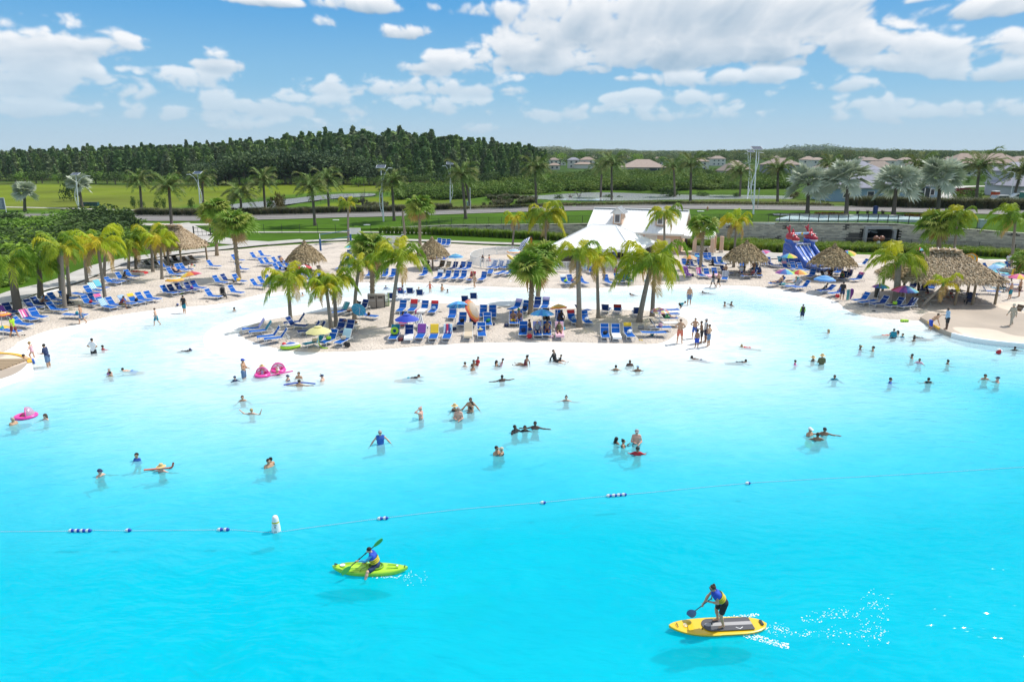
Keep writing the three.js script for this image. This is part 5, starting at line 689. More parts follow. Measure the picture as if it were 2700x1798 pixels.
// ---------------------------------------------------------------- people: one skin grown over a posed skeleton, clothes grown over the same bones
function netMesh(prims,cell,k=0.035) {
let lo=V(9,9,9),hi=V(-9,-9,-9);
for (const p of prims) {const r=Math.max(p.ra,p.rb) + cell*2;for (const q of [p.a,p.b]) {lo.min(q.clone().subScalar(r));hi.max(q.clone().addScalar(r));}}
const nx=Math.ceil((hi.x - lo.x) / cell) + 2,ny=Math.ceil((hi.y - lo.y) / cell) + 2,nz=Math.ceil((hi.z - lo.z) / cell) + 2,F=new Float32Array(nx*ny*nz).fill(0.2),id=(i,j,l)=>(l*ny + j)*nx + i;
for (const p of prims) {
const R0=Math.max(p.ra,p.rb) + k + cell*1.5,ab=p.b.clone().sub(p.a),L2=Math.max(1e-8,ab.lengthSq()),r=(v,o,n)=>clamp(Math.floor((v - o) / cell),0,n - 1);
const i0=r(Math.min(p.a.x,p.b.x) - R0,lo.x,nx),i1=r(Math.max(p.a.x,p.b.x) + R0,lo.x,nx),j0=r(Math.min(p.a.y,p.b.y) - R0,lo.y,ny),j1=r(Math.max(p.a.y,p.b.y) + R0,lo.y,ny),l0=r(Math.min(p.a.z,p.b.z) - R0,lo.z,nz),l1=r(Math.max(p.a.z,p.b.z) + R0,lo.z,nz);
for (let l=l0;l <= l1;l++) for (let j=j0;j <= j1;j++) for (let i=i0;i <= i1;i++) {
const x=lo.x + i*cell - p.a.x,y=lo.y + j*cell - p.a.y,z=lo.z + l*cell - p.a.z,t=clamp((x*ab.x + y*ab.y + z*ab.z) / L2),dx=x - ab.x*t,dy=y - ab.y*t,dz=z - ab.z*t,d=Math.sqrt(dx*dx + dy*dy + dz*dz) - lerp(p.ra,p.rb,t),q=id(i,j,l),h=Math.max(k - Math.abs(F[q] - d),0) / k;
F[q]=Math.min(F[q],d) - h*h*k*0.25;
}
}
const vi=new Int32Array(nx*ny*nz).fill(-1),pos=[],idx=[],C=[[0,0,0],[1,0,0],[0,1,0],[1,1,0],[0,0,1],[1,0,1],[0,1,1],[1,1,1]],E=[[0,1],[2,3],[4,5],[6,7],[0,2],[1,3],[4,6],[5,7],[0,4],[1,5],[2,6],[3,7]];
for (let l=0;l + 1<nz;l++) for (let j=0;j + 1<ny;j++) for (let i=0;i + 1<nx;i++) {
const f=C.map((c)=>F[id(i + c[0],j + c[1],l + c[2])]);let m=0;f.forEach((v)=>{if (v<0) m++;});if (m===0||m===8) continue;
let x=0,y=0,z=0,n=0;for (const [a,b] of E) if ((f[a]<0) !== (f[b]<0)) {const t=f[a] / (f[a] - f[b]);x+=lerp(C[a][0],C[b][0],t);y+=lerp(C[a][1],C[b][1],t);z+=lerp(C[a][2],C[b][2],t);n++;}
vi[id(i,j,l)]=pos.length / 3;pos.push(lo.x + (i + x / n)*cell,lo.y + (j + y / n)*cell,lo.z + (l + z / n)*cell);
}
const quad=(a,b,c,d,flip)=>{if (a<0||b<0||c<0||d<0) return;flip?idx.push(a,c,b,a,d,c) :idx.push(a,b,c,a,c,d);};
for (let l=1;l + 1<nz;l++) for (let j=1;j + 1<ny;j++) for (let i=1;i + 1<nx;i++) {
const f0=F[id(i,j,l)]<0;
if (f0 !== F[id(i + 1,j,l)]<0) quad(vi[id(i,j - 1,l - 1)],vi[id(i,j,l - 1)],vi[id(i,j,l)],vi[id(i,j - 1,l)],!f0);
if (f0 !== F[id(i,j + 1,l)]<0) quad(vi[id(i - 1,j,l - 1)],vi[id(i - 1,j,l)],vi[id(i,j,l)],vi[id(i,j,l - 1)],!f0);
if (f0 !== F[id(i,j,l + 1)]<0) quad(vi[id(i - 1,j - 1,l)],vi[id(i,j - 1,l)],vi[id(i,j,l)],vi[id(i - 1,j,l)],!f0);
}
const g=new THREE.BufferGeometry();g.setAttribute('position',new THREE.Float32BufferAttribute(pos,3));g.setIndex(idx);g.computeVertexNormals();return g;
}
const D_={aL:[[0.2,-1,0.02],[0.06,-1,0.16]],aR:[[-0.2,-1,0.02],[-0.06,-1,0.16]],lL:[[0.06,-1,0.03],[0.02,-1,-0.04]],lR:[[-0.06,-1,-0.01],[-0.02,-1,-0.04]]};
const fold={lL:[[0.25,-0.75,0.7],[0,-0.7,-0.75]],lR:[[-0.25,-0.75,0.7],[0,-0.7,-0.75]]};
const POSES={
stand:{},hips:{aL:[[0.62,-0.75,-0.2],[-0.8,-0.5,0.5]],aR:[[-0.62,-0.75,-0.2],[0.8,-0.5,0.5]],lL:[[0.14,-1,0.02],[0.05,-1,-0.04]],lR:[[-0.14,-1,0],[-0.05,-1,-0.04]]},
walk:{aL:[[0.18,-1,-0.35],[0.05,-1,-0.05]],aR:[[-0.18,-1,0.4],[-0.05,-0.9,0.55]],lL:[[0.05,-1,0.42],[0.02,-1,0.12]],lR:[[-0.05,-1,-0.22],[-0.02,-0.9,-0.5]],up:[0,1,0.06]},
walkArms:{aL:[[0.4,-0.8,0.3],[-0.4,0.2,0.9]],aR:[[-0.3,-1,0.2],[-0.05,-0.5,0.8]],lL:[[0.05,-1,0.32],[0.02,-1,0.02]],lR:[[-0.05,-1,-0.2],[-0.02,-0.9,-0.42]]},
hold:{aL:[[0.25,-1,0.2],[-0.5,-0.1,0.9]],aR:[[-0.25,-1,0.2],[0.5,0.15,0.9]]},
reach:{aL:[[0.3,-0.5,0.8],[-0.1,0.1,1]],aR:[[-0.2,-1,0.1],[-0.05,-0.9,0.3]]},
swim:{...fold,aL:[[0.75,-0.45,0.45],[0.35,0.02,0.9]],aR:[[-0.75,-0.45,0.45],[-0.35,0.02,0.9]]},
swimClose:{...fold,aL:[[0.4,-0.9,0.25],[-0.3,0.1,0.9]],aR:[[-0.4,-0.9,0.25],[0.3,0.1,0.9]]},
swimWide:{...fold,aL:[[1,-0.25,0.1],[1,0.05,0.15]],aR:[[-1,-0.25,0.1],[-1,0.05,0.15]]},
swimWave:{...fold,aL:[[1,-0.1,0.1],[0.75,0.5,0.2]],aR:[[-0.9,-0.2,0.1],[-0.35,0.9,0.1]]},
wadeOut:{aL:[[0.75,-0.9,0.05],[0.6,-0.75,0.3]],aR:[[-0.75,-0.9,0.05],[-0.6,-0.75,0.3]]},
headHold:{aL:[[0.55,0.35,0.75],[-0.55,0.55,-0.6]],aR:[[-0.55,0.35,0.75],[0.55,0.55,-0.6]]},
shade:{aL:[[0.3,-1,0.1],[0,-0.9,0.3]],aR:[[-0.75,0.1,0.55],[0.6,0.75,0.1]],...fold},
selfie:{...fold,aL:[[0.9,0.15,0.35],[0.75,0.6,0.2]],aR:[[-0.4,-0.8,0.3],[0.3,0,0.9]]},
drink:{...fold,aL:[[0.4,-0.8,0.5],[-0.3,0.75,0.5]],aR:[[-0.5,-0.7,0.4],[0.2,0.2,0.9]]},
prone:{up:[0,0.16,1],hu:[0,0.85,0.5],hf:[0,-0.2,1],aL:[[0.75,-0.25,0.75],[0.1,-0.1,1]],aR:[[-0.75,-0.25,0.75],[-0.1,-0.1,1]],lL:[[0.09,-0.14,-1],[0.03,-0.02,-1]],lR:[[-0.09,-0.17,-1],[-0.05,0.04,-1]],front:[0,-1,0.16]},
floatBack:{up:[0,0.3,-1],hu:[0,0.75,-0.66],hf:[0,0.66,0.75],aL:[[1,-0.1,0.2],[1,0.1,0.4]],aR:[[-1,-0.1,0.2],[-1,0.1,0.4]],lL:[[0.22,-0.1,1],[0.15,0.1,1]],lR:[[-0.22,-0.1,1],[-0.1,-0.05,1]],front:[0,1,0.3]},
sitWater:{seat:1,up:[0,1,-0.25],aL:[[0.35,-0.9,-0.4],[0.15,-1,-0.1]],aR:[[-0.35,-0.9,-0.4],[-0.15,-1,-0.1]],lL:[[0.3,0.25,1],[0.1,-0.25,1]],lR:[[-0.3,0.2,1],[-0.1,-0.2,1]]},
sit:{seat:1,up:[0,1,0.12],aL:[[0.25,-0.9,0.3],[-0.1,-0.25,0.95]],aR:[[-0.25,-0.9,0.3],[0.1,-0.25,0.95]],lL:[[0.2,0.02,1],[0.05,-1,0.1]],lR:[[-0.2,0.02,1],[-0.05,-1,0.1]]},
hunch:{seat:1,up:[0,0.85,0.5],hf:[0,-0.5,1],aL:[[0.3,-0.8,0.55],[-0.3,-0.3,0.9]],aR:[[-0.3,-0.8,0.55],[0.3,-0.3,0.9]],lL:[[0.25,0.05,1],[0.05,-1,0.05]],lR:[[-0.25,0.05,1],[-0.05,-1,0.05]]},
recline:{seat:1,up:[0,0.78,-0.62],hu:[0,0.9,-0.4],hf:[0,0.15,1],aL:[[0.45,-0.75,0.3],[-0.2,-0.3,0.9]],aR:[[-0.45,-0.75,0.3],[0.2,-0.3,0.9]],lL:[[0.12,0.14,1],[0.02,-0.16,1]],lR:[[-0.12,0.1,1],[-0.02,-0.12,1]]},
reclineKnee:{seat:1,up:[0,0.78,-0.62],hu:[0,0.9,-0.4],hf:[0,0.15,1],aL:[[0.45,-0.75,0.3],[-0.5,0.1,0.7]],aR:[[-0.5,0.2,-0.4],[0.6,0.75,-0.1]],lL:[[0.12,0.6,0.85],[0.02,-0.75,0.7]],lR:[[-0.12,0.1,1],[-0.02,-0.12,1]]},
lieFace:{seat:1,up:[0,0.03,-1],hu:[0,0.1,-1],hf:[0.7,0.5,0],aL:[[0.7,0,-0.7],[-0.4,0,-0.9]],aR:[[-0.7,0,-0.7],[0.4,0,-0.9]],lL:[[0.08,-0.02,1],[0.03,0.02,1]],lR:[[-0.08,-0.02,1],[-0.03,0.02,1]],front:[0,-1,0]},
bend:{up:[0,0.72,0.7],hf:[0,0.1,1],aL:[[0.2,-0.5,0.85],[-0.1,0.75,0.6]],aR:[[-0.2,-0.95,0.25],[-0.05,-0.9,0.4]],lL:[[0.18,-1,0.25],[0.06,-1,-0.25]],lR:[[-0.18,-1,0.1],[-0.06,-1,-0.2]]},
crouch:{up:[0,0.2,0.95],hf:[0,-0.9,0.3],aL:[[0.15,-0.8,-0.5],[0,-1,-0.3]],aR:[[-0.15,-0.8,-0.5],[0,-1,-0.3]],lL:[[0.15,-0.7,0.7],[0.02,-0.9,-0.5]],lR:[[-0.15,-0.7,0.7],[-0.02,-0.9,-0.5]]},
climb:{up:[0,0.5,0.85],hf:[0,0.3,1],aL:[[0.3,-0.4,0.9],[0.05,-0.2,1]],aR:[[-0.3,-0.4,0.9],[-0.05,-0.2,1]],lL:[[0.1,-0.9,0.45],[0,-0.5,-0.8]],lR:[[-0.1,-1,-0.1],[0,-0.8,-0.5]]},
jump:{up:[0.1,1,0.1],aL:[[1,-0.1,0],[0.8,-0.6,0.1]],aR:[[-0.9,-0.1,0],[-0.6,-0.8,0.1]],lL:[[0.1,-0.8,0.6],[0,-0.9,-0.3]],lR:[[-0.05,-1,-0.1],[0,-1,-0.1]]},
talk:{aL:[[0.25,-0.95,0.2],[-0.1,0.1,1]],aR:[[-0.2,-1,-0.05],[0,-1,0.15]],up:[0,1,0.1]},
carry:{aL:[[0.45,-0.85,0.1],[0.25,-0.9,0.2]],aR:[[-0.25,-1,0.05],[-0.1,-0.95,0.25]],lL:[[0.1,-1,0.12],[0.02,-1,-0.05]],lR:[[-0.1,-1,-0.1],[-0.02,-1,-0.15]]},
baby:{seat:1,up:[0,0.9,-0.3],aL:[[0.5,-0.6,0.5],[0,0,1]],aR:[[-0.5,-0.6,0.5],[0,0,1]],lL:[[0.4,0,1],[0,-0.4,1]],lR:[[-0.4,0,1],[0,-0.4,1]]},
kayak:{seat:1,up:[0,0.95,0.3],hu:[0,0.85,0.5],hf:[0.12,-0.35,1],aL:[[0.25,-0.55,0.8],[-0.05,-0.05,1]],aR:[[-0.6,-0.35,0.35],[0.75,0.45,0.15]],lL:[[0.72,-0.12,0.66],[0.48,-0.85,0.22]],lR:[[-0.4,0.28,0.85],[0.05,-0.62,0.7]]},
paddle:{up:[0,0.78,0.62],hu:[0,0.93,0.36],hf:[0,-0.22,1],aL:[[0.2,-0.95,-0.05],[-0.35,0.1,0.93]],aR:[[0.05,-0.75,0.65],[0.3,-0.75,0.6]],lL:[[0.2,-0.9,0.34],[0.03,-0.98,-0.3]],lR:[[-0.2,-0.92,0.34],[-0.03,-0.98,-0.22]]},
};
const un=(a)=>V(...a).normalize();
function skeleton(name,female,child) {
const P={...D_,...POSES[name]},up=un(P.up ?? [0,1,0]),X=V(1,0,0),fr=P.front?un(P.front) :X.clone().cross(up).normalize(),J={},B=[],hb=child?0.86 :1,hw=female?1.06 :1,sw=female?0.87 :child?0.88 :1,hk=child?1.28 :1;
const bone=(t,a,b,ra,rb=ra)=>B.push({t,a:a.clone(),b:b.clone(),ra,rb});
const add=(p,...k)=>{const q=p.clone();for (let i=0;i<k.length;i+=2) q.addScaledVector(k[i],k[i + 1]);return q;};
J.pelvis=V(0,0,0);J.belly=add(J.pelvis,up,0.2);J.chest=add(J.pelvis,up,0.38);J.sh=add(J.pelvis,up,0.485);
bone('hip',add(J.pelvis,X,-0.075*hw,up,-0.02),add(J.pelvis,X,0.075*hw,up,-0.02),0.108*hw);bone('hip',add(J.pelvis,X,-0.06,fr,-0.05,up,-0.03),add(J.pelvis,X,0.06,fr,-0.05,up,-0.03),0.085*hw);
bone('belly',add(J.belly,X,-0.06),add(J.belly,X,0.06),female?0.092 :0.108);bone('belly',add(J.pelvis,up,0.05,fr,0.01),add(J.belly,up,0.05,fr,0.02),0.115,0.11);
bone('chest',add(J.chest,X,-0.085*sw,fr,0.01),add(J.chest,X,0.085*sw,fr,0.01),0.112*(female?0.93 :1));if (female) bone('chest',add(J.chest,X,-0.07,fr,0.075,up,-0.02),add(J.chest,X,0.07,fr,0.075,up,-0.02),0.062);
bone('shoulder',add(J.sh,X,-0.135*sw),add(J.sh,X,0.135*sw),0.066);
const hu=P.hu?un(P.hu) :add(up.clone().multiplyScalar(0.5),UPV,0.5).normalize(),hf=P.hf?un(P.hf) :add(fr,UPV,0).normalize();hf.addScaledVector(hu,-hf.dot(hu)).normalize();
J.neck=add(J.sh,up,0.05);J.head=add(J.neck,hu,0.135*hk,hf,0.02);J.hu=hu;J.hf=hf;J.hk=hk;
bone('neck',J.neck,add(J.neck,hu,0.09),0.052,0.05);
bone('head',add(J.head,hu,0.035*hk,hf,-0.018),add(J.head,hu,0.03*hk,hf,0.012),0.083*hk,0.078*hk);bone('head',add(J.head,hu,-0.05*hk,hf,0.022),add(J.head,hu,-0.01*hk,hf,0.026),0.058*hk,0.066*hk);
for (const [s,S] of [[1,'L'],[-1,'R']]) {
const A=P['a' + S],L=P['l' + S],sh=add(J.sh,X,0.172*sw*s,up,-0.015),u=un(A[0]),f=un(A[1]),el=add(sh,u,0.285*hb),wr=add(el,f,0.25*hb),ha=add(wr,f,0.085);
bone('ua',sh,el,0.05*sw,0.039);bone('fa',el,add(el,f,0.08),0.041,0.043);bone('fa',add(el,f,0.06),wr,0.042,0.027);bone('hand',wr,ha,0.026,0.03);
J['wr' + S]=wr;J['ha' + S]=ha;J['f' + S]=f;J['el' + S]=el;J['sh' + S]=sh;
const hp=add(J.pelvis,X,0.088*hw*s,up,-0.05),th=un(L[0]),sn=un(L[1]),kn=add(hp,th,0.42*hb),an=add(kn,sn,0.42*hb),tf=V(th.x*0.3,0,Math.max(0.25,th.z + 0.6)).normalize(),toe=L[1][1]<-0.55?add(an,tf,0.16,UPV,-0.045) :add(an,sn,0.07,UPV,L[1][2]<0?-0.06 :0.11);
bone('th',hp,kn,0.088*hw,0.057);bone('sh',kn,add(kn,sn,0.14),0.055,0.058);bone('sh',add(kn,sn,0.12),an,0.058,0.037);bone('foot',an,toe,0.04,0.033);J['kn' + S]=kn;J['an' + S]=an;J['hp' + S]=hp;J['toe' + S]=toe;
}
let low=9;for (const b of B) low=Math.min(low,b.a.y - b.ra,b.b.y - b.rb);const dy=P.seat?0.118 :-low;const shift=V(0,dy,0);
const moved=new Set();for (const b of B) {b.a.add(shift);b.b.add(shift);} for (const k in J) if (J[k].isVector3&&!/^(hu|hf|fL|fR)$/.test(k)) J[k].add(shift);
return {B,J,fr,up};
}
function handGeo(J,S,X,curl=0.35) {
const f=J['f' + S],s=S==='L'?1 :-1,w=J['ha' + S];let side=f.clone().cross(UPV);if (side.length()<0.3) side=V(0,0,1);side.normalize();const palm=side.clone().cross(f).normalize(),out=[];
const fin=(o,L,d,c)=>{const a=w.clone().addScaledVector(side,o).addScaledVector(f,0.005),b=a.clone().addScaledVector(d,L*0.5),e=b.clone().addScaledVector(d,L*0.45).addScaledVector(palm,-c*L);out.push(taper([a,b,e],[0.0105,0.0095,0.007],5));};
[[-0.027,0.062],[-0.009,0.075],[0.009,0.08],[0.027,0.07]].forEach(([o,L])=>fin(o,L,f,curl));const td=f.clone().multiplyScalar(0.75).addScaledVector(side,0.75).normalize();out.push(taper([J['wr' + S].clone().addScaledVector(side,0.02).addScaledVector(f,0.03),J['wr' + S].clone().addScaledVector(side,0.03).addScaledVector(f,0.05).addScaledVector(td,0.03),J['wr' + S].clone().addScaledVector(side,0.03).addScaledVector(f,0.05).addScaledVector(td,0.055)],[0.012,0.011,0.008],5));return join(out);
}
const SKIN={fair:[0.62,0.38,0.27],tan:[0.50,0.285,0.17],brown:[0.26,0.135,0.075],dark:[0.105,0.055,0.035],pink:[0.64,0.35,0.26]};
const COL={white:[0.78,0.78,0.78],black:[0.02,0.02,0.022],navy:[0.02,0.035,0.10],blue:[0.03,0.11,0.42],royal:[0.02,0.07,0.45],teal:[0.01,0.22,0.30],aqua:[0.12,0.48,0.58],red:[0.5,0.02,0.03],coral:[0.62,0.16,0.10],pink:[0.72,0.12,0.32],purple:[0.20,0.05,0.30],lime:[0.35,0.60,0.03],green:[0.03,0.20,0.06],olive:[0.13,0.12,0.05],grey:[0.30,0.30,0.31],khaki:[0.45,0.42,0.34],orange:[0.70,0.28,0.03],yellow:[0.75,0.50,0.03],lightblue:[0.32,0.46,0.62],denim:[0.12,0.20,0.34],beige:[0.55,0.45,0.33],lilac:[0.45,0.40,0.70],maroon:[0.16,0.03,0.04],straw:[0.62,0.45,0.20],blond:[0.42,0.28,0.12],darkhair:[0.015,0.011,0.009],brownhair:[0.06,0.032,0.018],greyhair:[0.35,0.34,0.33],palepink:[0.72,0.42,0.50],cyan:[0.05,0.36,0.60]};
const cloth={},C_=(n)=>cloth[n] ??= mat(COL[n],0.8),skinM={},S_=(n)=>skinM[n] ??= mat(SKIN[n],0.55);
const cut=(b,f,grow)=>({...b,b:b.a.clone().lerp(b.b,f),rb:lerp(b.ra,b.rb,f) + grow,ra:b.ra + grow});
const wear={
tee:(B)=>B.filter((b)=>/hip|belly|chest|shoulder/.test(b.t)).map((b)=>cut(b,1,0.014)).concat(B.filter((b)=>b.t==='ua').map((b)=>cut(b,0.62,0.018))),
rash:(B)=>B.filter((b)=>/belly|chest|shoulder|ua|fa/.test(b.t)).map((b)=>cut(b,1,0.008)),
tank:(B)=>B.filter((b)=>/hip|belly|chest|shoulder/.test(b.t)).map((b)=>cut(b,1,0.012)),
suit:(B)=>B.filter((b)=>/hip|belly|chest/.test(b.t)).map((b)=>cut(b,1,0.008)),bra:(B)=>B.filter((b)=>b.t==='chest').map((b)=>cut(b,1,0.004)),
briefs:(B)=>B.filter((b)=>b.t==='hip').map((b)=>cut(b,1,0.006)),shorts:(B)=>B.filter((b)=>b.t==='hip').map((b)=>cut(b,1,0.012)).concat(B.filter((b)=>b.t==='th').map((b)=>({...cut(b,0.72,0.02),rb:0.098}))),
pants:(B)=>B.filter((b)=>b.t==='hip'||b.t==='th'||b.t==='sh').map((b)=>cut(b,1,0.016)),dress:(B)=>B.filter((b)=>/hip|belly|chest/.test(b.t)).map((b)=>cut(b,1,0.012)).concat(B.filter((b)=>b.t==='th').map((b)=>({...cut(b,1,0.02),rb:0.13}))).concat(B.filter((b)=>b.t==='sh').map((b)=>({...cut(b,0.8,0.06)}))),
vest:(B)=>B.filter((b)=>/belly|chest/.test(b.t)).map((b)=>cut(b,1,0.04)).concat(B.filter((b)=>b.t==='shoulder').map((b)=>cut(b,1,0.022))),
};
const figCache=new Map();
function figure(pose,female,child,cell) {const key=[pose,female,child,cell].join();if (!figCache.has(key)) {const s=skeleton(pose,female,child),X=V(1,0,0),J=s.J;const nose=J.head.clone().addScaledVector(J.hf,0.088*J.hk).addScaledVector(J.hu,-0.01),ear=(q)=>J.head.clone().addScaledVector(X,q*0.082*J.hk).addScaledVector(J.hf,-0.01);s.body=join([netMesh(s.B,cell),handGeo(J,'L',X),handGeo(J,'R',X),rod(J.head.clone().addScaledVector(J.hf,0.078*J.hk).addScaledVector(J.hu,0.025),nose.clone().addScaledVector(J.hf,0.022),0.008,0.014,6),ball(0.03,ear(1).x,ear(1).y,ear(1).z,0.4,1,0.7,8),ball(0.03,ear(-1).x,ear(-1).y,ear(-1).z,0.4,1,0.7,8)]);s.g={};s.cell=cell;figCache.set(key,s);} return figCache.get(key);}
function onHead(g,J) {const X=J.hu.clone().cross(J.hf).normalize();return g.applyMatrix4(new THREE.Matrix4().makeBasis(X,J.hu,J.hf).setPosition(J.head)).clone();}
const headGear={
short:(k)=>ball(0.094*k,0,0.042*k,-0.02*k,0.98,1.0,1.06,12),bald:()=>null,bun:(k)=>join([ball(0.096*k,0,0.036*k,-0.022*k,0.98,1,1.06,12),ball(0.045*k,0,0.11*k,-0.08*k)]),
long:(k)=>join([ball(0.099*k,0,0.036*k,-0.018*k,1,1,1.04,12),taper([[0,0.03*k,-0.05*k],[0,-0.1*k,-0.075*k],[0,-0.24*k,-0.08*k]],[0.085*k,0.08*k,0.05*k],9)]),
cap:(k)=>join([new THREE.SphereGeometry(0.104*k,14,7,0,6.283,0,1.55).scale(1,0.95,1.08).translate(0,0.045*k,-0.012),cyl(0.1*k,0.1*k,0.012,14,0,0.05*k,0.085*k).scale(0.85,1,1)]),
hat:(k)=>join([cyl(0.105*k,0.085*k,0.11*k,14,0,0.115*k,-0.01),new THREE.ConeGeometry(0.215*k,0.06,20,1,true).translate(0,0.07*k,-0.01),cyl(0.085*k,0.06*k,0.02,14,0,0.175*k,-0.01)]),
visor:(k)=>join([cyl(0.106*k,0.104*k,0.035,14,0,0.06*k,-0.01),cyl(0.11*k,0.11*k,0.01,14,0,0.05*k,0.09*k)]),
};
function person(p,turn,pose,h,skin,wears,label,o={}) {
const female=/\bF\b/.test(wears),child=h<1.42,cell=o.cell ?? (p.z<-58?0.037 :0.031),s=figure(pose,female,child,cell),k=h / (child?1.62 :1.74),J=s.J;
const lv={neck:J.sh.y - 0.03,breast:J.chest.y + 0.01,waist:(J.pelvis.y + J.belly.y) / 2,hip:J.pelvis.y,thigh:(J.hpL.y + J.knL.y) / 2,knee:J.knL.y,shin:lerp(J.knL.y,J.anL.y,0.6),ankle:J.anL.y,flat:J.chest.y + 0.05,half:J.head.y - 0.06};
const g=thing('person',label,'person',V(p.x,p.y - (o.w?lv[o.w]*k :0),p.z),turn,o.group);g.scale.setScalar(k);
mesh('body',s.body,S_(skin),g);
for (const w of wears.split(' ')) {
if (w==='F'||!w) continue;const [kind,colour]=w.split(':');
if (wear[kind]) mesh({tee:'shirt',rash:'rash_guard',tank:'sleeveless_shirt',suit:'swimsuit',bra:'bikini_top',briefs:'bikini_bottom',vest:'life_vest'}[kind] ?? kind,s.g[kind] ??= netMesh(wear[kind](s.B),cell*0.9),C_(colour),g);
else if (headGear[kind]) {const q=s.g[kind] ??= (()=>{const a=headGear[kind](J.hk);return a&&onHead(a,J);})();if (q) mesh({short:'hair',long:'hair',bun:'hair'}[kind] ?? (kind==='hat'?'sun_hat' :kind),q,C_(colour),g);}
else if (kind==='shades') mesh('sunglasses',s.g.shades ??= onHead(join([rbox(0.058,0.04,0.02,0.008,0.036,0.022,0.088*J.hk),rbox(0.058,0.04,0.02,0.008,-0.036,0.022,0.088*J.hk),box(0.03,0.008,0.012,0,0.03,0.095*J.hk),box(0.006,0.01,0.09,0.08*J.hk,0.03,0.045),box(0.006,0.01,0.09,-0.08*J.hk,0.03,0.045)]),J),M.black,g);
}
g.userData.joints=undefined;g.J=J;g.k=k;return g;
}
// ---------------------------------------------------------------- loungers
M.tubeWhite=mat([0.76,0.77,0.77],0.4);
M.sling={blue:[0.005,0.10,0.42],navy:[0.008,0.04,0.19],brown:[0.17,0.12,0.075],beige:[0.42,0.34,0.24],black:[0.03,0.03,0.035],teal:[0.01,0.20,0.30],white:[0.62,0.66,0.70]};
const weave=tex(128,(u,v)=>0.86 + 0.14*((Math.floor(u*32) + Math.floor(v*32)) % 2),false);
for (const k of Object.keys(M.sling)) M.sling[k]=mat(M.sling[k],0.8,{specularIntensity:0.3,map:retile(weave,6)});
const BACK={up:54*R,mid:38*R,flat:4*R},SEATY=0.34,HINGE=-0.28,BLEN=0.78;
const backPt=(k,s,off=0)=>V(0,SEATY + Math.sin(BACK[k])*s + Math.cos(BACK[k])*off,HINGE - Math.cos(BACK[k])*s + Math.sin(BACK[k])*off);
const lounger0={};
function makeLounger(k) {
const g=new THREE.Group(),w=0.33,fr=[],R0=0.019,top=backPt(k,BLEN);
for (const s of [-1,1]) {fr.push(tube([[s*w,SEATY - 0.05,0.98],[s*w,SEATY,0.9],[s*w,SEATY - 0.01,0.3],[s*w,SEATY,HINGE],[s*w,SEATY - 0.02,-0.85]],R0,5,12));fr.push(rod(V(s*w,SEATY,HINGE),V(s*w,top.y,top.z),R0,R0,5));}
for (const [y,z] of [[SEATY - 0.05,0.98],[SEATY - 0.03,HINGE],[SEATY - 0.02,-0.85],[top.y,top.z]]) fr.push(rod(V(-w,y,z),V(w,y,z),R0,R0,5));
if (k !== 'flat') {const m=backPt(k,0.45);for (const s of [-1,1]) fr.push(rod(V(s*w*0.8,m.y,m.z),V(s*w,SEATY,-0.78),0.012,0.012,4));fr.push(rod(V(-w,m.y,m.z),V(w,m.y,m.z),0.014,0.014,4));}
mesh('frame',fr,M.tubeWhite,g);
for (const [z0,z1] of [[0.78,0.93],[0.12,0.0],[-0.7,-0.88]]) mesh('leg',tube([[-w,SEATY - 0.02,z0],[-w - 0.02,0.08,lerp(z0,z1,0.8)],[-w + 0.05,0.015,z1],[w - 0.05,0.015,z1],[w + 0.02,0.08,lerp(z0,z1,0.8)],[w,SEATY - 0.02,z0]],0.018,4,10),M.tubeWhite,g);
mesh('seat',sheet([[SEATY - 0.02,0.96],[SEATY + 0.012,0.84],[SEATY - 0.012,0.5],[SEATY - 0.03,0.1],[SEATY - 0.012,HINGE + 0.02]],0.6,0.014),M.sling.blue,g);
mesh('backrest',sheet([0,0.25,0.55,BLEN - 0.01].map((s)=>{const p=backPt(k,s,0.012 - 0.03*Math.sin(s / BLEN*3.14));return [p.y,p.z];}),0.6,0.014),M.sling.blue,g);
return g;
}
for (const k of ['up','mid','flat']) lounger0[k]=makeLounger(k);
M.stripes=(a,b,n,dir=0)=>{const t=tex(64,(u,v)=>(Math.floor((dir?u :v)*n) % 2?a :b),false);return mat([1,1,1],0.9,{map:t});};
function printed(base,marks,n,seed) {const r=rng(seed),L=Array.from({length:n},()=>[r(),r(),0.03 + 0.09*r(),marks[Math.floor(r()*marks.length)]]);return mat([1,1,1],0.9,{map:tex(128,(u,v)=>{for (const [x,y,s,c] of L) {const dx=Math.min(Math.abs(u - x),1 - Math.abs(u - x)),dy=Math.min(Math.abs(v - y),1 - Math.abs(v - y));if (dx*dx + dy*dy<s*s) return c;} return base;},false)});}
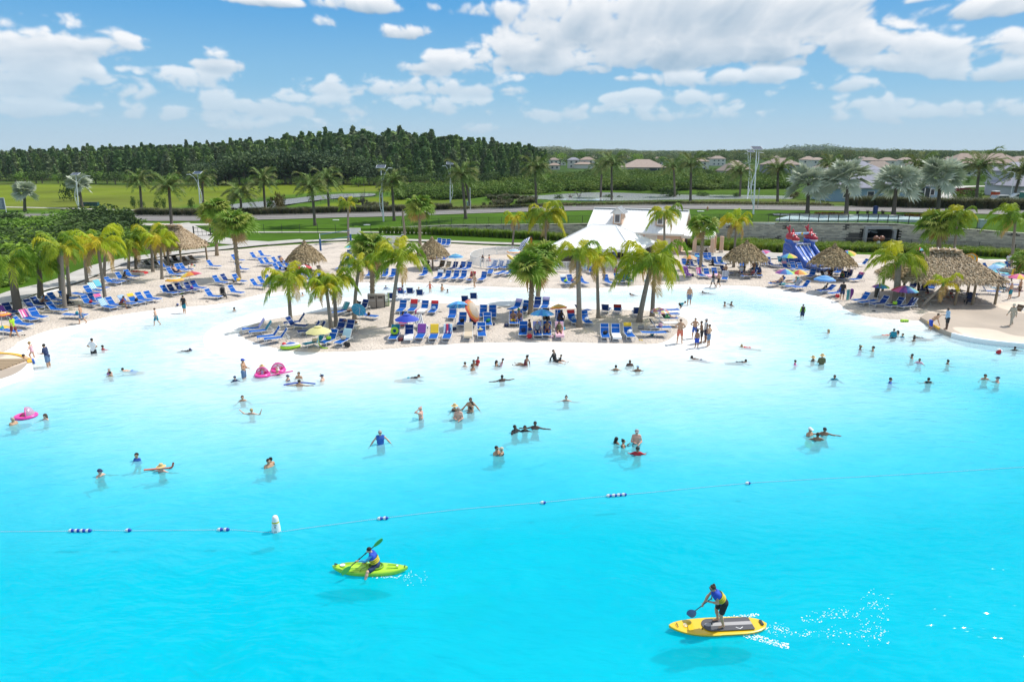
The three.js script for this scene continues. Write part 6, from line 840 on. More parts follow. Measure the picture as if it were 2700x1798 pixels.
const TOWEL={
'red striped':M.stripes(COL.red,COL.denim,9),'white and navy striped':M.stripes([0.75,0.75,0.75],COL.navy,10,1),'navy and white striped':M.stripes(COL.navy,[0.7,0.7,0.7],12,1),'aqua striped':M.stripes(COL.aqua,[0.7,0.75,0.75],7,1),'blue white striped':M.stripes([0.6,0.7,0.75],[0.1,0.35,0.5],10,1),
'navy floral':printed([0.02,0.035,0.13],[[0.7,0.72,0.75],[0.2,0.28,0.5]],46,3),'pink floral':printed([0.60,0.10,0.28],[[0.75,0.6,0.65],[0.1,0.05,0.2],[0.8,0.3,0.45]],34,4),'purple floral':printed([0.26,0.07,0.32],[[0.45,0.25,0.5],[0.15,0.05,0.25]],40,5),'multicoloured patterned':printed([0.03,0.05,0.22],[[0.5,0.03,0.08],[0.4,0.6,0.75],[0.6,0.6,0.65]],50,6),'teal floral':printed([0.08,0.33,0.36],[[0.5,0.62,0.6],[0.05,0.2,0.25]],40,7),'pink and white floral':printed([0.05,0.10,0.35],[[0.75,0.35,0.5],[0.8,0.7,0.72]],40,8),
yellow:C_('yellow'),purple:C_('purple'),white:C_('white'),lilac:C_('lilac'),pink:C_('pink'),red:C_('red'),teal:C_('teal'),aqua:C_('aqua'),'pale pink':C_('palepink'),beige:C_('beige'),'pale aqua':mat([0.36,0.55,0.60],0.9),'dark red':mat([0.30,0.02,0.02],0.9),orange:C_('orange'),lime:C_('lime'),'light blue':C_('lightblue'),black:C_('black'),navy:C_('navy'),
};
const clothGeo={};
function towelGeo(k,how) {
return clothGeo[k + how] ??= (()=>{
const P=(s,o)=>{const p=backPt(k,s,o);return [p.y,p.z];};
const over=[P(0.46,-0.05),P(0.62,-0.045),P(BLEN - 0.02,-0.035),P(BLEN + 0.03,0.0),P(BLEN - 0.02,0.03),P(0.5,0.028),P(0.22,0.02)],g=how==='back'?sheet([...over,P(0.05,0.03)],0.63,0.014) :how==='top'?sheet(over.slice(0,6),0.62,0.014) :how==='seat'?sheet([[SEATY - 0.16,1.0],[SEATY - 0.02,0.99],[SEATY + 0.03,0.84],[SEATY + 0.008,0.5],[SEATY - 0.008,0.1],[SEATY + 0.012,HINGE + 0.06]],0.64,0.014) :sheet([...over,P(0.03,0.03),[SEATY + 0.012,HINGE + 0.06],[SEATY - 0.006,0.1],[SEATY + 0.01,0.5],[SEATY + 0.034,0.84],[SEATY - 0.02,1.0],[SEATY - 0.16,1.02]],0.64,0.014);
const p=g.attributes.position;for (let i=0;i<p.count;i++) {const x=p.getX(i),y=p.getY(i),z=p.getZ(i),n=fbm(x*5 + z*3 + 9,y*6 + z*5 + k.length,2,420) - 0.5;p.setXYZ(i,x*(1 + 0.08*n),y + n*0.012,z);} const uv=g.attributes.uv;for (let i=0;i<p.count;i++) uv.setXY(i,p.getX(i) / 0.64 + 0.5,(p.getZ(i) + p.getY(i))*0.7);g.computeVertexNormals();return g;
})();
}
const seatSpots=[];
function row(where,turn,items,colour='blue',group) {
items.sort((a,b)=>a[0] - b[0]);
items.forEach(([px,py,o={}],i)=>{
const a=o.a ?? turn,f=gnd(px,py),c=V(f.x - Math.cos(a*R)*0.93,0,f.z - Math.sin(a*R)*0.93),k=o.k ?? 'up',col=o.c ?? colour;c.y=(o.y ?? landYy(c.x,c.z)) + 0.01;
let lab=items.length===1?`${k === 'flat' ? 'flat ' : ''}${col} sling lounger ${where}` :`${col} lounger, ${ORD[i]} from left, ${where}`;if (o.t&&`${lab} ${o.t} towel`.split(' ').length <= 16) lab+=`, ${o.t} towel`;
const l=copyOf(lounger0[k],c,facing(a),lab,group ?? 'sling loungers on white frames','lounger');l.name=numbered('sun_lounger');l.rotation.y+=((px*7 + py*3) % 11 - 5)*0.012;
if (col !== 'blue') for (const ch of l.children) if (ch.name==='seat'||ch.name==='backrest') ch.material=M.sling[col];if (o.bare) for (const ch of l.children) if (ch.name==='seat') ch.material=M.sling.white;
l.updateMatrixWorld(true);
if (o.t) {const t=mesh('towel',towelGeo(k,o.tk ?? 'back'),TOWEL[o.t]);t.position.copy(l.position);t.rotation.copy(l.rotation);tag(t,`${o.t} towel, ${items.length === 1 ? 'lounger ' + where : ORD[i] + ' lounger from left, ' + where}`,'towel');}
if (o.who) {const [pose,h,skin,wears,label,dz=-0.16,dt=0]=o.who,q=l.localToWorld(V(0,SEATY - 0.01,dz));person(q,l.rotation.y + dt*R,pose,h,skin,wears,label);}
if (o.bag) {const [bc,label,bx=0.55,bz=0.3,by=0]=o.bag,q=l.localToWorld(V(bx,by,bz));bag(q,bc,label,l.rotation.y);}
if (o.seatBag) {const [bc,label]=o.seatBag,q=l.localToWorld(V(0.02,SEATY + 0.005,0.1));bag(q,bc,label,l.rotation.y + 0.6,0.85);}
});
}
const landYy=(x,z)=>(sandIn(x,z)>0?sandY(x,z) :Math.max(landY(x,z),LOW));
function bag(q,colour,label,turn=0,s=1) {const o=thing('bag',label,'bag',q,turn),m=C_(colour);o.scale.setScalar(s);const b=new RoundedBoxGeometry(0.44,0.3,0.26,4,0.1),p=b.attributes.position;for (let i=0;i<p.count;i++) {const n=fbm(p.getX(i)*6 + label.length,p.getY(i)*6 + p.getZ(i)*5,2,430) - 0.5;p.setXYZ(i,p.getX(i)*(1 + n*0.4),(p.getY(i) + 0.15)*(1 + n*0.5),p.getZ(i)*(1 + n*0.3));} b.computeVertexNormals();mesh('body',b,m,o);mesh('handle',tube([[-0.13,0.26,0.05],[-0.1,0.4,0.06],[0.1,0.4,0.06],[0.13,0.26,0.05]],0.014,5,12),m,o);mesh('pocket',rbox(0.24,0.14,0.06,0.025,0,0.13,0.13),m,o);}
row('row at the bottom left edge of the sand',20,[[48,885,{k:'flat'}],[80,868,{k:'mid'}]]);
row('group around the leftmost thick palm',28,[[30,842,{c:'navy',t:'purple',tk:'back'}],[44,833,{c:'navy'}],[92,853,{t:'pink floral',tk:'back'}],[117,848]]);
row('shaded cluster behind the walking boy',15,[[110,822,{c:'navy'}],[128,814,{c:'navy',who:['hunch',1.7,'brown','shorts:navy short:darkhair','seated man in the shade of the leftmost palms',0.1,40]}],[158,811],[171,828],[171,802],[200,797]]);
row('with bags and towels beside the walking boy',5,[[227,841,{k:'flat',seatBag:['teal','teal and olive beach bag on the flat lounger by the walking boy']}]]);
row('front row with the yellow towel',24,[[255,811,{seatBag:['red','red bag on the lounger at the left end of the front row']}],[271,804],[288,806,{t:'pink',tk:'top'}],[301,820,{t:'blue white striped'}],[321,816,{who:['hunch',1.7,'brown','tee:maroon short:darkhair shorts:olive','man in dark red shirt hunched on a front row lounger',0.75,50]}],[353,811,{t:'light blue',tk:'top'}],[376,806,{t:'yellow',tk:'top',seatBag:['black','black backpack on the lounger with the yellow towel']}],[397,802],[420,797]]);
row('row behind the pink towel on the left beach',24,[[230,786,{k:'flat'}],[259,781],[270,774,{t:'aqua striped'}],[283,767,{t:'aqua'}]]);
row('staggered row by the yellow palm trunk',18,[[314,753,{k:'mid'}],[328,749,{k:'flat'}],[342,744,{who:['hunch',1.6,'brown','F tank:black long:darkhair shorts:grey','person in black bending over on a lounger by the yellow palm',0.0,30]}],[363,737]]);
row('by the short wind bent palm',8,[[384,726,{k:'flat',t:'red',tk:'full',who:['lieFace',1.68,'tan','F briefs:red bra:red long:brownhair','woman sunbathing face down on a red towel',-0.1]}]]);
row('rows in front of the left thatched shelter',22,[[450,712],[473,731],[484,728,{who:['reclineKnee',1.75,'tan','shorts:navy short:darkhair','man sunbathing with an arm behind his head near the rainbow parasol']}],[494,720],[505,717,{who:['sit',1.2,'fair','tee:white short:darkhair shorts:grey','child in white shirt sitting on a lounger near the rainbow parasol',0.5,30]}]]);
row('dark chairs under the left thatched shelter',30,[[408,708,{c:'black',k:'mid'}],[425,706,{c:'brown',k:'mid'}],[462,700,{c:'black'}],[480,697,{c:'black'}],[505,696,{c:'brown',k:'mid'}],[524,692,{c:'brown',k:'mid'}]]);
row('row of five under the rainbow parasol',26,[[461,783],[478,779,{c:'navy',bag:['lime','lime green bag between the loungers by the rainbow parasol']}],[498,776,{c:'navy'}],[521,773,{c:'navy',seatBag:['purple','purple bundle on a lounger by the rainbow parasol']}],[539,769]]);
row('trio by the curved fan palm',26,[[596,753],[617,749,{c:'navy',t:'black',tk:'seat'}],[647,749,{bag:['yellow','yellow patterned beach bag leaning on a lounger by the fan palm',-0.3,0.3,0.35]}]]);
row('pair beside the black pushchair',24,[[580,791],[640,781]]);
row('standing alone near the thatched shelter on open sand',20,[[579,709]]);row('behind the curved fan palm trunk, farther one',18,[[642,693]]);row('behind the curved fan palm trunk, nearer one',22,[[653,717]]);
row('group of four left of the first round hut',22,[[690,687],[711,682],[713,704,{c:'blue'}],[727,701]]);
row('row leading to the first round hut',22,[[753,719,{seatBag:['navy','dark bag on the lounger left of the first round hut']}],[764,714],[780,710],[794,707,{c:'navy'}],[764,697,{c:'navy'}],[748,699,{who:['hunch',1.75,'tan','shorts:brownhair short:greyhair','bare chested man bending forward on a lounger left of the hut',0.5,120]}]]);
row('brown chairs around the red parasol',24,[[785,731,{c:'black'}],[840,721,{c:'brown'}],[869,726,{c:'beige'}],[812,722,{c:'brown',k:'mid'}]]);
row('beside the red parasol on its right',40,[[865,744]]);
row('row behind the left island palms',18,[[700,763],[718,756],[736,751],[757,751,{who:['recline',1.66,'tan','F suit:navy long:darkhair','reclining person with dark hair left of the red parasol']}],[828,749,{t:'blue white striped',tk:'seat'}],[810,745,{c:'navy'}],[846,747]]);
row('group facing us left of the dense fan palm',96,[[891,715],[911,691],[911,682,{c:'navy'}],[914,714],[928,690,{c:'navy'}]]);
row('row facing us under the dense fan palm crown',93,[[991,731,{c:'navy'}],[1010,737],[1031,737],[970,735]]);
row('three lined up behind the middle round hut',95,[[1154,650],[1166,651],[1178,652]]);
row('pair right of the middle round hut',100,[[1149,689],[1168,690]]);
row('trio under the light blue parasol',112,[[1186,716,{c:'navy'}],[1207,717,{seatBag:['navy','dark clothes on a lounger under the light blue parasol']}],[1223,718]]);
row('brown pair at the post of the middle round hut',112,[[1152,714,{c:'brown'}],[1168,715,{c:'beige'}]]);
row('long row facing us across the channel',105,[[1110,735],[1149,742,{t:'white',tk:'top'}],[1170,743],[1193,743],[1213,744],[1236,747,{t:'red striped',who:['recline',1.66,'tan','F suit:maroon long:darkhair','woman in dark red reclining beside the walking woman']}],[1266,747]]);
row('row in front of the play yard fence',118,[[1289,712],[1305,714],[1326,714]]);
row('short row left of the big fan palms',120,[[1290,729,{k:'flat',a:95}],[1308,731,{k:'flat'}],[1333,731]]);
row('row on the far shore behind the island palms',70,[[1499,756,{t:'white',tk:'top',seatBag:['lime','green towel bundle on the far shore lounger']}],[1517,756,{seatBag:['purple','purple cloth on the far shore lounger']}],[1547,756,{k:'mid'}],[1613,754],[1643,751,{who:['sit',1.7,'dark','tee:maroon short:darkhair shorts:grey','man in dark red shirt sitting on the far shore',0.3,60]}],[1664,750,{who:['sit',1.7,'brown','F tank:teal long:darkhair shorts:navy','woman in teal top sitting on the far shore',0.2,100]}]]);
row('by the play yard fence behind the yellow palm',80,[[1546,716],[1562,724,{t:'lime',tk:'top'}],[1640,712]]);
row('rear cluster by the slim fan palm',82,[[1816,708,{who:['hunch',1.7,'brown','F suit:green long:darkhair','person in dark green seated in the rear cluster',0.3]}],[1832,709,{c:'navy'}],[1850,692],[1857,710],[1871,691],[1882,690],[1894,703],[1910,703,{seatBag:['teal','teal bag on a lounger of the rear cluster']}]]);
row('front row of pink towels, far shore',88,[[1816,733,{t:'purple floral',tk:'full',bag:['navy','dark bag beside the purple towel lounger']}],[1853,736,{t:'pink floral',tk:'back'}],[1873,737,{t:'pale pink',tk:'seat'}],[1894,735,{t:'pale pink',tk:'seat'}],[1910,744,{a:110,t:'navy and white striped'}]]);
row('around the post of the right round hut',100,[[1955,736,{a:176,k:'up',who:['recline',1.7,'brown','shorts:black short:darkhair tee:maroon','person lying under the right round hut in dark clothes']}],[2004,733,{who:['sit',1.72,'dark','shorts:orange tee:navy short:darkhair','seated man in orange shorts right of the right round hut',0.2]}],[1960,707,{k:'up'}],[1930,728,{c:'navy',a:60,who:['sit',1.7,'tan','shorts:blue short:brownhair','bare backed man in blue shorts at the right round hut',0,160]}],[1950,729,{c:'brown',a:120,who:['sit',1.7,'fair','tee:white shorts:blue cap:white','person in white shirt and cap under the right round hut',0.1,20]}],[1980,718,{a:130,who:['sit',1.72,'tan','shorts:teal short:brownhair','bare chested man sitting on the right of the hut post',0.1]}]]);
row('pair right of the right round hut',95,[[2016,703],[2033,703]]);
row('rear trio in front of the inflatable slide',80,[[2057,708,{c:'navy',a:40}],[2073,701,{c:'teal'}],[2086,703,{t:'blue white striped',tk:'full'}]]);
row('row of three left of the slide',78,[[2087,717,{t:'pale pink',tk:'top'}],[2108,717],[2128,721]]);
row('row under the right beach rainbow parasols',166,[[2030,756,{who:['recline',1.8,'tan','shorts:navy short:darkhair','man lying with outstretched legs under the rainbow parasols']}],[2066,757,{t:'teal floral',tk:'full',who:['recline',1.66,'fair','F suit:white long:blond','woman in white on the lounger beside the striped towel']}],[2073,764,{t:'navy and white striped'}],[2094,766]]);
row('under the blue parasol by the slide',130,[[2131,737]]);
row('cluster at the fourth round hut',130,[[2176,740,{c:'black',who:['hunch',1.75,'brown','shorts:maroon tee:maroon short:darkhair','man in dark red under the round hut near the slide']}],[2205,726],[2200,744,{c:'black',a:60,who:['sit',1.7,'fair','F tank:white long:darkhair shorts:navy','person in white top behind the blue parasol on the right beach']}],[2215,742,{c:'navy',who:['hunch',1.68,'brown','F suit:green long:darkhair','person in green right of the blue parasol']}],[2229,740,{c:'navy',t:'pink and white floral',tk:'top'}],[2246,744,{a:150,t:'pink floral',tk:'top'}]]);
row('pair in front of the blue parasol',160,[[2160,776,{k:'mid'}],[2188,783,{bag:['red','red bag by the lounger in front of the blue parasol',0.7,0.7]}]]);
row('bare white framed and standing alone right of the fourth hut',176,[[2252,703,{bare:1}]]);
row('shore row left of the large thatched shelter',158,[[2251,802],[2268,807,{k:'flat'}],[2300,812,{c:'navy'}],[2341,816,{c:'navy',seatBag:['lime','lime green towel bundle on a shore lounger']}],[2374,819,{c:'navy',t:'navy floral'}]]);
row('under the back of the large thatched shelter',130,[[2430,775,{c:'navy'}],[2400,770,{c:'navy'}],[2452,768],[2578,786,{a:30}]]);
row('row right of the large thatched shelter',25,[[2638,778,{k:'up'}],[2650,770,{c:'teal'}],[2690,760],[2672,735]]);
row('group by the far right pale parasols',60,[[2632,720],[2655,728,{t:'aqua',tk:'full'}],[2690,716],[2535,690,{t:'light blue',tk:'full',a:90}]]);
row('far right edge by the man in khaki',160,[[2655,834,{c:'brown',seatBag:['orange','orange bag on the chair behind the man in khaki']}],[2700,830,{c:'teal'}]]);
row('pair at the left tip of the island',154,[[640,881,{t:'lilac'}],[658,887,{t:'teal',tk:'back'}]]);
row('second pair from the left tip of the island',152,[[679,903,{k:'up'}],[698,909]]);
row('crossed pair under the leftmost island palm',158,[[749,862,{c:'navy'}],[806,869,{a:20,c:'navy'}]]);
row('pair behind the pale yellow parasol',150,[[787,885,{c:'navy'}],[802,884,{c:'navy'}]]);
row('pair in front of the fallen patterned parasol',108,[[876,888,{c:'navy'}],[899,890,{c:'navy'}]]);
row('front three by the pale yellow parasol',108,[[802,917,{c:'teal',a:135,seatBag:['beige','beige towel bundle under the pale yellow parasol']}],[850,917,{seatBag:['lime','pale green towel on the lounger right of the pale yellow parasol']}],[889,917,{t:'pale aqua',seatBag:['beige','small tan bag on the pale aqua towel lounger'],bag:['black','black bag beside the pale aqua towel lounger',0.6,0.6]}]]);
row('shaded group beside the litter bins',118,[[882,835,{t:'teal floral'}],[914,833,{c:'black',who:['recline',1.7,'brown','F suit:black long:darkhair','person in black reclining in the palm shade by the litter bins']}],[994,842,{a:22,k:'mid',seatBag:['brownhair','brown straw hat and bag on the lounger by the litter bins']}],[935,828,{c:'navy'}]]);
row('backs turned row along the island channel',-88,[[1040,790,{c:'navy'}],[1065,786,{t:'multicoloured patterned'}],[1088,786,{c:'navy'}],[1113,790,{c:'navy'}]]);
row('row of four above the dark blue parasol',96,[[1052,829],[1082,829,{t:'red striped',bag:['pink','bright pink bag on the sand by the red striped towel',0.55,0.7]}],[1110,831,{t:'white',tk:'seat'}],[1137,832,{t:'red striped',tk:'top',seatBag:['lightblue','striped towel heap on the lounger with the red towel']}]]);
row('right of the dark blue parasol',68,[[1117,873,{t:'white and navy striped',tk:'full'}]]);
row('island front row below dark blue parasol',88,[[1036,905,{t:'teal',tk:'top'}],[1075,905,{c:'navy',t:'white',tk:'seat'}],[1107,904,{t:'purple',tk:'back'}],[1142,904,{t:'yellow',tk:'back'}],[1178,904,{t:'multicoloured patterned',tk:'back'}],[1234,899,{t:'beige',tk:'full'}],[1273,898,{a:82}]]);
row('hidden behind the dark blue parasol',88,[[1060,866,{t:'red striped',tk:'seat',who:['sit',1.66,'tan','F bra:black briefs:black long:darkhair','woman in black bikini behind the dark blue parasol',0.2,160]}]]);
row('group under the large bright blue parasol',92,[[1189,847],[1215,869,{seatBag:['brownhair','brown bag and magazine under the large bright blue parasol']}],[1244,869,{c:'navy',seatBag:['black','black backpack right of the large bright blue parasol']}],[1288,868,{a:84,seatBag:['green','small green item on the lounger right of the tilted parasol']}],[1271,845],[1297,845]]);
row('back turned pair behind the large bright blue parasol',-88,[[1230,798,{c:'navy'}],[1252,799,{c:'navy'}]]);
row('rear row of four under the two island fan palms',104,[[1343,826,{a:125,t:'lilac',tk:'top'}],[1378,830,{seatBag:['navy','dark bag on the rear row lounger under the fan palms']}],[1410,820,{c:'navy'}],[1432,820,{t:'lilac',tk:'top'}]]);
row('middle row under the two island fan palms',92,[[1352,863,{who:['sit',1.72,'brown','shorts:yellow short:darkhair','bare chested man in yellow shorts seated under the fan palms',0.05]}],[1368,863,{who:['sit',1.75,'brown','shorts:blue short:darkhair','bare chested man in blue shorts seated behind the front row',0.1]}],[1476,860,{who:['hunch',1.78,'dark','tank:black shorts:black short:darkhair','large man in black leaning sideways under the striped parasol',0.0,20]}],[1440,856,{c:'black',who:['hunch',1.7,'dark','F tee:navy shorts:black long:darkhair','person in navy in the shade of the bright blue parasol',0.1]}]]);
row('pair beside the thick trunked island palm',82,[[1517,860,{t:'red',tk:'top',seatBag:['lightblue','white and blue towel heap left of the thick palm trunk']}],[1552,862,{seatBag:['white','folded white cloth on the lounger right of the thick palm']}]]);
row('turned away behind the thick trunked palm',-40,[[1556,826,{c:'navy'}]]);
row('front row of four with sunbathers on the island',90,[[1380,894,{seatBag:['navy','dark cap on the left front lounger of the sunbathers'],bag:['red','red patterned bag between the sunbathers loungers',0.5,0.75]}],[1418,895,{t:'lilac',tk:'back',who:['recline',1.64,'fair','F tee:grey shorts:navy short:darkhair','woman in grey shirt lying on the lilac towel']}],[1444,895,{who:['recline',1.74,'brown','shorts:maroon short:darkhair','bare chested man lying in the middle of the front row']}],[1477,896,{t:'pale pink',tk:'full',who:['recline',1.62,'brown','F tank:olive briefs:black long:darkhair','woman lying on the pale pink towel in the front row']}]]);
row('three lined up near the man in coral shorts',90,[[1599,900,{seatBag:['black','black clothes on the left of the three loungers']}],[1629,900,{t:'white',tk:'none'===1?'seat' :'seat'}],[1663,900,{t:'yellow',tk:'top',seatBag:['white','white towel heap on the right of the three loungers']}]]);
row('backs turned row at the island right',-75,[[1602,820,{c:'navy'}],[1632,822,{t:'dark red'}],[1674,828,{c:'navy',a:-88}]]);
row('sideways group under the patterned parasol',-4,[[1756,888,{k:'flat'}],[1768,873,{t:'navy',tk:'back',seatBag:['palepink','pale pink bundle on the lounger with the navy towel']}],[1786,862,{t:'white',tk:'full',k:'mid'}],[1786,850,{k:'mid',who:['reclineKnee',1.75,'tan','tank:black shorts:green short:brownhair','person in black top and green shorts lying under the patterned parasol']}],[1790,838,{k:'flat'}],[1791,828,{k:'flat'}]]);
// ---------------------------------------------------------------- parasols
const RAIN=['red','orange','yellow','lime','cyan','blue','purple','pink'];
function parasol(px,py,wpx,tipy,label,o={}) {
const b=gnd(px,py),d=-b.z,rad=wpx / 2*pxSize(d,1.5),cp=atDepth(o.cx ?? px,tipy,d),H=cp.y - b.y,g=thing('parasol',label,'parasol',b,o.turn ?? 0),tilt=o.tilt ?? 0,dir=(o.dir ?? 90)*R;
const n=o.n ?? 8,dome=rad*0.42,head=V(cp.x - b.x,H,0),cols=o.cols ?? RAIN,rings=o.rings;
const c=new THREE.Group();
const Q=new THREE.Quaternion().setFromAxisAngle(V(Math.sin(dir),0,-Math.cos(dir)),-tilt*R),place=(geo)=>geo.applyQuaternion(Q).translate(head.x,head.y,head.z);
const P=(a,t)=>{const k=(a / (2*Math.PI)*n) % 1,sag=1 - 0.035*Math.sin(k*Math.PI)*t - (o.scallop?0.06*Math.sin(k*Math.PI)*(t>0.9?1 :0) :0);return V(Math.cos(a)*rad*t*sag,-dome*Math.pow(t,1.55) - (t>0.99?0.02 :0) + 0.03*Math.sin(k*Math.PI)*t,Math.sin(a)*rad*t*sag);};
const patch=(a0,a1,t0,t1,na,nt)=>{const T=new Tris();for (let i=0;i<na;i++) for (let j=0;j<nt;j++) {const A0=lerp(a0,a1,i / na),A1=lerp(a0,a1,(i + 1) / na) - (i + 1===na?1e-5 :0),T0=lerp(t0,t1,j / nt),T1=lerp(t0,t1,(j + 1) / nt);T.quad(P(A0,T0),P(A1,T0),P(A1,T1),P(A0,T1));} return place(T.done(true));};
const fm=(c)=>(cloth['fabric' + c] ??= mat(typeof c==='string'?COL[c] :c,0.75,{transmission:0.25,thickness:0}));
if (rings) rings.forEach((c,i)=>mesh('canopy_ring',patch(0,Math.PI*2,i / rings.length + 0.001,(i + 1) / rings.length,n*4,2),fm(c),g));
else if (o.print) mesh('canopy',patch(0,Math.PI*2,0.001,1,n*4,5),o.print,g);
else for (let i=0;i<n;i++) mesh('canopy_panel',patch(i / n*Math.PI*2,(i + 1) / n*Math.PI*2,0.001,1,4,5),fm(cols[i % cols.length]),g);
if (o.cap) mesh('vent_cap',patch(0,Math.PI*2,0.001,0.3,n*3,2).translate(0,0.06,0),fm(o.cap),g);
if (o.patch) mesh('printed_patch',patch(0.9,2.2,0.25,0.75,6,3).translate(0,0.012,0),C_('white'),g);
const foot=V(0,-0.1,0);if (!o.fallen) mesh('pole',rod(foot,head.clone().add(V(0,-0.02,0)),0.022,0.02,8),M.tubeWhite,g);else mesh('pole',place(rod(V(0,0,0),V(0,-1.6,0),0.02,0.02,8)),M.tubeWhite,g);
mesh('tip',place(cyl(0.03,0.012,0.12,8,0,0.05,0)),M.tubeWhite,g);
for (let i=0;i<n;i++) {const a=i / n*Math.PI*2,e=P(a + 1e-4,0.98).add(V(0,-0.02,0)),m=P(a + 1e-4,0.05).add(V(0,-0.03,0));mesh('rib',place(rod(m,e,0.008,0.006,4)),M.tubeWhite,g);}
}
const BL2=[[0.03,0.24,0.62],[0.06,0.40,0.72]];
parasol(498,762,58,716,'tilted rainbow parasol with purple and pink panels on the left beach',{tilt:14,dir:20});parasol(458,775,48,729,'orange and yellow ringed parasol beside the rainbow one on the left beach',{rings:['orange','yellow','cyan','yellow','white','orange','yellow','orange']});
parasol(2,862,42,822,'red and yellow striped parasol cut by the left edge',{rings:['red','yellow','orange','white','red','orange','yellow','red']});parasol(6,895,30,858,'yellow and teal parasol cut by the left edge lower down',{cols:['yellow','teal','lime','orange']});
parasol(801,748,40,698,'bright red parasol with a white printed patch below the first round hut',{cols:['red'],patch:1});
parasol(930,705,32,645,'small blue and rainbow parasol behind the dense fan palm',{cols:['cyan','blue','aqua','lime','orange','red'],cx:922});parasol(995,722,26,672,'blue striped parasol half hidden by the dense fan palm',{rings:['teal','white','blue','orange','teal','blue']});
parasol(1137,704,34,675,'coral red parasol under the middle round hut',{cols:['coral']});parasol(1122,705,34,664,'pale mint parasol behind the coral one',{cols:[[0.45,0.68,0.62]]});
parasol(1201,714,42,669,'light blue striped parasol above the trio of loungers',{rings:['cyan','aqua','blue','aqua','cyan','blue','cyan']});
parasol(1355,702,40,656,'blue, white and orange striped parasol in the play yard',{rings:['blue','white','cyan','white','cyan','white','orange']});parasol(1380,670,52,640,'blue and white striped parasol tilted on its side by the play yard',{rings:['blue','white','blue','white','blue','white','blue','white'],tilt:55,dir:0,cx:1374});parasol(1352,706,34,678,'yellow parasol leaning over in the play yard',{cols:[[0.75,0.55,0.15]],tilt:50,dir:160});
parasol(1628,735,34,690,'brown and beige striped parasol in front of the tent',{rings:['brownhair','beige','brownhair','beige','brownhair','beige']});parasol(1660,745,46,698,'rainbow parasol in front of the white fence behind the big leaning palm',{cols:['cyan','blue','lime','yellow','orange','red']});
parasol(1820,712,40,672,'orange parasol left of the slim fan palm',{cols:['orange','beige']});parasol(1838,692,20,672,'small light blue parasol behind the slim fan palm',{cols:['cyan']});
parasol(2002,712,36,660,'purple and pink parasol behind the right round hut',{cols:['purple','pink','lilac','orange'],cx:2012,tilt:20,dir:0});parasol(2000,712,26,680,'yellow and green parasol at the right edge of the right round hut',{cols:['yellow','lime','orange']});parasol(2078,712,44,668,'rainbow parasol with white fringe left of the inflatable slide',{turn:1});
parasol(2065,742,50,709,'rainbow parasol with yellow and pink panels at the front of the right beach',{turn:2.2});parasol(2107,740,46,711,'rainbow parasol with blue and orange panels beside the yellow and pink one',{turn:0.4,cols:['cyan','yellow','orange','red','lime','blue']});parasol(2230,712,42,660,'rainbow parasol behind the thatched hut at the slide',{turn:1.2,tilt:12,dir:10});
parasol(2177,767,56,726,'blue banded parasol shading a seated woman on the right beach',{rings:[[0.03,0.2,0.6],[0.1,0.4,0.75],[0.03,0.22,0.62],[0.15,0.45,0.8],[0.03,0.22,0.62]]});
parasol(2312,795,44,747,'green and red rainbow parasol at the left post of the large thatched shelter',{turn:2});parasol(2389,806,66,753,'large rainbow parasol with purple and magenta panels by the leaning palm',{n:10,cols:['lime','cyan','blue','purple','pink','red','yellow']});
parasol(2432,700,32,652,'pink rainbow parasol behind the ridge of the large thatched shelter',{cols:['pink','yellow','aqua','red']});parasol(2555,700,40,682,'yellow and orange ringed parasol lying on its side behind the thatched shelter',{rings:['orange','yellow','cyan','yellow','orange','yellow','cyan','yellow','orange'],tilt:75,dir:100,fallen:1});
parasol(2624,740,42,697,'pale blue parasol at the far right',{cols:[[0.25,0.5,0.8],[0.35,0.6,0.85]],tilt:15,dir:20});parasol(2638,715,34,691,'turquoise parasol behind the pale blue one at the far right',{cols:['aqua']});parasol(2612,748,44,718,'yellow, red and teal parasol leaning low at the far right',{cols:['aqua','cyan','yellow','orange','red'],tilt:20,dir:200});parasol(2690,762,50,722,'pink and yellow parasol cut by the right edge',{cols:['red','pink','yellow','pink']});
parasol(838,918,68,861,'pale yellow parasol on the left part of the island',{cols:[[0.72,0.66,0.28]],cap:[0.72,0.66,0.28]});parasol(920,868,44,841,'fallen orange and brown patterned parasol behind the navy loungers',{print:printed([0.45,0.20,0.08],[[0.6,0.35,0.2],[0.3,0.3,0.2],[0.6,0.1,0.05]],40,11),tilt:30,dir:80,fallen:1});
parasol(1072,886,66,829,'dark royal blue parasol on the island',{cols:[[0.008,0.05,0.50]],cap:[0.012,0.07,0.56]});parasol(1198,862,66,794,'large bright blue two tone parasol with white crown ring',{n:16,cols:BL2,tilt:22,dir:85,cx:1208,scallop:1});
parasol(1262,864,66,814,'beige and orange rimmed parasol tilted on its edge beside the bright blue one',{rings:[[0.5,0.42,0.34],[0.52,0.44,0.36],[0.5,0.42,0.34],[0.5,0.4,0.3],[0.6,0.25,0.05],[0.55,0.08,0.04]],tilt:62,dir:200,cx:1256});
parasol(1430,880,68,815,'bright blue two tone parasol over the shaded group on the island',{n:16,cols:BL2,scallop:1,tilt:6,dir:90});parasol(1464,866,50,802,'yellow, orange and blue ringed parasol beside the bright blue one',{rings:['red','yellow','orange','yellow','teal','yellow','orange','yellow','red'],cx:1472,tilt:10,dir:60});
parasol(1740,862,52,811,'parasol with small colourful patchwork print at the right of the island',{print:printed([0.55,0.45,0.35],[[0.03,0.15,0.5],[0.6,0.2,0.2],[0.7,0.6,0.2],[0.7,0.7,0.7],[0.3,0.1,0.4]],120,12)});
parasol(948,850,40,812,'folded light blue parasol standing beside the bent island palm',{cols:['cyan'],tilt:70,dir:100});
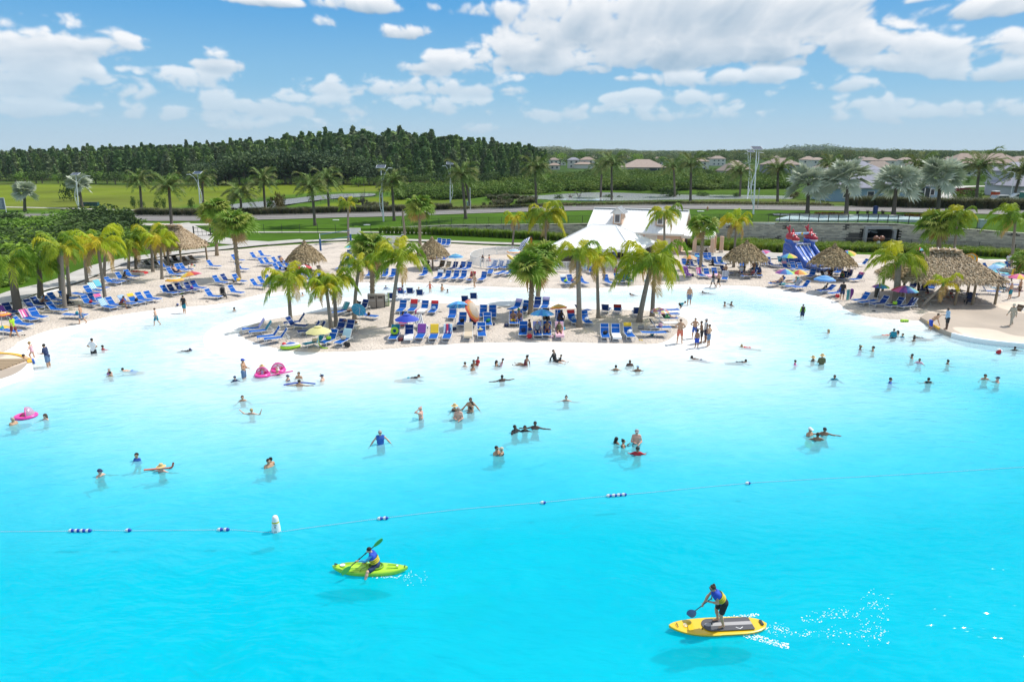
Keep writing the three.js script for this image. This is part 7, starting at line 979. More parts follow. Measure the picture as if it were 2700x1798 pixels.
// ---------------------------------------------------------------- people on land and in the water (0 faces right, 90 towards us, 180 left, 270 away)
const ppl=(list)=>list.forEach(([px,py,pose,a,h,skin,wears,label,o={}])=>{const p=o.w?at(px,py,0.0) :(o.y !== undefined?at(px,py,o.y) :gnd(px,py));person(p,facing(a),pose,h,skin,wears,label,o);});
const wet=(x,y)=>at(x,y,0);
ppl([
[217,854,'walk',172,1.66,'tan','shorts:denim short:brownhair','bare chested boy in patterned trunks walking along the left shore'],[413,857,'walk',170,1.55,'fair','shorts:teal short:brownhair','boy in teal trunks wading left at the shore edge',{w:'ankle'}],[486,826,'carry',285,1.72,'tan','tee:black shorts:teal short:darkhair','person in black shirt and teal shorts at the shore seen from behind',{w:'ankle'}],
[37,889,'walk',10,1.7,'tan','tee:lime shorts:maroon cap:brownhair','person in neon yellow vest with a bag walking at the left edge'],[246,931,'hips',275,1.84,'tan','tee:white shorts:black short:darkhair','man in white shirt and checked shorts standing thigh deep hands on hips',{w:'thigh'}],[270,922,'swim',300,1.2,'brown','rash:red short:darkhair','child in red beside the man in the white shirt',{w:'breast'}],
[86,944,'jump',160,1.3,'fair','F suit:palepink short:blond','girl in pink swimsuit stepping at the edge of the left landing',{w:'ankle'}],[84,960,'climb',168,1.3,'fair','shorts:blue short:brownhair','boy in blue trunks climbing onto the left landing',{w:'knee'}],[127,966,'talk',172,1.84,'tan','tee:navy shorts:denim short:darkhair','man in navy shirt and blue shorts wading by the left landing',{w:'shin'}],
[288,986,'hold',92,1.66,'fair','F suit:purple short:greyhair','woman in purple holding a dark haired child in the left shallows',{w:'breast'}],[290,992,'swimClose',270,1.15,'tan','short:darkhair shorts:navy','dark haired child held by the woman in purple',{w:'breast'}],[345,977,'prone',178,1.6,'fair','shorts:blue short:darkhair','boy in blue trunks lying on the water with legs stretched right',{w:'flat'}],[480,925,'prone',2,1.6,'brown','shorts:black cap:navy rash:black','swimmer in dark top and blue cap near the left of the island',{w:'flat'}],
[34,1119,'hold',20,1.74,'tan','shorts:navy short:greyhair','grey haired man pushing the pink baby float at the left edge',{w:'breast'}],[119,1106,'swim',100,1.3,'fair','F suit:palepink long:brownhair','girl in pale pink swimming right of the baby float',{w:'neck'}],
[643,997,'hold',5,1.8,'tan','shorts:denim cap:royal short:brownhair','bare chested man in blue cap standing knee deep',{w:'knee'}],[619,1005,'swim',60,1.15,'fair','rash:navy cap:navy','child in navy sun hat and rash guard beside the man in blue cap',{w:'breast'}],[691,977,'hold',100,1.66,'fair','F suit:black hat:straw','woman in straw sun hat behind the left pink float',{w:'breast'}],[731,988,'swimClose',300,1.66,'tan','F suit:black visor:white bun:blond','woman with white visor leaning on a pink noodle',{w:'breast'}],
[758,1004,'hold',20,1.66,'fair','F bra:navy briefs:navy cap:navy','woman in navy cap standing chest deep',{w:'breast'}],[788,997,'swimClose',100,1.8,'tan','shorts:navy short:brownhair','man with brown hair resting behind the blue noodle swimmer',{w:'breast'}],[789,1018,'swimWide',272,1.8,'tan','shorts:black short:darkhair','man seen from behind leaning on a blue noodle',{w:'breast'}],[850,1004,'shade',190,1.78,'fair','shorts:navy cap:navy shades','man in navy cap raising his hand to his face',{w:'breast'}],
[1078,996,'prone',-4,1.78,'fair','rash:black shorts:teal short:brownhair','swimmer in black shirt gliding to the right',{w:'flat'}],[639,1057,'swim',70,1.7,'tan','F suit:black short:brownhair','swimmer with brown hair facing us left of the middle',{w:'neck'}],[663,1092,'swimWave',275,1.7,'fair','shorts:navy short:blond','fair haired swimmer with both arms lifted',{w:'neck'}],[708,1231,'swimClose',40,1.76,'tan','shorts:navy short:darkhair','dark haired person with folded arms of the embracing couple',{w:'breast'}],[714,1226,'swimClose',215,1.66,'tan','F suit:black bun:darkhair','partner behind the person of the embracing couple',{w:'breast'}],
[1003,1170,'wadeOut',75,1.8,'fair','tank:blue shorts:navy short:greyhair shades','bearded man in sleeveless blue shirt wading with arms spread',{w:'waist'}],
[1226,966,'swim',300,1.25,'fair','short:brownhair shorts:navy','child swimming at the left of the group of four',{w:'neck'}],[1246,976,'hold',30,1.8,'brown','shorts:navy short:brownhair','tanned man seen from behind in the group of four',{w:'breast'}],[1249,964,'hold',60,1.78,'brown','shorts:black short:darkhair','man holding the child in a red shirt',{w:'breast'}],[1258,963,'baby',120,1.1,'brown','tee:red short:darkhair','child in red shirt held in the group of four',{w:'hip'}],
[1309,964,'hold',5,1.66,'tan','F suit:black long:darkhair','woman holding the child in pink in the shallows',{w:'breast'}],[1321,965,'baby',180,1.05,'brown','suit:palepink short:darkhair','child in pale pink held by the woman in the shallows',{w:'hip'}],[1385,963,'sitWater',200,1.68,'brown','F suit:maroon bun:darkhair','woman sitting in the shallows leaning back on her arms',{w:'hip'}],[1464,952,'sitWater',30,1.8,'fair','rash:black shorts:black short:brownhair','man in black rash guard sitting in the shallows',{w:'hip'}],[1475,953,'baby',200,1.0,'fair','rash:black short:brownhair','small child in black on the sitting man in the shallows',{w:'hip'}],
[1324,1005,'swimWide',250,1.78,'dark','shorts:navy short:darkhair','dark haired man seen from behind below the woman with the pink child',{w:'breast'}],[1493,1057,'swimWide',95,1.66,'fair','F suit:black bun:darkhair','woman with dark bob stretching an arm to the right',{w:'neck'}],[1110,1105,'headHold',190,1.78,'pink','shorts:navy bald:black','bald bare chested man holding his head',{w:'waist'}],[1209,1106,'hold',95,1.8,'pink','shorts:black short:greyhair shades','bare chested man with sunglasses in front of the selfie woman',{w:'waist'}],[1199,1083,'selfie',120,1.66,'tan','F suit:black hat:straw','woman in straw hat stretching out an arm for a selfie',{w:'breast'}],
[1241,1081,'wadeOut',90,1.84,'tan','shorts:navy short:darkhair shades','tall bare chested man behind a woman in the middle of the lagoon',{w:'waist'}],[1244,1086,'hold',150,1.6,'tan','F bra:black briefs:black long:brownhair','woman in black bikini before the tall bare chested man',{w:'waist'}],
[1357,1140,'swim',40,1.74,'dark','tee:black shorts:black short:darkhair','left person in black of the group of three swimmers',{w:'breast'}],[1384,1137,'swimWide',90,1.64,'brown','F rash:black long:darkhair','woman with long dark hair in the middle of three swimmers',{w:'neck'}],[1411,1130,'swimWide',95,1.74,'dark','shorts:navy short:darkhair','right man of the group of three swimmers',{w:'breast'}],[1309,1197,'hold',40,1.78,'tan','shorts:navy short:darkhair shades','man in sunglasses holding the woman with the beige cap',{w:'breast'}],[1323,1199,'swimClose',200,1.64,'tan','F suit:black cap:beige','woman in beige cap held by the man in sunglasses',{w:'breast'}],
[1661,964,'swimClose',95,1.82,'dark','shorts:navy bald:black','bald dark skinned man chest deep in the right shallows',{w:'breast'}],[1624,977,'swim',275,1.66,'tan','F bra:black briefs:black bun:darkhair','woman with dark hair bun seen from behind left of the bald man',{w:'breast'}],[1682,979,'swim',270,1.7,'brown','shorts:navy cap:lightblue','person in blue and white cap right of the bald man',{w:'breast'}],[1848,948,'prone',205,1.74,'dark','shorts:navy short:darkhair','dark skinned swimmer with legs trailing to the right',{w:'flat'}],[1945,954,'prone',5,1.6,'brown','F suit:black short:darkhair','dark haired swimmer right of the island',{w:'flat'}],[1977,916,'prone',195,1.6,'tan','F suit:red bun:blond','swimmer in red with light hair bun near the channel',{w:'flat'}],
[1678,1168,'hold',95,1.82,'pink','shorts:navy cap:grey shades','man in grey cap holding a drink and a yellow can',{w:'waist'}],[1625,1168,'swim',330,1.64,'brown','F suit:black long:darkhair','woman with long dark hair left of the drinking woman',{w:'neck'}],[1643,1177,'drink',10,1.64,'tan','F suit:black bun:darkhair','woman drinking beside the man in grey cap',{w:'breast'}],[1681,1199,'swim',275,1.72,'brown','rash:red cap:black','person in red shirt and dark cap below the man in grey cap',{w:'breast'}],
[2116,834,'stand',275,1.5,'fair','rash:lime tank:black shorts:navy short:darkhair','boy in black and neon green rash guard standing in the channel',{w:'knee'}],[2185,878,'swim',200,1.6,'fair','F suit:white long:blond','woman with light brown hair swimming alone in the right shallows',{w:'neck'}],[2330,883,'prone',0,1.6,'fair','F suit:coral cap:navy','girl in navy cap swimming to the right with legs stretched left',{w:'flat'}],[2356,891,'stand',275,1.66,'tan','rash:teal shorts:black short:darkhair','person in teal rash guard standing waist deep',{w:'hip'}],[2368,881,'swim',200,1.6,'tan','F suit:black long:darkhair','swimmer with dark hair just right of the teal rash guard',{w:'neck'}],[2381,889,'swim',150,1.2,'tan','rash:teal short:darkhair','child swimming right of the teal rash guard',{w:'neck'}],[2411,899,'swim',250,1.3,'brown','short:darkhair shorts:navy','dark haired child left of the floating swimmer',{w:'neck'}],[2432,890,'prone',184,1.6,'tan','shorts:navy short:darkhair rash:black','swimmer floating with legs raised to the right',{w:'flat'}],
[2269,921,'swim',20,1.64,'brown','F suit:pink visor:straw bun:darkhair','woman with a straw visor holding a pink float',{w:'neck'}],[2303,925,'swim',190,1.4,'tan','short:darkhair shorts:navy','dark haired child facing the straw visor woman',{w:'neck'}],[2097,961,'swimClose',10,1.1,'tan','F rash:pink short:darkhair','little girl in pink alone in the right shallows',{w:'breast'}],[2144,951,'swim',60,1.64,'brown','F suit:black hat:straw','person in sun hat left of the man in olive shirt',{w:'neck'}],[2167,960,'hold',280,1.74,'tan','tee:olive shorts:olive hat:straw','man in olive shirt and straw hat seen from behind',{w:'waist'}],[2201,1001,'swim',100,1.6,'brown','rash:teal short:darkhair','swimmer in dark teal below the man in olive',{w:'neck'}],[2348,1009,'swim',30,1.74,'tan','rash:blue short:darkhair','swimmer in bright blue shirt on the right',{w:'neck'}],[2449,1009,'swim',275,1.7,'tan','tank:black shorts:navy short:darkhair','swimmer in black seen from behind on the right',{w:'neck'}],[2598,1000,'swim',100,1.76,'tan','shorts:navy short:darkhair shades','man in sunglasses swimming near the right edge',{w:'neck'}],[2632,1007,'swim',200,1.76,'pink','shorts:navy cap:navy','man in navy cap near the right edge',{w:'neck'}],
[2406,944,'swimWide',200,1.6,'brown','shorts:navy short:darkhair','dark haired swimmer above the girl in pale pink shirt',{w:'neck'}],[2425,958,'swim',130,1.5,'brown','F tee:palepink short:darkhair','girl in pale pink shirt splashing on the right',{w:'breast'}],[2500,959,'swim',20,1.5,'brown','short:darkhair shorts:black','dark haired swimmer right of the pale pink shirt',{w:'neck'}],[2654,909,'swim',90,1.4,'pink','short:blond shorts:navy','fair haired child by the curb at the right edge',{w:'half'}],[2680,909,'swim',180,1.6,'tan','shorts:navy short:darkhair','man by the curb at the right edge',{w:'neck'}],[2677,924,'swimWide',275,1.5,'brown','rash:black short:darkhair','dark haired swimmer nearest the curb at the right edge',{w:'neck'}],
[2135,1147,'swimClose',60,1.78,'tan','shorts:lime cap:white shades','man in white cap in the trio on the right',{w:'breast'}],[2156,1161,'swim',275,1.8,'brown','shorts:navy short:brownhair','bare backed man in front of the trio on the right',{w:'breast'}],[2174,1146,'swimWide',100,1.66,'brown','shorts:navy cap:black','person with outstretched arm in the trio on the right',{w:'breast'}],
[263,1255,'swim',20,1.7,'fair','F suit:black cap:navy','person in navy cap at the lower left',{w:'neck'}],[361,1214,'swimClose',92,1.3,'tan','rash:blue short:darkhair','smiling child in blue holding a small float at the lower left',{w:'breast'}],[425,1243,'swimWide',282,1.7,'pink','F bra:black briefs:black hat:straw','woman in wide straw hat with arms spread at the lower left',{w:'neck'}],
[1792,905,'hips',95,1.86,'tan','shorts:coral short:darkhair shades','man in coral red shorts standing hands on hips on the white shelf'],[1831,892,'hips',95,1.6,'tan','shorts:blue short:darkhair','boy in blue trunks at the back of the standing group'],[1849,905,'talk',190,1.72,'brown','shorts:black short:darkhair','teenager in black shorts in the standing group'],[1860,903,'stand',175,1.84,'brown','shorts:navy cap:grey tank:white','man in grey cap with white towel in the standing group'],[1868,914,'hips',215,1.7,'tan','shorts:denim short:darkhair','boy in dark blue and red trunks nearest us in the standing group'],[1837,917,'stand',270,1.34,'brown','shorts:royal short:darkhair','small boy in royal blue trunks in front of the standing group'],
[1817,803,'stand',92,1.84,'tan','shorts:denim cap:white','bare chested man with white cap and blue shorts standing in the channel',{w:'ankle'}],[1792,813,'crouch',20,1.2,'tan','rash:teal shorts:black short:darkhair','toddler in dark teal bending down at the island edge',{w:'ankle'}],[1676,777,'floatBack',350,1.6,'brown','F suit:black short:darkhair','swimmer floating in the channel behind the leaning palm',{w:'flat'}],[1868,772,'prone',185,1.6,'brown','rash:black shorts:black short:darkhair','swimmer gliding in the channel near the far shore',{w:'flat'}],[1911,806,'swim',20,1.7,'brown','shorts:navy short:darkhair','left one of the pair swimming in the channel',{w:'breast'}],[1929,805,'swimWide',170,1.6,'brown','F suit:black bun:darkhair','right one of the pair swimming in the channel',{w:'breast'}],
[1880,757,'walk',200,1.76,'dark','tank:black shorts:grey short:darkhair','person in black top and grey shorts walking on the far shore'],[1894,758,'walk',180,1.74,'tan','shorts:black short:darkhair','bare chested man in black shorts walking on the far shore'],[2220,791,'carry',310,1.8,'tan','tee:black shorts:navy short:darkhair','man in black shirt carrying a purple bodyboard'],
[1251,759,'walk',130,1.7,'tan','F bra:beige briefs:beige long:brownhair','woman in beige bikini walking along the channel shore',{w:'ankle'}],[1134,772,'wadeOut',95,1.2,'tan','F suit:coral short:darkhair','little girl in coral swimsuit standing in the channel',{w:'ankle'}],[1017,761,'swim',60,1.5,'tan','rash:denim short:darkhair','child in the channel right of the litter bins',{w:'breast'}],[1061,757,'stand',180,1.2,'tan','shorts:navy short:darkhair','child standing in the channel behind the leaning palm',{w:'thigh'}],[1104,764,'swim',120,1.2,'tan','short:blond shorts:teal','fair haired child crouching in the channel',{w:'neck'}],[1165,766,'hold',30,1.76,'tan','shorts:navy cap:brownhair','man kneeling in the channel beside a child',{w:'waist'}],[1180,770,'swim',190,1.2,'tan','rash:black short:darkhair','child in the channel right of the kneeling man',{w:'neck'}],[617,819,'swim',200,1.6,'brown','F suit:black bun:darkhair','woman swimming in the channel left of the island',{w:'neck'}],[797,779,'swimWide',10,1.5,'tan','short:brownhair shorts:navy','person swimming behind the leftmost island palm',{w:'neck'}],[832,784,'swim',40,1.5,'tan','F suit:purple short:darkhair','person in the channel behind the island palm pair',{w:'neck'}],[772,782,'swim',100,1.3,'tan','rash:navy short:darkhair','child in navy in the channel behind the leftmost island palm',{w:'neck'}],
[1401,650,'walk',150,1.68,'brown','F dress:orange short:darkhair','woman in a long orange dress walking near the tent'],[1273,690,'sit',100,1.7,'brown','F tank:black shorts:black bun:darkhair','person in black sitting at the left of the play yard'],[1291,689,'sit',200,1.64,'tan','F suit:coral bun:brownhair','woman with bare shoulders sitting in the play yard'],
[1620,690,'stand',270,1.72,'dark','F dress:lightblue short:darkhair','person in long pale blue clothes under the tent'],[1476,690,'carry',200,1.74,'dark','tee:black pants:black short:darkhair','person in black at the left end of the tent'],[1861,672,'sit',80,1.72,'brown','tee:black shorts:black cap:black','person in black sitting at the pavilion porch'],[1808,655,'stand',60,1.7,'dark','tee:black pants:black short:darkhair','person in dark clothes in the shade of the porch'],[1600,683,'stand',100,1.74,'brown','tee:black pants:black short:darkhair','person in black in the tent shade left of the pale blue clothes'],
[2122,700,'hold',150,1.72,'fair','F tank:khaki shorts:grey short:blond','person with fair hair holding a child at the slide'],[2131,701,'stand',330,1.1,'fair','tee:lime short:blond shorts:green','child in lime green at the foot of the slide'],[2141,704,'stand',20,1.2,'tan','shorts:teal short:brownhair','child in trunks on the slide landing'],
[2454,868,'bend',5,1.78,'tan','shorts:royal short:darkhair','bare chested man in royal blue trunks bending at the terrace curb',{w:'shin'}],[2496,869,'talk',192,1.8,'dark','rash:lightblue tee:lightblue shorts:black bald:black','man in light blue shirt and dark shorts on the terrace edge',{y:0.35}],[2667,858,'walk',165,1.78,'tan','rash:khaki tee:khaki pants:khaki hat:khaki','man in khaki clothes and sun hat walking on the terrace',{y:0.35}],
[2663,789,'stand',250,1.62,'tan','shorts:teal cap:beige','bare chested boy in teal trunks at the right edge'],[2687,783,'carry',200,1.82,'tan','shorts:brownhair bald:black','bare chested man in dark trunks at the right edge'],[2668,742,'talk',20,1.6,'dark','tank:yellow shorts:yellow short:darkhair','person in yellow jersey at the far right'],[2657,708,'stand',120,1.76,'tan','tee:white shorts:grey short:darkhair','person in white shirt standing by the far right palm'],[2662,704,'baby',100,1.0,'tan','tee:navy short:darkhair','child carried by the person in the white shirt',{y:1.6}],
[2440,792,'sit',120,1.7,'tan','tee:white shorts:grey short:darkhair','person in white shirt sitting at the picnic table'],[2445,786,'sit',250,1.7,'dark','F tank:maroon shorts:black long:darkhair','person in dark red at the picnic table'],[2420,780,'stand',200,1.7,'brown','tee:black shorts:black short:darkhair','person in black standing under the large thatched shelter'],[2510,785,'sit',180,1.66,'tan','F suit:red long:darkhair','person in red sitting at the second picnic table'],
[2172,766,'recline',170,1.66,'brown','F suit:black bun:darkhair','woman in black sitting low under the blue banded parasol'],[1622,722,'sit',60,1.66,'dark','F tank:pink shorts:black short:darkhair','person in pink under the brown striped parasol'],[1650,733,'sit',120,1.7,'dark','tee:red shorts:black short:darkhair','person in red under the rainbow parasol near the fence'],[1880,700,'sit',160,1.7,'dark','tee:black shorts:black short:darkhair','person in black bending among the rear cluster loungers'],[795,702,'sit',120,1.7,'dark','tee:black shorts:black short:darkhair','person in black sitting at the post of the first round hut'],[778,722,'sit',40,1.7,'brown','F tee:green shorts:black long:darkhair','person in green left under the red parasol'],[822,728,'hunch',160,1.7,'tan','F suit:lightblue long:brownhair','woman in light blue right of the red parasol'],[816,733,'sit',100,1.7,'brown','shorts:orange short:darkhair','bare chested person in orange under the red parasol'],[1398,870,'sit',200,1.7,'brown','shorts:blue short:darkhair','person in blue shorts behind the left front sunbather lounger'],[1128,700,'sit',60,1.7,'dark','tee:black shorts:black short:darkhair','person sitting at the post of the middle round hut'],
]);
// ---------------------------------------------------------------- floats, noodles, balls
M.floatPink=mat([0.78,0.06,0.34],0.3);M.clear=mat([0.75,0.55,0.68],0.2,{transmission:0.5,thickness:0});
function babyFloat(px,py,a,label,who) {const p=at(px,py,0),o=thing('baby_float',label,'pool float',V(p.x,0.02,p.z),facing(a));mesh('ring',new THREE.TorusGeometry(0.38,0.13,10,26).rotateX(Math.PI / 2).scale(1,0.8,1.15).translate(0,0.05,0),M.floatPink,o);mesh('seat',cyl(0.3,0.3,0.02,18,0,0.0,0),M.clear,o);mesh('sun_shade',new THREE.SphereGeometry(0.42,16,8,0,Math.PI,0,Math.PI / 2).scale(1,1.15,0.9).rotateY(Math.PI).translate(0,0.08,-0.06),M.clear,o);mesh('shade_rim',new THREE.TorusGeometry(0.43,0.035,6,20,Math.PI).translate(0,0.08,-0.04),M.floatPink,o);person(V(p.x,0.02,p.z),facing(a),'baby',0.78,...who);}
babyFloat(67,1100,150,'pink ring float with sun shade holding a baby at the left edge',['tan','suit:purple cap:purple','baby in purple lying in the pink float at the left edge']);babyFloat(691,990,95,'left pink baby float with sun shade in the shallows',['fair','suit:lilac cap:palepink','baby in the left pink float in the shallows']);babyFloat(733,978,60,'right pink baby float with raised sun shade in the shallows',['fair','suit:white cap:white','baby in white in the right pink float']);
const noodle=(pts,c,label)=>tag(mesh('foam_noodle',tube(pts,0.045,8,16),c),label,'foam noodle');
{const q=at(731,989),n=at(789,1018);noodle([[q.x - 0.6,0.05,q.z + 0.5],[q.x,0.1,q.z + 0.1],[q.x + 0.95,0.2,q.z - 0.25]],M.floatPink,'bright pink noodle under the woman with the white visor');noodle([[n.x - 0.95,0.12,n.z + 0.1],[n.x,0.16,n.z - 0.2],[n.x + 0.98,0.14,n.z - 0.05]],C_('royal'),'royal blue noodle held by the man seen from behind');const h=at(425,1243);noodle([[h.x - 0.75,0.12,h.z + 0.1],[h.x - 0.2,0.02,h.z - 0.25],[h.x + 0.3,0.05,h.z - 0.3],[h.x + 0.45,0.3,h.z - 0.25]],C_('coral'),'coral orange noodle behind the woman in the wide straw hat');const g=gnd(845,917);noodle([[g.x - 0.2,g.y + 0.75,g.z - 0.2],[g.x - 0.1,g.y + 0.3,g.z],[g.x + 0.2,g.y + 0.06,g.z + 0.2],[g.x + 0.6,g.y + 0.05,g.z + 0.25]],C_('lime'),'lime green noodle leaning by the pale yellow parasol');}
function beachBall(px,py,y,r,cols,label) {const p=y===0?at(px,py,0) :gnd(px,py),o=thing('beach_ball',label,'ball',V(p.x,p.y + r*0.8,p.z));cols.forEach((c,i)=>mesh('ball_panel',new THREE.SphereGeometry(r,4,12,i / cols.length*6.283,6.283 / cols.length).rotateX(0.6),C_(c),o));}
beachBall(2635,933,0,0.22,['red','white','lightblue','white'],'red and white beach ball floating near the right edge');beachBall(467,806,1,0.12,['navy','blue'],'small dark blue ball on the left shore');beachBall(512,702,1,0.13,['lime','blue','yellow'],'small colourful ball by the left thatched shelter');
{const p=gnd(765,917),o=thing('inflatable_boat','lime green and white inflatable with blue and red trim on the island','pool float',V(p.x,p.y + 0.1,p.z),0.3);mesh('tube',new THREE.TorusGeometry(0.42,0.13,8,26).rotateX(Math.PI / 2).scale(1.35,0.9,0.8),C_('lime'),o);mesh('upper_tube',new THREE.TorusGeometry(0.38,0.1,8,26).rotateX(Math.PI / 2).scale(1.35,0.9,0.8).translate(0,0.16,0),C_('white'),o);mesh('cushion',ball(0.3,0.05,0.2,0,1.1,0.4,0.7),C_('blue'),o);mesh('pillow',ball(0.2,-0.42,0.24,0.02,0.8,0.5,1.1),C_('red'),o);}
{const p=gnd(1041,893),o=thing('swim_ring','green swim ring leaning on the first front lounger of the island','pool float',V(p.x,p.y + 0.62,p.z));mesh('ring',new THREE.TorusGeometry(0.22,0.1,8,22).rotateX(-0.5),C_('lime'),o);mesh('handle',tube([[-0.1,0.1,0.14],[0,0.16,0.2],[0.1,0.1,0.14]],0.015,5,8),C_('green'),o);}
{const p=gnd(1266,884),o=thing('sun_hat','pale yellow straw hat lying on the seventh front lounger','hat',V(p.x,p.y + 0.5,p.z));mesh('brim',cyl(0.24,0.24,0.02,18),mat([0.72,0.62,0.32],0.8),o);mesh('crown',cyl(0.1,0.08,0.12,14,0,0.07,0),mat([0.72,0.62,0.32],0.8),o);}
{const p=at(2386,848,0.05),o=thing('float_toy','small bright green toy raft with dark eyes drifting by the right shore','pool float',V(p.x,0.08,p.z));mesh('raft',rbox(0.62,0.3,0.4,0.1,0,0,0),C_('lime'),o);for (const x of [-0.18,0,0.18]) mesh('hole',ball(0.06,x,0.04,0.19,1,1,0.4),C_('green'),o);}
{const p=gnd(2232,791),o=thing('bodyboard','purple bodyboard with green patterned towel held by the man in black','board',V(p.x + 0.2,p.y + 0.05,p.z - 0.1),0.5);const s=new THREE.Shape();s.moveTo(-0.3,0);s.lineTo(0.3,0);s.lineTo(0.36,0.7);s.quadraticCurveTo(0.3,1.1,0,1.12);s.quadraticCurveTo(-0.3,1.1,-0.36,0.7);mesh('deck',new THREE.ExtrudeGeometry(s,{depth:0.06,bevelSize:0.01,bevelThickness:0.01,bevelSegments:1}).rotateZ(-0.5),C_('purple'),o);mesh('draped_towel',sheet([[0.0,0.16],[0.5,0.14],[1.0,0.1]],0.5,0.05).translate(-0.18,0,0),TOWEL['teal floral'],o);}
// ---------------------------------------------------------------- rope, buoys and the swim marker
{
const pts=[[-60,1402],[170,1400],[236,1398],[337,1399],[560,1397],[620,1397],[720,1403],[800,1393],[960,1372],[1010,1366],[1200,1344],[1434,1324],[1600,1308],[1650,1304],[1800,1290],[1973,1274],[2100,1266],[2400,1250],[2800,1225]].map((p)=>at(p[0],p[1],0.03)),line=new THREE.CatmullRomCurve3(pts,false,'centripetal');
const ropeThing=thing('float_line','thin beaded rope line floating across the deep water','rope',V(0,0,0));mesh('rope',new THREE.TubeGeometry(line,300,0.007,5,false),mat([0.15,0.35,0.55],0.7),ropeThing);
const beads=[],N=620;for (let i=0;i<N;i++) {const p=line.getPointAt(i / N);beads.push(mv(new THREE.OctahedronGeometry(0.019),p.x,0.03,p.z));} tag(mesh('bead',beads,M.white,ropeThing),null,null,null,'stuff');
const half=(s)=>new THREE.LatheGeometry([[0,0.125],[0.03,0.115],[0.066,0.065],[0.072,0.0]].map((q)=>new THREE.Vector2(...q)),14).rotateZ(s*Math.PI / 2);
const hw=half(1),hb=half(-1),bw=mat([0.72,0.74,0.76],0.4),bb=mat([0.01,0.05,0.35],0.35);let proto=null,n=0;
const groups=[[[187,1399],[202,1399],[217,1399],[232,1399,'group of four at the line end']],[[337,1398,'alone beside the group of four at left']],[[580,1396],[596,1396,'pair left of the swim marker']],[[1002,1367],[1016,1366,'pair right of the swim marker']],[[1432,1325,'single one in the middle of the line']],[[1606,1307],[1620,1306],[1633,1305],[1646,1304,'group of four right of the middle']],[[1973,1274,'single one at the right of the line']]];
for (const g of groups) {const w=g[g.length - 1][2];g.forEach(([px,py],i)=>{const p=at(px,py,0.06),lab=`blue and white float, ${g.length > 1 ? ORD[i] + ' from left, ' : ''}${w}`;const o=thing('rope_float',lab,'buoy',V(p.x,0.06,p.z),0.08,'blue and white floats on the rope');mesh('white_half',hw,bw,o);mesh('blue_half',hb,bb,o);mesh('collar',cyl(0.075,0.075,0.012,14,0,0,0,0,0,R*90),bw,o);});}
const p=at(728,1400,0),o=thing('swim_marker','white cone topped marker buoy lettered SWIM AREA on the rope line','buoy',V(p.x,0,p.z),0.12);o.scale.setScalar(0.6);
const prof=[[0.27,-0.5],[0.28,0.0],[0.27,0.25],[0.235,0.62],[0.225,0.66],[0.22,0.72],[0.19,0.95],[0.15,1.05],[0.08,1.1],[0,1.11]],lathe=(a,b)=>new THREE.LatheGeometry(prof.slice(a,b).map((q)=>new THREE.Vector2(...q)),28);
mesh('body',lathe(0,4),M.white,o);mesh('yellow_band',lathe(3,6),mat([0.55,0.48,0.03],0.5),o);mesh('cap',lathe(5,10),M.white,o);
const cv=document.createElement('canvas');cv.width=256;cv.height=256;const c=cv.getContext('2d');c.fillStyle='#f4f4f2';c.fillRect(0,0,256,256);c.fillStyle='#0a1014';c.textAlign='center';c.font='bold 62px sans-serif';c.fillText('SWIM',128,60);c.fillText('AREA',128,248);c.save();c.translate(128,130);c.rotate(Math.PI / 4);c.fillStyle='#6b2c12';c.fillRect(-46,-46,92,92);c.strokeStyle='#0a1014';c.lineWidth=8;c.strokeRect(-46,-46,92,92);c.rotate(-Math.PI / 4);c.fillStyle='#f2ecf0';c.beginPath();c.arc(0,0,32,0,7);c.fill();c.fillStyle='#1c2a60';c.fillRect(-5,-32,10,64);c.fillRect(-32,-5,64,10);c.restore();
const t=new THREE.CanvasTexture(cv);t.colorSpace=THREE.SRGBColorSpace;const lb=new THREE.CylinderGeometry(0.241,0.283,0.6,24,1,true,-0.62,1.24);mesh('printed_label',lb.translate(0,0.32,0),mat([1,1,1],0.5,{map:t}),o);
}
// ---------------------------------------------------------------- kayak and paddle board
function hullGeo(L,W,prof) {
const n=40,m=16,pos=[],idx=[];for (let i=0;i <= n;i++) {const t=i / n*2 - 1,[w,dy,ky,cr]=prof(t);for (let j=0;j <= m;j++) {const a=j / m*2*Math.PI,cx=Math.cos(a),sy=Math.sin(a);const x=Math.sign(cx)*Math.pow(Math.abs(cx),0.75)*w*W / 2,y=sy>0?lerp(dy - 0.03,dy,0) + cr*Math.pow(sy,0.5) :dy - 0.03 + (ky - dy)*Math.pow(-sy,0.7);pos.push(x,y,t*L / 2);}} for (let i=0;i<n;i++) for (let j=0;j<m;j++) {const a=i*(m + 1) + j,b=a + m + 1;idx.push(a,b,a + 1,b,b + 1,a + 1);} const g=new THREE.BufferGeometry();g.setAttribute('position',new THREE.Float32BufferAttribute(pos,3));g.setIndex(idx);g.computeVertexNormals();return g;
}
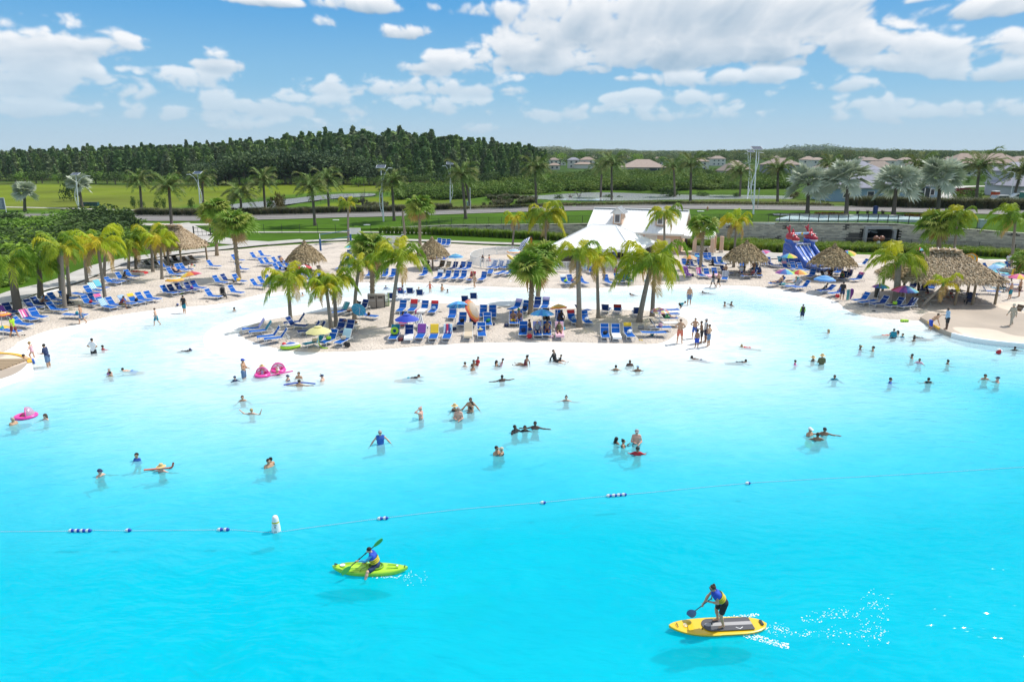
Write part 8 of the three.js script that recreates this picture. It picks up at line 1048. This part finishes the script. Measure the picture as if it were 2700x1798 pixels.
{
const p=at(976,1506,0),turn=facing(181),k=thing('kayak','lime green sit on top kayak with bow pointing left','kayak',V(p.x,0.02,p.z),turn);
const lime=mat([0.40,0.70,0.035],0.3,{clearcoat:0.5}),limeDark=mat([0.17,0.36,0.02],0.4);
const shape=(t)=>{const w=Math.pow(Math.max(0,1 - Math.pow(Math.abs(t),2.2)),0.75);return [Math.max(w,0.03),0.12 + 0.06*Math.pow(Math.max(0,t),3) + 0.05*Math.pow(Math.max(0,-t),3),-0.09 + 0.2*Math.pow(Math.abs(t),4),0.05 + 0.02*w];};
mesh('hull',hullGeo(2.62,0.66,shape),lime,k);
mesh('seat_well',[new THREE.TorusGeometry(0.25,0.035,8,22).rotateX(Math.PI / 2).scale(0.8,1,1).translate(0,0.19,-0.2),cyl(0.2,0.2,0.01,18,0,0.19,-0.2)],limeDark,k);
for (const s of [-1,1]) {mesh('foot_ridge',[tube([[s*0.14,0.195,0.3],[s*0.17,0.2,0.55],[s*0.12,0.205,0.9]],0.018,5,10),tube([[s*0.1,0.2,-0.6],[s*0.09,0.19,-1.0]],0.018,5,6)],lime,k);mesh('side_groove',tube([[s*0.3,0.14,0.5],[s*0.25,0.15,0.8],[s*0.16,0.17,1.05]],0.012,5,8),limeDark,k);}
mesh('carry_handle',tube([[-0.06,0.2,1.2],[0,0.28,1.22],[0.06,0.2,1.2]],0.014,6,8),M.black,k);mesh('carry_handle',tube([[-0.06,0.17,-1.2],[0,0.24,-1.22],[0.06,0.17,-1.2]],0.014,6,8),M.black,k);
mesh('logo_patch',cyl(0.09,0.09,0.012,16,0,0.218,0.95).scale(0.9,1,1),M.white,k);mesh('drain_plug',cyl(0.04,0.04,0.02,10,0,0.215,-0.95),M.white,k);mesh('bow_eye',cyl(0.035,0.035,0.015,10,0,0.245,1.16),M.black,k);
mesh('strap',tube([[0.31,0.1,0.32],[0.2,0.2,0.24],[0.05,0.215,0.1],[-0.2,0.2,0.2]],0.012,5,16),limeDark,k);
k.updateMatrixWorld(true);const s=k.localToWorld(V(0,0.16,-0.22));const r=person(s,turn,'kayak',1.52,'fair','rash:cyan vest:royal shorts:navy short:darkhair','kayaker in blue shirt and blue and yellow life vest astride the green kayak',{cell:0.014});
vestTrim(r);const A=hand(r,'L'),B=hand(r,'R');doublePaddle(A,B);
}
function hand(r,S) {r.updateMatrixWorld(true);return r.localToWorld(r.J['ha' + S].clone());}
function vestTrim(r) {
const J=r.J,up=J.sh.clone().sub(J.pelvis).normalize(),X=V(1,0,0),f=X.clone().cross(up).normalize(),ym=mat([0.62,0.50,0.02],0.7),rot=new THREE.Matrix4().makeBasis(X,up,f);
for (let i=0;i<3;i++) {const c=J.pelvis.clone().addScaledVector(up,0.14 + i*0.075),g=new THREE.TorusGeometry(0.158,0.034,8,26).rotateX(Math.PI / 2).scale(1.22,0.9,0.98).applyMatrix4(rot).translate(c.x,c.y,c.z);mesh('yellow_foam_band',g,ym,r);}
for (let i=0;i<4;i++) {const c=J.pelvis.clone().addScaledVector(up,0.105 + i*0.075),g=new THREE.TorusGeometry(0.172,0.009,6,26).rotateX(Math.PI / 2).scale(1.2,1,0.98).applyMatrix4(rot).translate(c.x,c.y,c.z);mesh('strap',g,M.black,r);}
mesh('collar_pad',new THREE.TorusGeometry(0.085,0.03,8,18).rotateX(Math.PI / 2).applyMatrix4(rot).translate(...J.sh.clone().addScaledVector(up,0.045).toArray()),C_('royal'),r);
mesh('eye',onHead(join([ball(0.009,0.03,0.02,0.083),ball(0.009,-0.03,0.02,0.083),box(0.03,0.006,0.01,0.03,0.042,0.084),box(0.03,0.006,0.01,-0.03,0.042,0.084)]),J),C_('darkhair'),r);mesh('mouth',onHead(box(0.04,0.007,0.008,0,-0.05,0.082),J),mat([0.4,0.13,0.11],0.6),r);
}
function bladeGeo(L,W) {const s=new THREE.Shape();s.moveTo(-0.02,0);s.bezierCurveTo(-W*0.6,L*0.2,-W*0.62,L*0.8,-W*0.25,L);s.lineTo(W*0.3,L*0.96);s.bezierCurveTo(W*0.6,L*0.75,W*0.5,L*0.2,0.02,0);return new THREE.ExtrudeGeometry(s,{depth:0.012,bevelSize:0.006,bevelThickness:0.006,bevelSegments:1,curveSegments:8}).translate(0,0,-0.006);}
function alongDir(g,from,dir,roll=0) {g.rotateY(roll);g.applyQuaternion(new THREE.Quaternion().setFromUnitVectors(UPV,dir));return g.translate(from.x,from.y,from.z);}
function doublePaddle(A,B) {const d=B.clone().sub(A).normalize(),c=A.clone().lerp(B,0.5),e0=c.clone().addScaledVector(d,-0.5),e1=c.clone().addScaledVector(d,0.5),o=thing('kayak_paddle','black shafted double paddle with green blades held by the kayaker','paddle',c),L=(v)=>v.clone().sub(c);mesh('shaft',rod(L(e0),L(e1),0.017,0.017,8),M.black,o);for (const q of [A,B]) mesh('drip_ring',alongDir(cyl(0.03,0.03,0.03,10),L(q.clone().lerp(c,0.45)),d),M.black,o);for (const [e,s] of [[e0,-1],[e1,1]]) {const dd=d.clone().multiplyScalar(s);const b=mesh('blade',alongDir(bladeGeo(0.38,0.18),L(e),dd,0.9),mat([0.06,0.34,0.06],0.4),o);mesh('blade_spine',alongDir(box(0.02,0.34,0.022,0,0.17,0,0),L(e),dd,0.9),mat([0.42,0.62,0.05],0.4),b);}}
{
const p=at(1893,1657,0),turn=facing(176),k=thing('paddle_board','yellow stand up paddle board with grey deck pad','paddle board',V(p.x,0.03,p.z),turn),ym=mat([0.78,0.50,0.015],0.28,{clearcoat:0.6});
const shape=(t)=>{const w=t>0?Math.pow(Math.max(0,1 - Math.pow(t,2.6)),0.7) :Math.pow(Math.max(0,1 - Math.pow(-t,4)),0.6)*0.98;return [Math.max(w,0.04),0.085 + 0.10*Math.pow(Math.max(0,t),2.6),-0.045 + 0.16*Math.pow(Math.max(0,t),2.6),0.025];};
mesh('hull',hullGeo(3.05,0.82,shape),ym,k);
const pad=(x,w,z0,z1,m,y,nose)=>{const s=new THREE.Shape();s.moveTo(x - w / 2,-z0);s.lineTo(x + w / 2,-z0);s.lineTo(x + w / 2,-(z1 - nose));if (nose) s.quadraticCurveTo(x + w*0.4,-z1,x,-z1);s.lineTo(x,-z1);if (nose) s.quadraticCurveTo(x - w*0.4,-z1,x - w / 2,-(z1 - nose));else s.lineTo(x - w / 2,-z1);return new THREE.ExtrudeGeometry(s,{depth:0.008,bevelEnabled:false,curveSegments:10}).rotateX(-Math.PI / 2).translate(0,y,0);};
mesh('deck_pad',pad(0,0.56,-1.05,0.5,mat([0.1,0.1,0.1]),0.109,0.22),mat([0.095,0.095,0.105],0.9,{bumpMap:retile(bumps,8),bumpScale:0.003}),k);
for (const x of [0]) mesh('pad_stripe',pad(x,0.15,-1.04,0.42,0,0.1185,0.1),mat([0.38,0.37,0.37],0.8),k);
mesh('nose_handle',tube([[-0.09,0.17,1.27],[0,0.2,1.28],[0.09,0.17,1.27]],0.014,6,8),M.black,k);mesh('tail_handle',box(0.22,0.02,0.08,0,0.115,-1.36),M.black,k);mesh('carry_grip',tube([[-0.04,0.11,0.2],[0,0.18,0.2],[0.04,0.11,0.2]],0.013,6,8),M.black,k);mesh('logo_mark',[new THREE.TorusGeometry(0.07,0.009,6,18).rotateX(Math.PI / 2).scale(1,1,0.7).translate(0,0.15,1.02),box(0.1,0.006,0.012,0,0.15,1.02)],M.white,k);mesh('tail_mark',[box(0.02,0.006,0.14,0.2,0.116,-0.65,0,0.6),box(0.02,0.006,0.14,0.2,0.116,-0.55,0,-0.6)],M.white,k);
mesh('leash_plug',cyl(0.02,0.02,0.03,8,0.14,0.11,0.54),M.black,k);
k.updateMatrixWorld(true);const s=k.localToWorld(V(0.0,0.112,-0.08)),r=person(s,facing(172),'paddle',1.56,'tan','F rash:navy tank:navy shorts:black vest:royal bun:brownhair shades','paddle boarder in blue and yellow life vest standing on the yellow board',{cell:0.014});for (const ch of [...r.children]) if (ch.name==='rash_guard') r.remove(ch);
vestTrim(r);r.updateMatrixWorld(true);
const A=hand(r,'L'),B=hand(r,'R'),d=B.clone().sub(A).normalize(),c=A.clone(),o=thing('board_paddle','single paddle with dark shaft and blue blade held by the paddle boarder','paddle',c),L=(v)=>v.clone().sub(c),top=A.clone().addScaledVector(d,-0.22),low=B.clone().addScaledVector(d,0.42);
mesh('shaft',rod(L(top),L(low),0.015,0.015,8),mat([0.03,0.06,0.12],0.4),o);mesh('blade',alongDir(bladeGeo(0.36,0.26),L(low),d,2.0),mat([0.02,0.14,0.38],0.4),o);mesh('grip',alongDir(cyl(0.016,0.016,0.12,8,0,0,0,0,0,R*90),L(top),d),M.black,o);
}
{
const r=rng(91),T=new Tris(),blob=(x,z,s)=>{const n=7,y=0.012,c=V(x,y + s*0.12,z),P=Array.from({length:n},(_,i)=>{const a=i / n*6.283,q=s*(0.5 + 0.8*r());return V(x + Math.cos(a)*q*1.5,y,z + Math.sin(a)*q);});for (let i=0;i<n;i++) T.tri(c,P[(i + 1) % n],P[i]);};
const b=at(1893,1657),put=(px,py,s)=>{const p=at(px,py);blob(p.x,p.z,s);};
for (let i=0;i<600;i++) {const t=Math.pow(r(),0.8),px=2015 + t*330,spread=12 + 95*t,py=1662 - 35*t + (r() - 0.5)*2*spread*(0.4 + 0.6*r());if (fbm(px*0.02,py*0.055,3,440)<0.5) continue;put(px,py,0.006 + 0.018*r()*r());}
for (let i=0;i<200;i++) {const t=r();put(1772 + t*230,1645 - t*24 + (r() - 0.5)*8,0.006 + 0.014*r());} for (let i=0;i<220;i++) {const t=r();put(1960 + t*120,1672 + t*34 + (r() - 0.5)*16,0.006 + 0.015*r());}
for (let i=0;i<30;i++) put(1060 + r()*70,1505 + r()*40,0.005 + 0.008*r());for (let i=0;i<40;i++) put(980 + r()*100,1517 + r()*8,0.008 + 0.012*r());
tag(mesh('wake_foam',T.done(),mat([0.85,0.88,0.9],0.9)),'white flecks of foam trailing behind the paddle board and kayak','foam',null,'stuff');
}
// ---------------------------------------------------------------- beach fittings
{const p=gnd(993,810),o=thing('litter_bin','double grey and brown litter bin on the island','bin',p,0.15),g=mat([0.33,0.29,0.25],0.6),dk=mat([0.05,0.045,0.04],0.6);for (const x of [-0.36,0.36]) {mesh('cabinet',rbox(0.66,1.15,0.68,0.02,x,0.6,0),g,o);mesh('opening',box(0.42,0.16,0.05,x,0.98,0.33),dk,o);mesh('panel_line',box(0.5,0.02,0.02,x,0.7,0.345),M.white,o);} for (const x of [-0.73,0,0.73]) mesh('edge_post',box(0.07,1.22,0.72,x,0.61,0),dk,o);mesh('top',rbox(1.55,0.06,0.78,0.02,0,1.2,0),g,o);}
{const p=gnd(1017,806),o=thing('slatted_screen','green slatted bin screen right of the litter bin','screen',p,0.1),m=mat([0.22,0.33,0.13],0.7);for (let i=0;i<9;i++) mesh('slat',box(0.62,0.075,0.05,0,0.1 + i*0.125,0.25),m,o);mesh('side_panel',[box(0.05,1.15,0.5,-0.3,0.58,0),box(0.05,1.15,0.5,0.3,0.58,0)],m,o);}
{const p=gnd(2312,783),o=thing('litter_bin','dark slim litter bin at the left post of the large thatched shelter','bin',p);mesh('body',cyl(0.22,0.24,0.95,14,0,0.48,0),mat([0.04,0.038,0.03],0.6),o);mesh('rim',new THREE.TorusGeometry(0.24,0.025,6,18).rotateX(Math.PI / 2).translate(0,0.95,0),M.black,o);}
function pushchair(px,py,c,a,label) {const p=gnd(px,py),o=thing('pushchair',label,'pushchair',p,facing(a)),m=C_(c);mesh('frame',[rod(V(-0.26,0.2,0.4),V(-0.24,1.0,-0.4),0.018),rod(V(0.26,0.2,0.4),V(0.24,1.0,-0.4),0.018),rod(V(-0.26,0.2,-0.35),V(-0.25,0.6,0.05),0.018),rod(V(0.26,0.2,-0.35),V(0.25,0.6,0.05),0.018),rod(V(-0.24,1.0,-0.4),V(0.24,1.0,-0.4),0.022)],M.black,o);for (const x of [-0.27,0.27]) for (const z of [0.4,-0.36]) mesh('wheel',new THREE.TorusGeometry(0.12,0.03,6,14).rotateY(Math.PI / 2).translate(x,0.14,z),M.black,o);mesh('seat',[rbox(0.42,0.08,0.4,0.03,0,0.48,0.1),rbox(0.42,0.5,0.08,0.03,0,0.72,-0.12,-0.3)],m,o);mesh('hood',new THREE.SphereGeometry(0.27,12,6,0,6.283,0,1.45).scale(0.85,0.8,1).translate(0,0.88,-0.05),m,o);mesh('basket',rbox(0.36,0.16,0.5,0.05,0,0.26,0),m,o);}
pushchair(588,786,'black',60,'black pushchair loaded with bags between two loungers');pushchair(2556,800,'navy',110,'navy pushchair at the right post of the large thatched shelter');pushchair(2642,768,'black',60,'black pushchair between loungers at the far right');pushchair(176,806,'black',120,'black pushchair in the shade of the left beach palms');
function picnic(px,py,label,t=0.3) {const p=gnd(px,py),o=thing('picnic_table',label,'table',p,t),m=mat([0.46,0.44,0.40],0.8,{map:grain});for (let i=0;i<5;i++) mesh('top_plank',box(1.8,0.045,0.15,0,0.75,-0.32 + i*0.16),m,o);for (const z of [-0.75,0.75]) for (const q of [-0.08,0.08]) mesh('bench_plank',box(1.8,0.045,0.14,0,0.45,z + q),m,o);for (const x of [-0.7,0.7]) {mesh('leg',[rod(V(x,0,-0.7),V(x,0.72,0.1),0.04),rod(V(x,0,0.7),V(x,0.72,-0.1),0.04)],m,o);mesh('crossbar',box(0.08,0.08,1.6,x,0.4,0),m,o);}}
picnic(2455,798,'front picnic table under the large thatched shelter');picnic(2515,786,'rear picnic table under the large thatched shelter',0.1);picnic(392,703,'picnic table at the left post of the left thatched shelter',0.2);
{
const a=gnd(845,661),b=gnd(925,647),o=thing('volleyball_net','volleyball net with navy bands between padded posts','net',a),L=b.clone().sub(a),m=mat([0.03,0.10,0.25],0.7),H=2.3;mesh('post',[cyl(0.05,0.05,H + 0.2,8,0,H / 2,0)],M.white,o);mesh('post',[cyl(0.05,0.05,H + 0.2,8,L.x,H / 2,L.z)],M.white,o);for (const [x,z] of [[0,0],[L.x,L.z]]) mesh('post_pad',cyl(0.14,0.14,1.7,10,x,0.85,z),m,o);
for (const h of [H,H - 0.95]) mesh('band',[rod(V(0,h,0),V(L.x,h,L.z),0.05,0.05,4)],m,o);const T=[];const n=30;for (let i=0;i <= n;i++) T.push(rod(V(L.x*i / n,H,L.z*i / n),V(L.x*i / n,H - 0.95,L.z*i / n),0.006,0.006,3));for (let i=1;i<6;i++) T.push(rod(V(0,H - i*0.16,0),V(L.x,H - i*0.16,L.z),0.006,0.006,3));tag(mesh('mesh_net',T,M.black,o),null,null,null,'stuff');mesh('guy_rope',[rod(V(0,H,0),V(-2.6,0,1.2),0.012,0.012,4)],M.black,o);
const c=gnd(936,634),s=thing('banner_board','white blank board on posts behind the volleyball net','sign',c,0.05);mesh('board',box(1.9,1.0,0.06,0,1.5,0),M.white,s);for (const x of [-0.95,0.95]) mesh('post',cyl(0.035,0.035,2.0,8,x,1,0),M.lampWhite,s);
const d=gnd(1030,641),w=thing('stacked_chairs','stack of white chairs and tables behind the dense fan palm','furniture stack',d);for (let i=0;i<5;i++) mesh('folded_table',rbox(1.3,1.1,0.06,0.02,-2 + i*0.75,0.6,(i % 2)*0.2,0.15),M.white,w);for (let i=0;i<4;i++) mesh('chair_frame',[box(0.5,0.05,0.5,1.6 + i*0.1,0.4 + i*0.15,0),box(0.5,0.5,0.05,1.6 + i*0.1,0.65 + i*0.15,-0.25)],M.white,w);}
{
const p=gnd(2118,700),o=thing('inflatable_slide','blue two lane inflatable slide topped by two red cartoon animal heads','inflatable slide',p,0.35),bl=mat([0.015,0.085,0.42],0.3,{clearcoat:0.4}),bl2=mat([0.03,0.16,0.60],0.3),dk=mat([0.01,0.04,0.16],0.4),red=mat([0.42,0.012,0.03],0.3,{clearcoat:0.4});
const B=(a,b,ra,rb=ra)=>({a:V(...a),b:V(...b),ra,rb});
mesh('tower',[rbox(3.4,2.7,1.6,0.25,0,1.35,-1.2,0,0,0,4)],bl,o);
for (const x of [-1.45,1.45]) {mesh('side_wall',netMesh([B([x,2.9,-1.4],[x,2.7,-0.5],0.36),B([x,2.6,-0.6],[x,0.9,1.5],0.3),B([x,0.9,1.4],[x,0.4,2.6],0.3),B([x,0.3,-1.5],[x,0.3,2.6],0.34),B([x,1.2,-1.4],[x,1.0,0.6],0.42),B([x,2,-1.4],[x,1.7,0],0.36)],0.09,0.15),bl,o);mesh('shoulder_roll',netMesh([B([x,3.0,-1.5],[x,3.0,-0.5],0.34,0.3)],0.08,0.1),bl2,o);}
for (const x of [-0.58,0.58]) {mesh('slide_lane',sheet([[2.6,-0.6],[2.1,-0.1],[1.2,0.9],[0.5,1.8],[0.32,2.6]],0.9,0.12).translate(x,0,0),bl2,o);mesh('lane_stripe',sheet([[2.45,-0.3],[1.3,0.9],[0.62,1.8]],0.1,0.13).translate(x,0.012,0),C_('white'),o);}
mesh('centre_divider',netMesh([B([0,2.6,-0.6],[0,1.1,1.1],0.16),B([0,1.1,1.1],[0,0.5,2.4],0.16)],0.06,0.08),bl,o);mesh('net_window',[box(0.95,0.6,0.05,-0.55,2.35,-0.3),box(0.95,0.6,0.05,0.55,2.35,-0.3)],mat([0.16,0.2,0.26],0.6),o);mesh('net_frame',[box(2.1,0.06,0.08,0,2.67,-0.28),box(2.1,0.06,0.08,0,2.04,-0.28),box(0.06,0.6,0.08,0,2.35,-0.28),box(0.06,0.6,0.08,1.05,2.35,-0.28),box(0.06,0.6,0.08,-1.05,2.35,-0.28)],C_('white'),o);
mesh('landing_pool',netMesh([B([-1.6,0.22,2.6],[-1.6,0.22,4.4],0.26),B([1.6,0.22,2.6],[1.6,0.22,4.4],0.26),B([-1.6,0.22,4.5],[1.6,0.22,4.5],0.26)],0.07,0.1),dk,o);mesh('top_bar',cyl(0.16,0.16,2.2,12,0,3.85,-0.9,0,0,R*90),C_('lightblue'),o);mesh('gold_badge',ball(0.16,0,3.86,-0.72,1,1,0.4),C_('yellow'),o);
for (const x of [-1.42,1.42]) {const h=mesh('animal_head',netMesh([B([x,3.55,-1.2],[x,3.5,-0.5],0.5,0.42),B([x,3.35,-0.4],[x + 0.05,3.28,0.1],0.36,0.26),B([x - 0.25,3.95,-1.0],[x - 0.45,4.55,-1.0],0.13,0.1),B([x - 0.45,4.4,-1.0],[x - 0.75,4.7,-1.0],0.13,0.1),B([x - 0.45,4.45,-1.0],[x - 0.35,4.85,-1.0],0.12,0.11),B([x + 0.25,3.9,-1.0],[x + 0.3,4.35,-1.1],0.22,0.12)],0.07,0.12),red,o);mesh('white_jaw',netMesh([B([x,3.12,-0.5],[x + 0.05,3.1,0.12],0.3,0.22)],0.07,0.1),C_('white'),h);for (const q of [-1,1]) {mesh('eye',ball(0.13,x + q*0.28,3.75,-0.28,1,1.1,0.6),C_('white'),h);mesh('pupil',ball(0.06,x + q*0.29,3.75,-0.19,1,1.1,0.6),C_('black'),h);}}
}
{const p=gnd(2315,655),o=thing('twin_lobed_fixture','brown twin lobed round fixture on a white post before the tunnel','fixture',V(p.x,LOW,p.z));mesh('post',box(0.35,1.1,0.35,0,0.55,0),M.white,o);const b=mat([0.25,0.09,0.04],0.35,{clearcoat:0.5});for (const x of [-0.42,0.42]) mesh('lobe',ball(0.42,x,1.45,0,1,1,0.8,16),b,o);mesh('bridge',cyl(0.16,0.16,0.7,10,0,1.4,0.1,0,0,R*90),b,o);}
{
const a=at(0,962,0.44),o=thing('wooden_grating','weathered wooden plank grating on the left landing','grating',V(a.x - 0.4,0.43,a.z - 0.1),0.05);for (let i=0;i<8;i++) mesh('plank',box(2.9 - 0.0,0.06,0.26,-0.25 + 0.09*(7 - i)*0.5,0.03 + (i % 2)*0.006,-1.0 + i*0.3),M.wood,o);for (const x of [-1.3,0,1.1]) mesh('batten',box(0.12,0.05,2.3,x,0.005,0.05),M.wood,o);}
{const r=rng(17);for (const [px,py,c,l] of [[1160,823,'black','pair of dark sandals right of the red towel lounger'],[1316,812,'black','dark sandal lying on the open island sand'],[1690,897,'yellow','yellow and black flip flops near the right end of the island'],[2305,820,'black','dark sandals in front of the shore row loungers'],[60,884,'black','dark sandals on the sand by the neon vest walker'],[2255,709,'black','dark bag left on the sand beside the bare white lounger'],[1910,742,'black','sandals near the far shore front row'],[545,795,'brownhair','brown flip flops left of the pushchair pair']]) {const p=gnd(px,py);const o=thing('sandals',l,'sandals',V(p.x,landYy(p.x,p.z),p.z),r()*6);for (const s of [-0.08,0.08]) {mesh('sole',rbox(0.1,0.03,0.27,0.012,s,0.02,s*0.4),C_(c),o);mesh('thong',tube([[s - 0.04,0.03,0.0],[s,0.06,0.06],[s + 0.04,0.03,0.0]],0.008,4,6),C_('black'),o);}}}
for (const [px,py,c,l,s] of [[1183,886,'black','black bag in the shade behind the patterned towel lounger',0.9],[1198,870,'navy','dark bag at the foot of the bright blue parasol',0.8],[1300,858,'navy','dark bag at the pole of the tilted beige parasol',0.7],[1336,862,'navy','navy bag at the left of the shaded island group',1],[1365,812,'black','black cylinder shaped bag in the rear row of the fan palms',1],[1368,823,'green','green cooler bag in the rear row of the fan palms',1],[1056,899,'maroon','dark red printed bag between the first two front loungers',0.9],[1487,870,'cyan','light blue bag on the sand right of the pale pink towel',0.8],[1455,892,'palepink','small pale bag between the front row sunbathers',0.7],[2130,700,'khaki','khaki bag at the left side of the slide',1],[1705,742,'aqua','aqua cooler bag on the far shore behind the leaning palm',1],[1720,884,'teal','teal bag at the sideways lounger group',0.9],[1690,868,'grey','grey bag beside the base of the big leaning palm',1.1],[505,700,'coral','coral toy bucket bag by the left thatched shelter',0.6],[2370,782,'green','green bag at the trunk of the thick right palm',1],[2060,752,'teal','teal bag between the right front loungers',0.9]]) {const p=gnd(px,py);bag(V(p.x,landYy(p.x,p.z),p.z),c,l,px,s);}
renderer.render(scene,camera);
